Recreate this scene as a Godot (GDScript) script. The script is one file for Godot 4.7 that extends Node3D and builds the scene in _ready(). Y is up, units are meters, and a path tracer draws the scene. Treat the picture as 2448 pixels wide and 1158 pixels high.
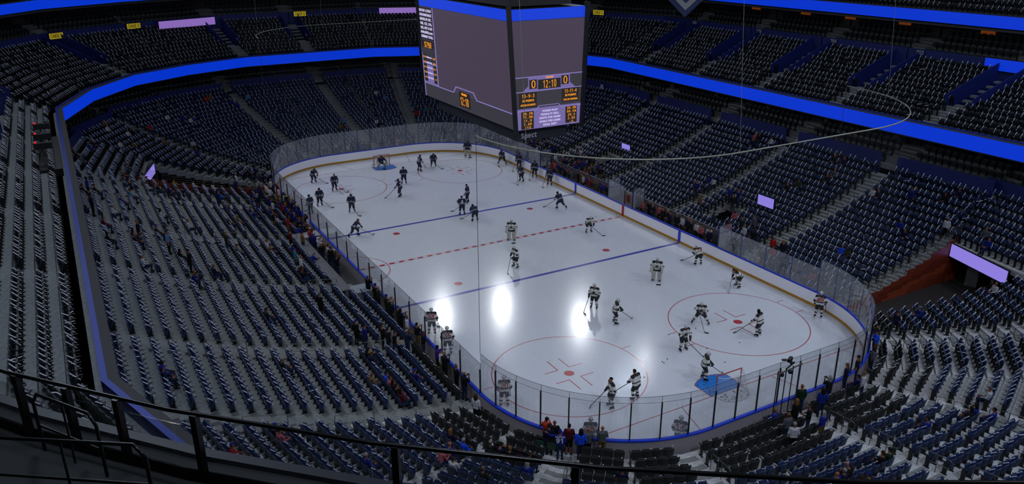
extends Node3D
# An ice arena before a hockey game: x runs along the rink, y is up, z runs across it (metres).

const RX := 30.48
const RZ := 12.954
const CX := 21.946
const CZ := 4.42
const RR := 8.534
const EYE := Vector3(55.40185, 24.29018, 29.92334)

var mats := {}
var counts := {}
var rng := RandomNumberGenerator.new()
var taken := {}          # seats that people sit on
var seat_all := []       # every seat of the lower bowl: [Transform3D, kind, row, tier]
var stick_all := []

class Shape:
	var v := PackedVector3Array()
	var n := PackedVector3Array()
	var t := PackedVector2Array()
	var i := PackedInt32Array()

	func tri(a: Vector3, b: Vector3, c: Vector3) -> void:
		var m := (b - a).cross(c - a).normalized()
		var k := v.size()
		v.append_array([a, b, c]); n.append_array([m, m, m]); t.append_array([Vector2.ZERO, Vector2.RIGHT, Vector2.ONE])
		i.append_array([k, k + 2, k + 1])

	# corners run counter-clockwise as seen from outside
	func quad(a: Vector3, b: Vector3, c: Vector3, d: Vector3, u := 1.0, w := 1.0) -> void:
		var m := (c - a).cross(d - b).normalized()
		var k := v.size()
		v.append_array([a, b, c, d]); n.append_array([m, m, m, m])
		t.append_array([Vector2(0, 0), Vector2(u, 0), Vector2(u, w), Vector2(0, w)])
		i.append_array([k, k + 2, k + 1, k, k + 3, k + 2])

	func hexa(p: Array) -> void:   # p: four corners of the floor (counter-clockwise from above), then the four above them
		quad(p[3], p[2], p[1], p[0]); quad(p[4], p[5], p[6], p[7])
		for k in 4:
			var j := (k + 1) % 4
			quad(p[k], p[j], p[j + 4], p[k + 4])

	func box(at: Vector3, size: Vector3, turn := Basis.IDENTITY) -> void:
		var h := size / 2.0
		var p := []
		for y in [-1, 1]:
			for c in [[-1, 1], [1, 1], [1, -1], [-1, -1]]:
				p.append(at + turn * Vector3(c[0] * h.x, y * h.y, c[1] * h.z))
		hexa(p)

	func bar(a: Vector3, b: Vector3, w: float, h: float) -> void:   # a square-edged bar from a to b
		var d := b - a
		var f := d.normalized()
		var s := f.cross(Vector3.UP)
		s = Vector3.RIGHT if s.length() < 0.01 else s.normalized()
		box((a + b) / 2.0, Vector3(w, h, d.length()), Basis(s, s.cross(f), -f))

	func tube(pts: Array, r: float, sides := 6, r1 := -1.0) -> void:
		var k0 := v.size()
		var m := pts.size()
		var side := Vector3.ZERO
		for q in m:
			var f: Vector3 = (pts[mini(q + 1, m - 1)] - pts[maxi(q - 1, 0)]).normalized()
			if q == 0:
				side = f.cross(Vector3.UP if absf(f.y) < 0.9 else Vector3.RIGHT).normalized()
			else:
				side = (side - f * side.dot(f)).normalized()
			var up := side.cross(f)
			var rad := r if r1 < 0.0 else lerpf(r, r1, q / float(m - 1))
			for s in sides:
				var a := TAU * s / sides
				var o := side * cos(a) + up * sin(a)
				v.append(pts[q] + o * rad); n.append(o); t.append(Vector2(s / float(sides), q))
		for q in m - 1:
			for s in sides:
				var a := k0 + q * sides + s
				var b := k0 + q * sides + (s + 1) % sides
				i.append_array([a, b + sides, a + sides, a, b, b + sides])
		for e in 2:
			var c := v.size()
			var base := k0 + (m - 1) * sides * e
			var f: Vector3 = (pts[m - 1] - pts[m - 2]).normalized() if e else (pts[0] - pts[1]).normalized()
			v.append(pts[m - 1] if e else pts[0]); n.append(f); t.append(Vector2.ZERO)
			for s in sides:
				v.append(v[base + s]); n.append(f); t.append(Vector2.ZERO)
			for s in sides:
				var a := c + 1 + s
				var b := c + 1 + (s + 1) % sides
				i.append_array([c, b, a] if e == 0 else [c, a, b])

	func lathe(at: Vector3, prof: Array, sides := 16) -> void:   # prof: [radius, height] from the bottom up
		var k0 := v.size()
		for q in prof.size():
			var p0: Array = prof[maxi(q - 1, 0)]
			var p1: Array = prof[mini(q + 1, prof.size() - 1)]
			var sl := Vector2(p1[1] - p0[1], p0[0] - p1[0]).normalized()
			for s in sides:
				var a := TAU * s / sides
				v.append(at + Vector3(cos(a) * prof[q][0], prof[q][1], sin(a) * prof[q][0]))
				n.append(Vector3(cos(a) * sl.x, sl.y, sin(a) * sl.x)); t.append(Vector2(s / float(sides), q))
		for q in prof.size() - 1:
			for s in sides:
				var a := k0 + q * sides + s
				var b := k0 + q * sides + (s + 1) % sides
				i.append_array([a, b, b + sides, a, b + sides, a + sides])

	func flat(poly: Array, y: float) -> void:   # a thin painted patch seen from above; poly of Vector2 (x, z)
		var pts := PackedVector2Array(poly)
		var idx := Geometry2D.triangulate_polygon(pts)
		for k in range(0, idx.size(), 3):
			var a := Vector3(pts[idx[k]].x, y, pts[idx[k]].y)
			var b := Vector3(pts[idx[k + 1]].x, y, pts[idx[k + 1]].y)
			var c := Vector3(pts[idx[k + 2]].x, y, pts[idx[k + 2]].y)
			if (b - a).cross(c - a).y < 0.0: tri(a, c, b)
			else: tri(a, b, c)

	func extrude(poly: Array, xf: Transform3D, depth: float) -> void:   # poly in the xy plane, counter-clockwise, thickness along z
		var pts := PackedVector2Array(poly)
		if Geometry2D.is_polygon_clockwise(pts): pts.reverse()
		var idx := Geometry2D.triangulate_polygon(pts)
		var f := func(p: Vector2, z: float) -> Vector3: return xf * Vector3(p.x, p.y, z)
		for k in range(0, idx.size(), 3):
			var a := pts[idx[k]]
			var b := pts[idx[k + 1]]
			var c := pts[idx[k + 2]]
			if (b - a).cross(c - a) < 0.0:
				var sw := b; b = c; c = sw
			tri(f.call(a, depth), f.call(b, depth), f.call(c, depth)); tri(f.call(a, 0.0), f.call(c, 0.0), f.call(b, 0.0))
		for k in pts.size():
			var a := pts[k]
			var b := pts[(k + 1) % pts.size()]
			quad(f.call(a, 0.0), f.call(b, 0.0), f.call(b, depth), f.call(a, depth))

	func mesh() -> ArrayMesh:
		var m := ArrayMesh.new()
		into(m)
		return m

	func into(m: ArrayMesh, mat: Material = null) -> void:
		if i.is_empty(): return
		var arr := []
		arr.resize(Mesh.ARRAY_MAX)
		arr[Mesh.ARRAY_VERTEX] = v; arr[Mesh.ARRAY_NORMAL] = n; arr[Mesh.ARRAY_TEX_UV] = t; arr[Mesh.ARRAY_INDEX] = i
		m.add_surface_from_arrays(Mesh.PRIMITIVE_TRIANGLES, arr)
		if mat: m.surface_set_material(m.get_surface_count() - 1, mat)


func paint(key: String, c: Color, rough := 0.7, metal := 0.0, spec := 0.5) -> StandardMaterial3D:
	if mats.has(key): return mats[key]
	var m := StandardMaterial3D.new()
	m.resource_name = key
	m.albedo_color = c; m.roughness = rough; m.metallic = metal; m.metallic_specular = spec
	mats[key] = m
	return m

func glow(key: String, c: Color, power: float) -> StandardMaterial3D:
	if mats.has(key): return mats[key]
	var m := StandardMaterial3D.new()
	m.resource_name = key
	m.albedo_color = Color(0.02, 0.02, 0.02); m.roughness = 0.6
	m.emission_enabled = true; m.emission = c; m.emission_energy_multiplier = power
	mats[key] = m
	return m

func grain(m: StandardMaterial3D, freq: float, lo: Color, hi: Color, scale: float, seed_ := 1) -> StandardMaterial3D:
	var nz := FastNoiseLite.new()
	nz.seed = seed_; nz.frequency = freq; nz.fractal_octaves = 4
	var tx := NoiseTexture2D.new()
	tx.width = 512; tx.height = 512; tx.seamless = true; tx.noise = nz
	var g := Gradient.new()
	g.set_color(0, lo); g.set_color(1, hi)
	tx.color_ramp = g
	m.albedo_texture = tx
	m.albedo_color = Color.WHITE
	m.uv1_triplanar = true; m.uv1_world_triplanar = true
	m.uv1_scale = Vector3.ONE * scale
	return m

func named(called: String) -> String:
	var k: int = counts.get(called, -1) + 1
	counts[called] = k
	return called if k == 0 else "%s_%03d" % [called, k]

func tag(o: Node3D, label: String, category := "", group := "", kind := "") -> Node3D:
	if label: o.set_meta("label", label)
	if category: o.set_meta("category", category)
	if group: o.set_meta("group", group)
	if kind: o.set_meta("kind", kind)
	return o

func thing(called: String, label: String, category: String, at := Vector3.ZERO, group := "", kind := "") -> Node3D:
	var o := Node3D.new()
	o.name = named(called)
	add_child(o)
	o.position = at
	return tag(o, label, category, group, kind)

func part(called: String, s, m: Material, parent: Node3D = null) -> MeshInstance3D:
	var o := MeshInstance3D.new()
	o.mesh = s.mesh() if s is Shape else s
	o.material_override = m
	if parent == null:
		o.name = named(called)
		add_child(o)
	else:
		o.name = called
		parent.add_child(o, true)
	return o

func lettering(words_: String, height: float, m: Material, parent: Node3D, xf: Transform3D, called := "lettering", width := 0.0, font_names := ["Droid Sans"], weight := 700) -> MeshInstance3D:
	var key := "text|%s|%.3f|%s" % [words_, height, font_names[0]]
	if not mats.has(key):
		var tm := TextMesh.new()
		var f := SystemFont.new()
		f.font_names = PackedStringArray(font_names); f.font_weight = weight
		tm.font = f
		tm.text = words_; tm.font_size = 64; tm.pixel_size = height / 46.0; tm.depth = 0.012
		tm.curve_step = 4.0
		mats[key] = tm
	var o := MeshInstance3D.new()
	o.name = called
	o.mesh = mats[key]
	o.material_override = m
	parent.add_child(o, true)
	o.transform = xf
	if width > 0.0:
		var w: float = o.mesh.get_aabb().size.x
		if w > 0.0: o.transform = xf * Transform3D(Basis.from_scale(Vector3(width / w, 1, 1)), Vector3.ZERO)
	return o

func v3(p: Vector2, y: float) -> Vector3:
	return Vector3(p.x, y, p.y)

func lamp_spot(called: String, at: Vector3, to: Vector3, energy: float, angle: float, soft: float, size_: float, c := Color(1, 0.98, 0.96)) -> SpotLight3D:
	var l := SpotLight3D.new()
	l.name = named(called)
	add_child(l)
	l.look_at_from_position(at, to, Vector3.UP)
	l.light_energy = energy; l.spot_angle = angle; l.spot_angle_attenuation = soft; l.light_size = size_
	l.light_color = c; l.shadow_enabled = true; l.spot_range = 120.0; l.spot_attenuation = 2.0
	return l

# ---------------------------------------------------------------- rink
func rim(off: float, seg := 0.45) -> Array:   # points round the rink, off metres outside the ice, with outward normals: [Vector2, Vector2]
	var out := []
	var r := RR + off
	for q in 4:
		var sx: float = [1, 1, -1, -1][q]
		var sz: float = [-1, 1, 1, -1][q]
		var a0: float = [-PI / 2, 0.0, PI / 2, PI][q]
		var m := maxi(2, int(ceil(r * PI / 2 / seg)))
		for k in m + 1:
			var a := a0 + PI / 2 * k / m
			var d := Vector2(cos(a), sin(a))
			out.append([Vector2(sx * CX, sz * CZ) + d * r, d])
	return out

func along(p0: Vector2, p1: Vector2, step: float) -> Array:
	var m := maxi(1, int(round(p0.distance_to(p1) / step)))
	var out := []
	for k in m + 1: out.append(p0.lerp(p1, k / float(m)))
	return out

# the spots round the rink where panes meet: straight sides every 2.44 m, ends every 1.52 m
func rim_stations() -> Array:   # [Vector2 point, Vector2 normal]
	var out := []
	for q in 4:
		var sx: float = [1, 1, -1, -1][q]
		var sz: float = [-1, 1, 1, -1][q]
		var a0: float = [-PI / 2, 0.0, PI / 2, PI][q]
		for k in 10:
			var a := a0 + PI / 2 * k / 9
			var d := Vector2(cos(a), sin(a))
			out.append([Vector2(sx * CX, sz * CZ) + d * RR, d])
		if q == 0 or q == 2:   # the ends
			for k in range(1, 6): out.append([Vector2(sx * RX, sx * lerpf(-CZ, CZ, k / 6.0)), Vector2(sx, 0)])
		else:                  # the sides
			for k in range(1, 18): out.append([Vector2(-sz * lerpf(-CX, CX, k / 18.0), sz * RZ), Vector2(0, sz)])
	return out

func line_patch(a: Vector2, b: Vector2, w: float) -> Array:
	var s := (b - a).normalized().orthogonal() * w / 2.0
	return [a + s, b + s, b - s, a - s]

func ring_shape(c: Vector2, r: float, w: float, a0: float, a1: float, y: float, seg := 72) -> Shape:
	var s := Shape.new()
	for k in seg:
		var p := lerpf(a0, a1, k / float(seg))
		var q := lerpf(a0, a1, (k + 1) / float(seg))
		var dp := Vector2(cos(p), sin(p))
		var dq := Vector2(cos(q), sin(q))
		s.quad(v3(c + dp * (r + w / 2), y), v3(c + dp * (r - w / 2), y), v3(c + dq * (r - w / 2), y), v3(c + dq * (r + w / 2), y))
	return s

func disc_shape(c: Vector2, r: float, y: float, seg := 28) -> Shape:
	var s := Shape.new()
	for k in seg:
		var p := TAU * k / seg
		var q := TAU * (k + 1) / seg
		s.tri(v3(c, y), v3(c + Vector2(cos(q), sin(q)) * r, y), v3(c + Vector2(cos(p), sin(p)) * r, y))
	return s

func ice_paint(key: String, c: Color) -> StandardMaterial3D:
	var m := paint(key, c, 0.2)
	m.clearcoat_enabled = true; m.clearcoat = 0.5; m.clearcoat_roughness = 0.12
	return m

func build_ice() -> void:
	var ft := 0.3048
	var ice := StandardMaterial3D.new()
	ice.resource_name = "ice"
	# skate marks: fine pale scratches in the sheet
	var im := Image.create(1024, 1024, false, Image.FORMAT_RGB8)
	im.fill(Color(0.765, 0.78, 0.815))
	var rough := Image.create(1024, 1024, false, Image.FORMAT_RGB8)
	rough.fill(Color(0.17, 0.17, 0.17))
	var r := RandomNumberGenerator.new()
	r.seed = 77
	for k in 900:
		var p := Vector2(r.randf() * 1024, r.randf() * 1024)
		var a := r.randfn(0.55, 0.5)
		var bend := r.randfn(0.0, 0.004)
		var n := r.randi_range(30, 160)
		var up := r.randf_range(0.012, 0.05)
		for q in n:
			var x := posmod(int(p.x), 1024)
			var y := posmod(int(p.y), 1024)
			var c := im.get_pixel(x, y)
			im.set_pixel(x, y, Color(minf(c.r + up, 0.9), minf(c.g + up, 0.9), minf(c.b + up, 0.92)))
			rough.set_pixel(x, y, Color.WHITE * (0.10 if k % 3 else 0.32))
			p += Vector2(cos(a), sin(a))
			a += bend
	ice.albedo_texture = ImageTexture.create_from_image(im)
	ice.roughness_texture = ImageTexture.create_from_image(rough)
	ice.roughness = 1.0
	ice.uv1_triplanar = true; ice.uv1_world_triplanar = true
	ice.uv1_scale = Vector3.ONE * 0.11
	ice.metallic_specular = 0.5
	var root := thing("ice_rink", "white ice sheet with red and blue painted hockey lines", "ice rink", Vector3.ZERO, "", "structure")
	var s := Shape.new()
	var poly := []
	for p in rim(0.02): poly.append(p[0])
	for k in poly.size():
		s.tri(Vector3.ZERO, v3(poly[(k + 1) % poly.size()], 0), v3(poly[k], 0))
	part("ice_sheet", s, ice, root)
	var red := ice_paint("line_red", Color(0.66, 0.25, 0.28))
	var blue := ice_paint("line_blue", Color(0.25, 0.27, 0.62))
	var white := ice_paint("line_white", Color(0.84, 0.84, 0.86))
	var aqua := ice_paint("crease_blue", Color(0.16, 0.46, 0.78))
	var y := 0.004
	for sx in [-1, 1]:
		var l := Shape.new()
		l.flat(line_patch(Vector2(sx * 25.5 * ft, -RZ), Vector2(sx * 25.5 * ft, RZ), ft), y)
		part("blue_line", l, blue, root)
		var g := Shape.new()
		var gz := CZ + sqrt(RR * RR - pow(89 * ft - CX, 2.0))
		g.flat(line_patch(Vector2(sx * 89 * ft, -gz), Vector2(sx * 89 * ft, gz), 0.06), y)
		part("goal_line", g, red, root)
		for sz in [-1, 1]:
			var t := Shape.new()
			t.flat(line_patch(Vector2(sx * 89 * ft, sz * 11 * ft), Vector2(sx * 100 * ft, sz * 14 * ft), 0.05), y)
			part("trapezoid_line", t, red, root)
			var c := Vector2(sx * 69 * ft, sz * 22 * ft)
			part("faceoff_circle", ring_shape(c, 15 * ft, 0.06, 0, TAU, y), red, root)
			part("faceoff_spot", disc_shape(c, ft, y), red, root)
			for qx in [-1, 1]:
				for qz in [-1, 1]:   # the two bars of each corner mark
					var m := Shape.new()
					var o := c + Vector2(qx * 0.62, qz * 0.40)
					m.flat(line_patch(o + Vector2(-qx * 0.03, 0), o + Vector2(qx * 1.2, 0), 0.06), y)
					m.flat(line_patch(o + Vector2(0, qz * 0.03), o + Vector2(0, qz * 0.9), 0.06), y)
					part("corner_mark", m, red, root)
				for qz in [-1, 1]:
					var h := Shape.new()
					h.flat(line_patch(c + Vector2(qx * 0.9, qz * 15 * ft), c + Vector2(qx * 0.9, qz * 17 * ft), 0.06), y)
					part("hash_mark", h, red, root)
			part("neutral_spot", disc_shape(Vector2(sx * 20 * ft, sz * 22 * ft), ft, y), red, root)
		var cr := Shape.new()   # goal crease
		var pts := []
		for k in 21:
			var a := lerpf(-1.0, 1.0, k / 20.0)
			var zz := a * 4 * ft
			pts.append(Vector2(sx * (89 * ft - sqrt(maxf(0.0, pow(6 * ft, 2.0) - zz * zz))), zz))
		pts.append(Vector2(sx * 89 * ft, 4 * ft)); pts.append(Vector2(sx * 89 * ft, -4 * ft))
		cr.flat(pts, y)
		part("goal_crease", cr, aqua, root)
		var ce := Shape.new()
		for k in 20:
			ce.flat(line_patch(pts[k], pts[k + 1], 0.05), y + 0.003)
		ce.flat(line_patch(pts[20], pts[21], 0.05), y + 0.003); ce.flat(line_patch(pts[22], pts[0], 0.05), y + 0.003)
		part("crease_outline", ce, red, root)
	var c0 := Shape.new()
	for e in [-1, 1]: c0.flat(line_patch(Vector2(e * 0.135, -RZ), Vector2(e * 0.135, RZ), 0.04), y)
	part("center_line", c0, red, root)
	for k in 32:   # red blocks of the chequered centre line
		var zz := -RZ + 0.4 + k * 0.81
		var b := Shape.new()
		b.flat(line_patch(Vector2(0, zz), Vector2(0, zz + 0.42), 0.23), y)
		part("center_line_block", b, red, root)
	part("referee_crease", ring_shape(Vector2(0, RZ), 10 * ft, 0.06, PI, TAU, y, 40), red, root)
	part("center_spot", disc_shape(Vector2.ZERO, 0.15, y + 0.004), blue, root)

func wall_strip(a: Array, b: Array, o0: float, o1: float, y0: float, y1: float, s: Shape, fine := 1) -> void:
	# a curved bar between two stations, from o0 to o1 outside the ice and from y0 to y1
	var arc: bool = a[1].angle_to(b[1]) != 0.0 and absf(a[1].angle_to(b[1])) > 0.01
	var m := fine if arc else 1
	for k in m:
		var f0 := k / float(m)
		var f1 := (k + 1) / float(m)
		var p := [[], []]
		for e in 2:
			var f := f0 if e == 0 else f1
			if arc:
				var c: Vector2 = a[0] - a[1] * RR
				var d: Vector2 = a[1].rotated(a[1].angle_to(b[1]) * f)
				p[e] = [c + d * (RR + o0), c + d * (RR + o1)]
			else:
				var at: Vector2 = a[0].lerp(b[0], f)
				p[e] = [at + a[1] * o0, at + a[1] * o1]
		# stations run clockwise as seen from above, so the outside is on the left
		s.hexa([v3(p[0][0], y0), v3(p[1][0], y0), v3(p[1][1], y0), v3(p[0][1], y0), v3(p[0][0], y1), v3(p[1][0], y1), v3(p[1][1], y1), v3(p[0][1], y1)])

func build_boards() -> void:
	var st := rim_stations()
	var n := st.size()
	var white := paint("board_white", Color(0.92, 0.91, 0.94), 0.35)
	var yellow := paint("kick_yellow", Color(0.66, 0.48, 0.05), 0.45)
	var blue := paint("cap_blue", Color(0.02, 0.19, 0.72), 0.4)
	var grey := paint("board_back_grey", Color(0.50, 0.47, 0.49), 0.6)
	var post_m := paint("post_black", Color(0.012, 0.014, 0.03), 0.4)
	var post_b := paint("post_blue", Color(0.02, 0.10, 0.36), 0.4)
	var redm := paint("marker_red", Color(0.66, 0.03, 0.05), 0.4)
	var clear := StandardMaterial3D.new()
	clear.resource_name = "rink_glass"
	clear.transparency = BaseMaterial3D.TRANSPARENCY_ALPHA
	clear.albedo_color = Color(0.62, 0.64, 0.67, 0.17); clear.roughness = 0.03
	var edge := StandardMaterial3D.new()
	edge.resource_name = "glass_edge"
	edge.transparency = BaseMaterial3D.TRANSPARENCY_ALPHA
	edge.albedo_color = Color(0.30, 0.32, 0.33, 0.62); edge.roughness = 0.2
	var boards := thing("rink_boards", "white dasher boards with yellow kick strip and blue cap round the ice", "boards")
	var glass := thing("rink_glass", "clear shield panes on posts along the top of the dasher boards", "glass")
	for k in n:
		var a: Array = st[k]
		var b: Array = st[(k + 1) % n]
		var mid: Vector2 = (a[0] + b[0]) / 2.0
		var f := 4
		var s := Shape.new(); wall_strip(a, b, 0.0, 0.06, 0.2, 1.04, s, f); part("board_panel", s, white, boards)
		s = Shape.new(); wall_strip(a, b, -0.012, 0.06, 0.0, 0.2, s, f); part("kick_strip", s, yellow, boards)
		s = Shape.new(); wall_strip(a, b, -0.01, 0.17, 1.04, 1.12, s, f); part("cap_rail", s, blue, boards)
		s = Shape.new(); wall_strip(a, b, 0.09, 0.13, 0.0, 1.04, s, f); part("back_panel", s, grey, boards)
		var end: bool = absf(mid.x) > CX - 0.02
		var far_side: bool = mid.y < 0
		# open stretches: the two players' benches on the far side
		var open: bool = far_side and not end and mid.x < 11.3 and mid.x > -14.6 and not (mid.x > -2.6 and mid.x < 1.2)
		if open: continue
		var top := 3.52 if end else 2.88
		s = Shape.new(); wall_strip(a, b, 0.055, 0.067, 1.12, top - 0.012, s, f); part("pane", s, clear, glass)
		s = Shape.new(); wall_strip(a, b, 0.052, 0.070, top - 0.012, top + 0.004, s, f); part("pane_edge", s, edge, glass)
		s = Shape.new(); wall_strip(a, b, 0.052, 0.070, top - (0.34 if end else 0.0) - 0.006, top - (0.34 if end else 0.0) + 0.004, s, f)
		if end and mid.x > 0: part("pane_joint", s, edge, glass)
		if true:
			var p: Vector2 = a[0] + a[1] * 0.062
			var d: Vector2 = a[1]
			s = Shape.new()
			var camera_side: bool = p.y > 4 or p.x > 26
			s.box(v3(p + d * 0.03, (1.1 + top - 0.33) / 2.0) if camera_side else v3(p + d * 0.03, (1.1 + top) / 2.0), Vector3(0.055, top - 0.33 - 1.1 if camera_side else top - 1.1, 0.075), Basis(Vector3.UP, -Vector2(0, 1).angle_to(d)))
			part("post", s, post_m if camera_side else post_b, glass)
			s = Shape.new()
			s.box(v3(p, top - 0.17), Vector3(0.014, 0.34, 0.03), Basis(Vector3.UP, -Vector2(0, 1).angle_to(d)))
			if camera_side: part("clip", s, edge, glass)
	# closing posts at the bench gaps
	for x in [12.19, 1.22, -2.44, -14.63]:
		var s := Shape.new()
		s.box(Vector3(x, 2.0, -RZ - 0.09), Vector3(0.06, 1.78, 0.09))
		part("post", s, post_b, glass)
		s = Shape.new()
		s.box(Vector3(x, 1.98, -RZ - 0.75), Vector3(0.014, 1.72, 1.3))
		part("return_pane", s, clear, glass)
		s = Shape.new()
		s.box(Vector3(x, 2.0, -RZ - 1.42), Vector3(0.06, 1.78, 0.06))
		part("post", s, post_b, glass)
	# line markers painted on the far boards
	for e in [[-25.5 * 0.3048, blue, "blue_line_marker"], [25.5 * 0.3048, blue, "blue_line_marker"], [0.0, redm, "center_line_marker"]]:
		for sz in [-1, 1]:
			var s := Shape.new()
			s.box(Vector3(e[0], 0.56, sz * (RZ - 0.012)), Vector3(0.305, 1.0, 0.02))
			part(e[2], s, e[1], boards)

func build_goal(sx: float, label: String) -> void:
	var red := paint("goal_red", Color(0.55, 0.02, 0.04), 0.35)
	var white := paint("goal_white", Color(0.72, 0.72, 0.72), 0.5)
	var root := thing("hockey_goal", label, "goal", Vector3(sx * 89 * 0.3048, 0, 0))
	var w := 0.9144
	var h := 1.2192
	var f := sx   # the net lies behind the goal line
	var post := func(pts: Array, r: float, called: String, m: Material) -> void:
		var s := Shape.new(); s.tube(pts, r, 8); part(called, s, m, root)
	post.call([Vector3(0, 0, -w), Vector3(0, h, -w)], 0.034, "post", red)
	post.call([Vector3(0, 0, w), Vector3(0, h, w)], 0.034, "post", red)
	post.call([Vector3(0, h, -w - 0.03), Vector3(0, h, w + 0.03)], 0.034, "crossbar", red)
	var curve := func(d: float, ww: float, y: float) -> Array:
		var pts := []
		for k in 25:
			var a := PI * k / 24
			pts.append(Vector3(f * d * pow(sin(a), 0.6), y, -ww * cos(a)))
		return pts
	post.call(curve.call(1.12, w + 0.12, 0.03), 0.028, "base_frame", white)
	post.call(curve.call(0.5, w, h - 0.02), 0.02, "top_frame", white)
	post.call([Vector3(f * 0.5, h, 0), Vector3(f * 1.1, 0.03, 0)], 0.018, "back_brace", white)
	# netting: thin cords from the top frame to the base frame
	var cord := paint("goal_cord", Color(0.78, 0.78, 0.78), 0.8)
	var s2 := Shape.new()
	var top: Array = curve.call(0.5, w, h - 0.02)
	var low: Array = curve.call(1.12, w + 0.12, 0.03)
	var fine := 44
	var at := func(c: Array, t: float) -> Vector3:
		var q := t * (c.size() - 1)
		var k := mini(int(q), c.size() - 2)
		return c[k].lerp(c[k + 1], q - k)
	for k in fine + 1:
		s2.tube([at.call(top, k / float(fine)), at.call(low, k / float(fine))], 0.004, 3)
	for q in range(1, 12):
		for k in fine:
			var y0 := q / 12.0
			var a: Vector3 = at.call(top, k / float(fine)).lerp(at.call(low, k / float(fine)), y0)
			var b: Vector3 = at.call(top, (k + 1) / float(fine)).lerp(at.call(low, (k + 1) / float(fine)), y0)
			s2.tube([a, b], 0.004, 3)
	for k in 19:
		var zz := lerpf(-w, w, k / 18.0)
		var d := 0.5 * pow(maxf(0.0, 1.0 - zz * zz / (w * w)), 0.3)
		s2.tube([Vector3(0, h, zz), Vector3(f * d, h - 0.02, zz)], 0.004, 3)
	part("net", s2, cord, root)

func build_netting() -> void:
	# the safety nets over both ends hang from a bent pipe down to the glass
	var im := Image.create(64, 64, true, Image.FORMAT_RGBA8)
	im.fill(Color(0.30, 0.31, 0.33, 0.0))
	for k in 64:
		im.set_pixel(k, 0, Color(0.30, 0.31, 0.33, 0.5)); im.set_pixel(0, k, Color(0.30, 0.31, 0.33, 0.5))
		im.set_pixel(k, 1, Color(0.30, 0.31, 0.33, 0.2)); im.set_pixel(1, k, Color(0.30, 0.31, 0.33, 0.2))
	var m := StandardMaterial3D.new()
	m.resource_name = "safety_net"
	m.transparency = BaseMaterial3D.TRANSPARENCY_ALPHA
	m.albedo_texture = ImageTexture.create_from_image(im)
	m.roughness = 0.9
	var pipe := paint("net_pipe", Color(0.50, 0.51, 0.46), 0.4, 0.3)
	var cable := paint("net_cable", Color(0.42, 0.43, 0.40), 0.5, 0.3)
	var dark := paint("net_hem", Color(0.06, 0.06, 0.07), 0.8)
	for sx in [1, -1]:
		var root := thing("safety_net", "thin netting hung from a curved pipe over the end with the %s crease" % ("empty blue" if sx > 0 else "occupied"), "netting")
		var pts := []
		for e in rim(0.06):
			if e[0].x * sx > CX - 0.5: pts.append(e[0])
		pts.sort_custom(func(a, b): return atan2(a.y, a.x * sx - CX + 3.0) < atan2(b.y, b.x * sx - CX + 3.0))
		var s := Shape.new()
		var run := 0.0
		var top := []
		var hem := []
		for k in pts.size():
			top.append(v3(pts[k], 15.25)); hem.append(v3(pts[k], 3.54))
		for k in pts.size() - 1:
			var d: float = pts[k].distance_to(pts[k + 1])
			var k0 := s.v.size()
			s.quad(v3(pts[k], 3.53), v3(pts[k + 1], 3.53), v3(pts[k + 1], 15.25), v3(pts[k], 15.25))
			var u0 := run / 0.05
			var u1 := (run + d) / 0.05
			s.t[k0] = Vector2(u0, 0); s.t[k0 + 1] = Vector2(u1, 0); s.t[k0 + 2] = Vector2(u1, 11.7 / 0.05); s.t[k0 + 3] = Vector2(u0, 11.7 / 0.05)
			run += d
		part("net", s, m, root)
		s = Shape.new(); s.tube(top, 0.035, 6); part("pipe", s, pipe, root)
		for e in [0, pts.size() - 1]:
			s = Shape.new(); s.tube([hem[e], top[e]], 0.013, 5); part("edge_cord", s, dark, root)
		for k in [8, pts.size() - 9, pts.size() / 2]:
			s = Shape.new(); s.tube([top[k], top[k] + Vector3(-sx * 1.5, 15.0, 0)], 0.012, 4); part("cable", s, cable, root)

# ---------------------------------------------------------------- seating bowl
# a facet of seating: rows run from line A to line B; A(s) = a + da * s
class Facet:
	var a: Vector2
	var da: Vector2
	var b: Vector2
	var db: Vector2
	var rows := 20
	var pitch := 0.83
	var y0 := 0.25
	var p := 0.13
	var q := 0.0108
	var aisle_a := false
	var aisle_b := false
	var first := 0            # rows below this one are left out (a tunnel runs there)
	var name := ""
	var side := ""
	var gaps := []            # [from row, to row, from metre, to metre along the row]
	func y(k: float) -> float:
		var s := k * pitch
		return y0 + p * s + q * s * s
	func at(s: float, f: float) -> Vector2:
		return (a + da * s).lerp(b + db * s, f)
	func out() -> Vector2:
		var d := (b - a).orthogonal().normalized()
		return d if d.dot(da + db) > 0 else -d
	func length(s: float) -> float:
		return (a + da * s).distance_to(b + db * s)

var lower := []
var club := []

func facet(a: Vector2, da: Vector2, b: Vector2, db: Vector2, rows: int, mixed: float, aa: bool, ab: bool, side: String) -> Facet:
	var f := Facet.new()
	f.a = a; f.da = da; f.b = b; f.db = db; f.rows = rows
	f.p = lerpf(0.13, 0.115, mixed); f.q = lerpf(0.0108, 0.0058, mixed)
	f.aisle_a = aa; f.aisle_b = ab; f.side = side
	return f

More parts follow.
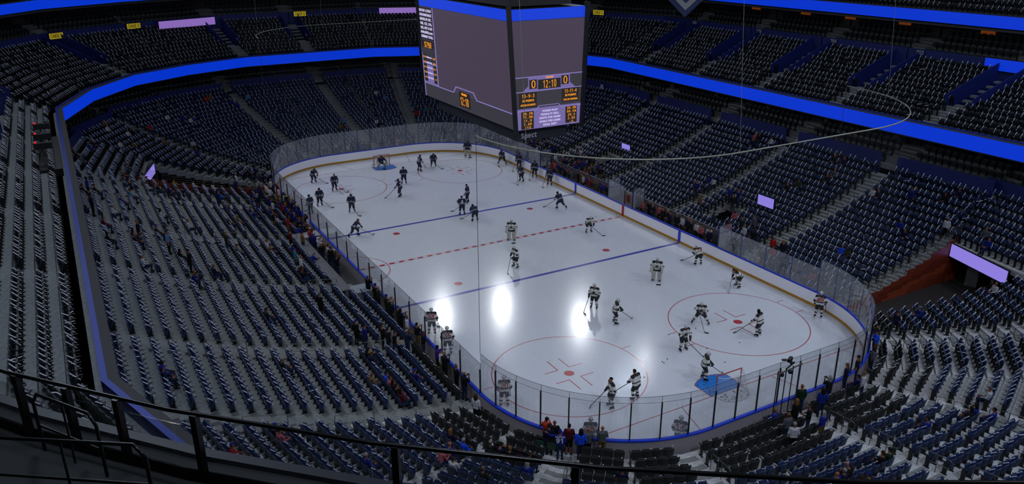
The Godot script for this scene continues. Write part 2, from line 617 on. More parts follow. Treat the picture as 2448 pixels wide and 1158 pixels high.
func plan_bowl() -> void:
	var r0 := 8.95
	var xs := [CX, 13.9, 3.4, -7.0, -17.4, -CX]
	for sz in [1, -1]:
		for k in 5:
			var f := facet(Vector2(xs[k], sz * (CZ + r0)), Vector2(0, sz), Vector2(xs[k + 1], sz * (CZ + r0)), Vector2(0, sz), 20, 0.0, true, k < 4, "penalty box side" if sz > 0 else "players bench side")
			f.name = ["first", "second", "third", "fourth", "fifth"][k]
			if sz < 0 and k == 0:
				f.a.x = 23.7
			if sz < 0:   # the rows behind the benches begin higher up
				if k == 1: f.gaps.append([0, 1, 0.0, 99.0])
				if k == 2: f.gaps.append([0, 1, 0.0, 99.0]); 
				if k == 3: f.gaps.append([0, 1, 0.0, 99.0])
				if k == 1: f.gaps.append([4, 7, 5.6, 8.2])
				if k == 3: f.gaps.append([5, 8, 3.3, 5.9])
			else:        # the penalty boxes
				if k == 1: f.gaps.append([0, 1, 8.6, 99.0])
				if k == 2: f.gaps.append([0, 1, 0.0, 99.0])
			lower.append(f)
	for sx in [1, -1]:
		for sz in [1, -1]:
			var c := Vector2(sx * CX, sz * CZ)
			var angs := [0.0, 13.0, 31.0, 49.0, 67.0, 90.0]
			var tunnel: bool = sx * sz < 0
			for k in 5:
				var d0 := Vector2(sx * cos(deg_to_rad(angs[k])), sz * sin(deg_to_rad(angs[k])))
				var d1 := Vector2(sx * cos(deg_to_rad(angs[k + 1])), sz * sin(deg_to_rad(angs[k + 1])))
				var f := facet(c + d0 * r0, d0, c + d1 * r0, d1, [26, 25, 24, 22, 21][k], [1.0, 0.8, 0.6, 0.4, 0.2][k], k == 1 or k == 3, k == 0 or k == 2 or (k == 4 and not tunnel), "corner")
				f.name = ["first", "second", "third", "fourth", "fifth"][k]
				f.side = "%s end corner, %s" % ["white team's" if sx > 0 else "blue team's", "box side" if sz > 0 else "bench side"]
				if k == 4 and tunnel: f.first = 14
				lower.append(f)
		for e in [[-CZ, -0.9, false, true], [-0.9, CZ, true, false]]:
			var f := facet(Vector2(sx * (CX + r0), e[0]), Vector2(sx, 0), Vector2(sx * (CX + r0), e[1]), Vector2(sx, 0), 26, 1.0, e[2], e[3], "%s goal end" % ["white team's" if sx > 0 else "blue team's"])
			f.name = "narrow" if e[0] < -1.0 else "wide"
			lower.append(f)

const CLUB := [Vector2(27, 29.94), Vector2(36, 27.0), Vector2(43.5, 22.3), Vector2(48, 16), Vector2(51, 8.5)]

func club_ring() -> Array:   # the club balcony's outline, clockwise from above
	var out := []
	for k in 5: out.append(Vector2(CLUB[4 - k].x, CLUB[4 - k].y))
	for k in 5: out.append(Vector2(-CLUB[k].x, CLUB[k].y))
	for k in 5: out.append(Vector2(-CLUB[4 - k].x, -CLUB[4 - k].y - (0.6 if k == 4 else 0.0)))
	for k in 5: out.append(Vector2(CLUB[k].x, -CLUB[k].y - (0.6 if k == 0 else 0.0)))
	return out

func miter(ring: Array, k: int) -> Vector2:   # how a corner of the ring moves when the ring grows by one metre
	var n := ring.size()
	var p: Vector2 = ring[(k + n - 1) % n]
	var c: Vector2 = ring[k]
	var q: Vector2 = ring[(k + 1) % n]
	var n0 := (c - p).orthogonal().normalized()
	var n1 := (q - c).orthogonal().normalized()
	if n0.dot(c) < 0: n0 = -n0
	if n1.dot(c) < 0: n1 = -n1
	var m := (n0 + n1).normalized()
	return m / m.dot(n0)

func grow(ring: Array, d: float) -> Array:
	var out := []
	for k in ring.size(): out.append(ring[k] + miter(ring, k) * d)
	return out

func plan_club() -> void:
	var ring := club_ring()
	var n := ring.size()
	for k in n:
		var a: Vector2 = ring[k]
		var b: Vector2 = ring[(k + 1) % n]
		var da := miter(ring, k)
		var db := miter(ring, (k + 1) % n)
		var cuts := [0.0, 1.0]
		if absf(a.x - b.x) > 40.0:   # a long side
			cuts = [0.0]
			for x in ([15.6, 6.2, -3.2, -12.6, -22.0] if b.x < a.x else [-22.0, -12.6, -3.2, 6.2, 15.6]):
				cuts.append((x - a.x) / (b.x - a.x))
			cuts.append(1.0)
		elif absf(a.y - b.y) > 15.0:
			cuts = [0.0, 0.5, 1.0]
		for e in cuts.size() - 1:
			var f := Facet.new()
			f.a = a.lerp(b, cuts[e]); f.b = a.lerp(b, cuts[e + 1])
			f.da = da.lerp(db, cuts[e]); f.db = da.lerp(db, cuts[e + 1])
			f.rows = 11; f.pitch = 0.84; f.y0 = 9.2; f.p = 0.395; f.q = 0.0
			f.a += f.da * 0.75; f.b += f.db * 0.75
			var inner_a: bool = e > 0 or k % 2 == 1
			f.aisle_a = inner_a; f.aisle_b = e < cuts.size() - 2 or k % 2 == 0
			f.side = "club"
			if f.aisle_a: f.gaps.append([5, 10, 0.0, 1.3])
			if f.aisle_b: f.gaps.append([5, 10, -1.3, 999.0])
			club.append(f)

func in_view(p: Vector3, margin := 0.12) -> bool:
	var d := p - EYE
	var back := Vector3(0.81251, 0.36038, 0.4582)
	var depth := -d.dot(back)
	if depth < 3.0: return false
	var u := d.dot(Vector3(0.49236, -0.00344, -0.87039)) / depth * 1918.54 / 1224.0
	var w := d.dot(Vector3(-0.3121, 0.9328, -0.18023)) / depth * 1918.54 / 579.0
	return absf(u) < 1.0 + margin and absf(w) < 1.0 + margin * 1.6

# one stepped block of seating; returns nothing but fills seat_all
func build_tier(f: Facet, root: Node3D, tread_m: Material, seat_kind: String, sticks: bool, aisle_half := 0.62, seat_gap := 0.505) -> void:
	var out := f.out()
	var yaw := -Vector2(0, 1).angle_to(out)
	var steps := Shape.new()
	for k in range(f.first, f.rows):
		var s0 := k * f.pitch
		var s1 := (k + 1) * f.pitch
		var y := f.y(k)
		var low := f.y(maxi(k - 1, 0)) - 0.25
		if k == f.first: low = -0.01 if f.first == 0 and seat_kind == "bowl" else y - 0.4
		var t := Shape.new()
		var spans := [[0.0, f.length(s0)]]
		for g in f.gaps:
			if k >= g[0] and k <= g[1]:
				var cut := []
				var g0: float = g[2] if g[2] >= 0.0 else f.length(s0) + g[2]
				for sp in spans:
					if g0 > sp[0]: cut.append([sp[0], minf(sp[1], g0)])
					if g[3] < sp[1]: cut.append([maxf(sp[0], g[3]), sp[1]])
				spans = cut
		for sp in spans:
			var l0 := f.length(s0)
			var p0 := f.at(s0, sp[0] / l0)
			var p1 := f.at(s0, sp[1] / l0)
			var q0 := f.at(s1, sp[0] / l0)
			var q1 := f.at(s1, sp[1] / l0)
			var c := [p0, p1, q1, q0]
			if (p1 - p0).cross(q0 - p0) > 0: c = [p1, p0, q0, q1]
			t.hexa([v3(c[0], low), v3(c[1], low), v3(c[2], low), v3(c[3], low), v3(c[0], y), v3(c[1], y), v3(c[2], y), v3(c[3], y)])
			# seats
			var d := (p1 - p0).normalized()
			var from: float = sp[0] + (aisle_half if (f.aisle_a and sp[0] < 0.01) else 0.06)
			var to: float = sp[1] - (aisle_half if (f.aisle_b and sp[1] > l0 - 0.01) else 0.06)
			var sb := s0 + f.pitch * 0.5
			var n := int((to - from) / seat_gap)
			var pad := (to - from - n * seat_gap) / 2.0
			for e in n:
				var x := from + pad + (e + 0.5) * seat_gap
				var at := f.at(sb, x / l0)
				var pos := v3(at, y)
				if not in_view(pos): continue
				var id := "%d:%d:%d" % [lower.find(f) if seat_kind == "bowl" else club.find(f) + 100, k, e]
				seat_all.append([Transform3D(Basis(Vector3.UP, yaw), pos), seat_kind, k, f, sticks, id, int(sp[0])])
		if not t.i.is_empty() and in_view(v3(f.at(s0, 0.5), y), 0.6): part("tread", t, tread_m, root)
		# half steps in the aisles
		if k > f.first and k < f.rows:
			for e in 2:
				if (e == 0 and not f.aisle_a) or (e == 1 and not f.aisle_b): continue
				var l0 := f.length(s0)
				var w := (aisle_half - 0.04) / l0
				var f0 := 0.0 if e == 0 else 1.0 - w
				var c := [f.at(s0 - f.pitch * 0.5, f0), f.at(s0 - f.pitch * 0.5, f0 + w), f.at(s0, f0 + w), f.at(s0, f0)]
				if (c[1] - c[0]).cross(c[3] - c[0]) > 0: c = [c[1], c[0], c[3], c[2]]
				var yb := f.y(k - 1)
				var yt := (yb + y) / 2.0
				steps.hexa([v3(c[0], yb), v3(c[1], yb), v3(c[2], yb), v3(c[3], yb), v3(c[0], yt), v3(c[1], yt), v3(c[2], yt), v3(c[3], yt)])
	if not steps.i.is_empty(): part("aisle_steps", steps, paint("aisle_step", Color(0.42, 0.42, 0.42), 0.8), root)

func back_wall(f: Facet, root: Node3D, s: float, thick: float, y0: float, y1: float, m: Material, called: String, open := 0.65, cap: Material = null) -> void:
	var l := f.length(s)
	var f0 := open / l if f.aisle_a else 0.0
	var f1 := 1.0 - (open / l if f.aisle_b else 0.0)
	var c := [f.at(s, f0), f.at(s, f1), f.at(s + thick, f1), f.at(s + thick, f0)]
	if (c[1] - c[0]).cross(c[3] - c[0]) > 0: c = [c[1], c[0], c[3], c[2]]
	var w := Shape.new()
	w.hexa([v3(c[0], y0), v3(c[1], y0), v3(c[2], y0), v3(c[3], y0), v3(c[0], y1), v3(c[1], y1), v3(c[2], y1), v3(c[3], y1)])
	part(called, w, m, root)
	if cap:
		w = Shape.new()
		w.hexa([v3(c[0], y1), v3(c[1], y1), v3(c[2], y1), v3(c[3], y1), v3(c[0], y1 + 0.06), v3(c[1], y1 + 0.06), v3(c[2], y1 + 0.06), v3(c[3], y1 + 0.06)])
		part("ledge_cap", w, cap, root)

func build_bowl() -> void:
	var conc := grain(paint("concrete", Color.WHITE, 0.85), 0.02, Color(0.36, 0.37, 0.375), Color(0.48, 0.49, 0.485), 0.35, 3)
	var deck := grain(paint("deck_grey", Color.WHITE, 0.55), 0.03, Color(0.58, 0.575, 0.58), Color(0.72, 0.715, 0.72), 0.3, 5)
	var dark := paint("dark_wall", Color(0.24, 0.235, 0.24), 0.9)
	var blue := paint("wall_blue", Color(0.035, 0.10, 0.36), 0.6)
	var cap := paint("ledge_white", Color(0.50, 0.50, 0.48), 0.6)
	var k := 0
	for f: Facet in lower:
		var near: bool = f.a.x > 24.0 or f.b.x > 24.0
		var root := thing("seating_tier", "stepped %s seating tier, %s block of the %s" % ["grey" if near else "concrete", f.name, f.side], "seating tier", Vector3.ZERO, "lower bowl tiers", "structure")
		build_tier(f, root, deck if near else conc, "bowl", true)
		# blue ledge behind the last row, and the dark loge rows behind it
		var s := f.rows * f.pitch
		back_wall(f, root, s, 0.14, 0.0, 6.72, blue, "ledge_wall", 0.8, cap if f.a.x < -40 or f.b.x < -40 else null)
		var g := Facet.new()
		g.a = f.at(s + 0.3, 0.0); g.b = f.at(s + 0.3, 1.0); g.da = f.da; g.db = f.db
		g.rows = 4; g.pitch = 0.92; g.y0 = 5.75; g.p = 0.45; g.q = 0.0
		g.aisle_a = f.aisle_a; g.aisle_b = f.aisle_b; g.name = f.name; g.side = f.side
		build_tier(g, root, conc, "loge", false, 0.9, 0.62)
		back_wall(g, root, 3.8, 0.2, 0.0, 9.3, dark, "back_wall", -0.1)
		k += 1

func build_balcony() -> void:
	var conc := grain(paint("club_concrete", Color.WHITE, 0.85), 0.02, Color(0.38, 0.39, 0.40), Color(0.50, 0.51, 0.51), 0.35, 8)
	var dark: Material = mats["dark_wall"]
	var blue: Material = mats["wall_blue"]
	var led := glow("ribbon_blue", Color(0.0, 0.21, 0.84), 0.86)
	var slab := paint("slab_grey", Color(0.16, 0.16, 0.17), 0.8)
	var capm := paint("balcony_cap", Color(0.03, 0.16, 0.55), 0.5)
	var ring := club_ring()
	var n := ring.size()
	var root := thing("club_balcony", "club level balcony slab with dark blue front wall above the lower bowl", "balcony", Vector3.ZERO, "", "structure")
	var board := thing("ribbon_display", "glowing blue ribbon display running along the club balcony front", "display")
	for k in n:
		var a: Vector2 = ring[k]
		var b: Vector2 = ring[(k + 1) % n]
		var da := miter(ring, k)
		var db := miter(ring, (k + 1) % n)
		var wall := func(o0: float, o1: float, y0: float, y1: float) -> Shape:
			var s := Shape.new()
			var c := [a + da * o0, a + da * o1, b + db * o1, b + db * o0]
			if (c[1] - c[0]).cross(c[3] - c[0]) > 0: c = [c[1], c[0], c[3], c[2]]
			s.hexa([v3(c[0], y0), v3(c[1], y0), v3(c[2], y0), v3(c[3], y0), v3(c[0], y1), v3(c[1], y1), v3(c[2], y1), v3(c[3], y1)])
			return s
		part("front_wall", wall.call(0.0, 0.30, 8.4, 9.66), dark, root)
		part("cap", wall.call(0.30, 0.52, 8.8, 9.74), capm, root)
		part("slab", wall.call(0.05, 5.0, 8.35, 8.75), slab, root)
		part("walkway", wall.call(0.4, 1.4, 8.75, 9.2), conc, root)
		part("display_panel", wall.call(-0.04, 0.0, 8.47, 9.62), led, board)
		part("trim", wall.call(-0.06, 0.0, 9.62, 9.66), dark, board)
	for f: Facet in club:
		var tier := thing("club_tier", "stepped club level tier behind the blue ribbon display, block %d" % club.find(f), "seating tier", Vector3.ZERO, "club tiers", "structure")
		build_tier(f, tier, conc, "club", true, 0.62)
		# vomitory: a sunken way with blue walls in the upper half of each aisle
		back_wall(f, tier, f.rows * f.pitch, 0.16, 11.0, 14.0, blue, "band_wall", -0.05)
		var g := Facet.new()
		g.a = f.at(f.rows * f.pitch + 0.3, 0.0); g.b = f.at(f.rows * f.pitch + 0.3, 1.0); g.da = f.da; g.db = f.db
		g.rows = 4; g.pitch = 0.95; g.y0 = 13.2; g.p = 0.52; g.q = 0.0
		g.aisle_a = f.aisle_a; g.aisle_b = f.aisle_b
		build_tier(g, tier, conc, "loge", false, 0.8, 0.62)
		back_wall(g, tier, 4.0, 0.2, 9.0, 19.0, dark, "back_wall", -0.1)
		for e in 2:
			if (e == 0 and not f.aisle_a) or (e == 1 and not f.aisle_b): continue
			var w := 1.15
			var s := Shape.new()
			for kk in range(4, f.rows):
				var l := f.length(kk * f.pitch)
				var ff := w / l if e == 0 else 1.0 - w / l
				var f2 := (w + 0.1) / l if e == 0 else 1.0 - (w + 0.1) / l
				var c := [f.at(kk * f.pitch, ff), f.at(kk * f.pitch, f2), f.at((kk + 1) * f.pitch, f2), f.at((kk + 1) * f.pitch, ff)]
				if (c[1] - c[0]).cross(c[3] - c[0]) > 0: c = [c[1], c[0], c[3], c[2]]
				var y1 := f.y(kk) + 0.95
				s.hexa([v3(c[0], 10.2), v3(c[1], 10.2), v3(c[2], 10.2), v3(c[3], 10.2), v3(c[0], y1), v3(c[1], y1), v3(c[2], y1 + 0.33), v3(c[3], y1 + 0.33)])
			part("vomitory_wall", s, blue, tier)
	# upper deck front with its own ribbon, and the first rows above it
	var up := grow(ring, 10.3)
	var root2 := thing("upper_deck", "upper deck slab edge above the club level", "balcony", Vector3.ZERO, "", "structure")
	var board2 := thing("ribbon_display", "glowing blue ribbon display along the upper deck edge", "display")
	for k in n:
		var a: Vector2 = up[k]
		var b: Vector2 = up[(k + 1) % n]
		if a.x > 30 and b.x > 30 and a.y > -5: continue
		if a.y > 30 and b.y > 30 and a.x > -30: continue
		var da := miter(up, k)
		var db := miter(up, (k + 1) % n)
		var wall := func(o0: float, o1: float, y0: float, y1: float) -> Shape:
			var s := Shape.new()
			var c := [a + da * o0, a + da * o1, b + db * o1, b + db * o0]
			if (c[1] - c[0]).cross(c[3] - c[0]) > 0: c = [c[1], c[0], c[3], c[2]]
			s.hexa([v3(c[0], y0), v3(c[1], y0), v3(c[2], y0), v3(c[3], y0), v3(c[0], y1), v3(c[1], y1), v3(c[2], y1), v3(c[3], y1)])
			return s
		part("front_wall", wall.call(0.05, 0.3, 16.4, 17.6), slab, root2)
		part("slab", wall.call(0.05, 4.6, 16.2, 16.6), slab, root2)
		if absf(a.x) < 61: part("display_panel", wall.call(0.0, 0.05, 16.5, 17.5), led, board2)
		if k % 5 == 4 or true:
			var f := Facet.new()
			f.a = a + da * 0.9; f.b = b + db * 0.9; f.da = da; f.db = db
			f.rows = 5; f.pitch = 0.85; f.y0 = 17.2; f.p = 0.6; f.q = 0.0
			f.aisle_a = true; f.aisle_b = true
			build_tier(f, root2, conc, "club", true, 0.62)

# ---------------------------------------------------------------- seats and light sticks
# a seat stands on the tread at its own origin and faces -z (towards the ice)
func seat_shapes(kind: String, open: bool) -> Dictionary:
	var back := Shape.new()
	var pan := Shape.new()
	var arm := Shape.new()
	var leg := Shape.new()
	var w := 0.225 if kind != "mesh" else 0.25
	var top := 0.86 if kind != "mesh" else 0.90
	# the curved back: three slices wide, four high, with a rounded top
	var lean := 0.17
	var prof := [[0.40, w * 0.92], [0.52, w], [top - 0.12, w], [top - 0.04, w * 0.9], [top, w * 0.62]]
	if kind == "mesh": prof = [[0.36, w * 0.82], [0.55, w * 0.94], [top - 0.06, w], [top, w * 0.97]]
	var pt := func(r: int, c: int, d: float) -> Vector3:
		var y: float = prof[r][0]
		var x: float = prof[r][1] * (c - 2) / 2.0
		return Vector3(x, y, 0.20 + (y - 0.4) * lean + d - 0.05 * (x * x) / (w * w))
	for r in prof.size() - 1:
		for c in 4:
			back.quad(pt.call(r, c + 1, 0.0), pt.call(r, c, 0.0), pt.call(r + 1, c, 0.0), pt.call(r + 1, c + 1, 0.0))
			back.quad(pt.call(r, c, 0.045), pt.call(r, c + 1, 0.045), pt.call(r + 1, c + 1, 0.045), pt.call(r + 1, c, 0.045))
	for r in prof.size() - 1:
		back.quad(pt.call(r, 0, 0.0), pt.call(r, 0, 0.045), pt.call(r + 1, 0, 0.045), pt.call(r + 1, 0, 0.0))
		back.quad(pt.call(r, 4, 0.045), pt.call(r, 4, 0.0), pt.call(r + 1, 4, 0.0), pt.call(r + 1, 4, 0.045))
	for c in 4:
		var e := prof.size() - 1
		back.quad(pt.call(e, c, 0.0), pt.call(e, c, 0.045), pt.call(e, c + 1, 0.045), pt.call(e, c + 1, 0.0))
	var tilt := Basis(Vector3.RIGHT, 0.0 if open else 1.22)
	var hinge := Vector3(0, 0.43, 0.17)
	var sp := [Vector2(-0.205, 0.0), Vector2(0.205, 0.0), Vector2(0.215, -0.32), Vector2(0.18, -0.41), Vector2(-0.18, -0.41), Vector2(-0.215, -0.32)]
	var lo := []
	var hi := []
	for p in sp:
		lo.append(hinge + tilt * Vector3(p.x, -0.035, p.y)); hi.append(hinge + tilt * Vector3(p.x * 0.95, 0.035, p.y * 0.97))
	for k in 6:
		var j := (k + 1) % 6
		pan.quad(lo[k], lo[j], hi[j], hi[k])
	for k in range(1, 5):
		pan.tri(hi[0], hi[k], hi[k + 1]); pan.tri(lo[0], lo[k + 1], lo[k])
	arm.box(Vector3(-0.25, 0.635, 0.02), Vector3(0.05, 0.035, 0.34))
	leg.box(Vector3(-0.25, 0.31, 0.08), Vector3(0.035, 0.62, 0.20))
	leg.box(Vector3(-0.25, 0.02, 0.08), Vector3(0.06, 0.04, 0.30))
	return {"backrest": back, "seat": pan, "armrest": arm, "leg": leg}

func stick_shape() -> Shape:
	var s := Shape.new()
	s.tube([Vector3(0, 0.0, 0), Vector3(0, 0.11, 0)], 0.016, 6)
	s.tube([Vector3(0, 0.11, 0), Vector3(0, 0.125, 0), Vector3(0, 0.44, 0), Vector3(0, 0.46, 0)], 0.022, 7)
	return s

func seat_look(kind: String) -> Array:   # [back and pan material, frame material]
	match kind:
		"mesh": return [paint("seat_black", Color(0.055, 0.062, 0.066), 0.65), paint("seat_frame", Color(0.02, 0.02, 0.022), 0.45)]
		"loge": return [paint("seat_charcoal", Color(0.16, 0.18, 0.19), 0.5), paint("seat_frame", Color(0.02, 0.02, 0.022), 0.45)]
		"club": return [paint("seat_club", Color(0.06, 0.085, 0.12), 0.55), paint("seat_frame", Color(0.02, 0.02, 0.022), 0.45)]
	return [paint("seat_navy", Color(0.085, 0.145, 0.275), 0.5), paint("seat_frame", Color(0.02, 0.02, 0.022), 0.45)]

func ordinal(k: int) -> String:
	return ["first", "second", "third", "fourth", "fifth", "sixth", "seventh", "eighth", "ninth", "tenth", "eleventh", "twelfth", "thirteenth", "fourteenth", "fifteenth", "sixteenth", "seventeenth", "eighteenth", "nineteenth", "twentieth", "twenty-first", "twenty-second", "twenty-third", "twenty-fourth", "twenty-fifth", "twenty-sixth"][clampi(k, 0, 25)]

func stick_place(seat: Transform3D, r: RandomNumberGenerator) -> Transform3D:
	var lean := 0.72 + r.randfn(0.0, 0.07)
	var tip := r.randfn(0.05, 0.10)
	var b := Basis(Vector3.FORWARD, tip) * Basis(Vector3.RIGHT, lean)
	var at := Vector3(0.10 + r.randfn(0.0, 0.025), 0.66, -0.06)
	var roll := r.randf()
	if roll < 0.045:   # knocked over
		b = Basis(Vector3.UP, r.randf_range(-1.2, 1.2)) * Basis(Vector3.RIGHT, 1.35)
		at = Vector3(r.randfn(0, 0.08), 0.68, -0.1)
	return seat * Transform3D(b, at)

func build_seats() -> void:
	var r := RandomNumberGenerator.new()
	r.seed = 4242
	var kinds := {}
	for s in seat_all:
		var kind: String = s[1]
		var f: Facet = s[3]
		if kind == "bowl":
			var n: int = s[2]
			var nearend: bool = f.a.x > 24.0 and f.b.x > 21.9
			kind = "mesh" if (nearend and n < (4 if absf(f.a.y) < 8 or absf(f.b.y) < 8 else 2)) or (f.side.begins_with("penalty") and f.name == "first" and n == 0) or (f.side.begins_with("white team's end corner, box") and n < 4) else "navy"
		var open: bool = taken.has(s[5])
		var key := kind + ("_open" if open else "")
		if not kinds.has(key): kinds[key] = []
		kinds[key].append(s)
	var size_of := func(s) -> float:
		var p: Vector3 = s[0].origin
		return p.distance_squared_to(EYE) + (0.0 if in_view(p, -0.02) else 1e6)
	# the three hundred seats that show largest are things of their own
	var both := []
	for key in ["navy", "mesh"]:
		for s in kinds.get(key, []):
			if in_view(s[0].origin, -0.02): both.append(s[0].origin.distance_squared_to(EYE))
	both.sort()
	var reach2: float = both[mini(299, both.size() - 1)]
	var stick_m := paint("stick_white", Color(0.80, 0.80, 0.84), 0.4)
	var stick_mesh := stick_shape().mesh()
	var sticks := []
	for key in kinds:
		var list: Array = kinds[key]
		list.sort_custom(func(a, b): return size_of.call(a) < size_of.call(b))
		var kind: String = key.trim_suffix("_open")
		var open: bool = key.ends_with("_open")
		var sh := seat_shapes(kind, open)
		var look := seat_look(kind)
		var single := 0
		if not open and kind in ["navy", "mesh"]:
			while single < list.size() and list[single][0].origin.distance_squared_to(EYE) < reach2 and in_view(list[single][0].origin, -0.02): single += 1
		var parts := {}
		for p in sh: parts[p] = sh[p].mesh()
		for k in single:
			var f: Facet = list[k][3]
			var o := thing("stadium_seat", "%s tip-up seat, %s row, %s block, %s" % ["navy" if kind == "navy" else "black", ordinal(list[k][2]), f.name, f.side], "seat", Vector3.ZERO, "%s seats near the %s" % ["navy" if kind == "navy" else "black", f.side])
			o.transform = list[k][0]
			for p in parts: part(p, parts[p], look[0] if p in ["backrest", "seat"] else look[1], o)
		if list.size() > single:
			var am := ArrayMesh.new()
			for p in sh: sh[p].into(am, look[0] if p in ["backrest", "seat"] else look[1])
			var mm := MultiMesh.new()
			mm.transform_format = MultiMesh.TRANSFORM_3D
			mm.mesh = am
			mm.instance_count = list.size() - single
			for k in list.size() - single: mm.set_instance_transform(k, list[k + single][0])
			var mi := MultiMeshInstance3D.new()
			mi.name = named("%s_seating" % {"navy": "navy", "mesh": "black", "loge": "loge", "club": "club"}[kind])
			mi.multimesh = mm
			add_child(mi)
			tag(mi, {"navy": "rows of navy tip-up seats filling the lower bowl", "mesh": "rows of black fabric-backed seats by the boards", "loge": "dark loge seats in the shade under the balconies", "club": "dark club level seats above the ribbon display"}[kind] + (", folded down under fans" if open else ""), "seating", "", "stuff")
		if not open:
			for s in list:
				if s[4] and r.randf() < (0.93 if kind != "mesh" else 0.6): sticks.append([stick_place(s[0], r), s])
	sticks.sort_custom(func(a, b): return size_of.call(a[1]) < size_of.call(b[1]))
	for k in mini(300, sticks.size()):
		var f: Facet = sticks[k][1][3]
		var o := part("light_stick", stick_mesh, stick_m)
		o.transform = sticks[k][0]
		tag(o, "white light stick on a seat, %s row, %s block, %s" % [ordinal(sticks[k][1][2]), f.name, f.side], "light stick", "white light sticks left on the seats of the %s" % f.side)
	var am := ArrayMesh.new()
	stick_shape().into(am, stick_m)
	var mm := MultiMesh.new()
	mm.transform_format = MultiMesh.TRANSFORM_3D
	mm.mesh = am
	mm.instance_count = maxi(0, sticks.size() - 300)
	for k in mm.instance_count: mm.set_instance_transform(k, sticks[k + 300][0])
	var mi := MultiMeshInstance3D.new()
	mi.name = named("light_stick_rows")
	mi.multimesh = mm
	add_child(mi)
	tag(mi, "white light sticks left one to a seat across the stands", "light sticks", "", "stuff")

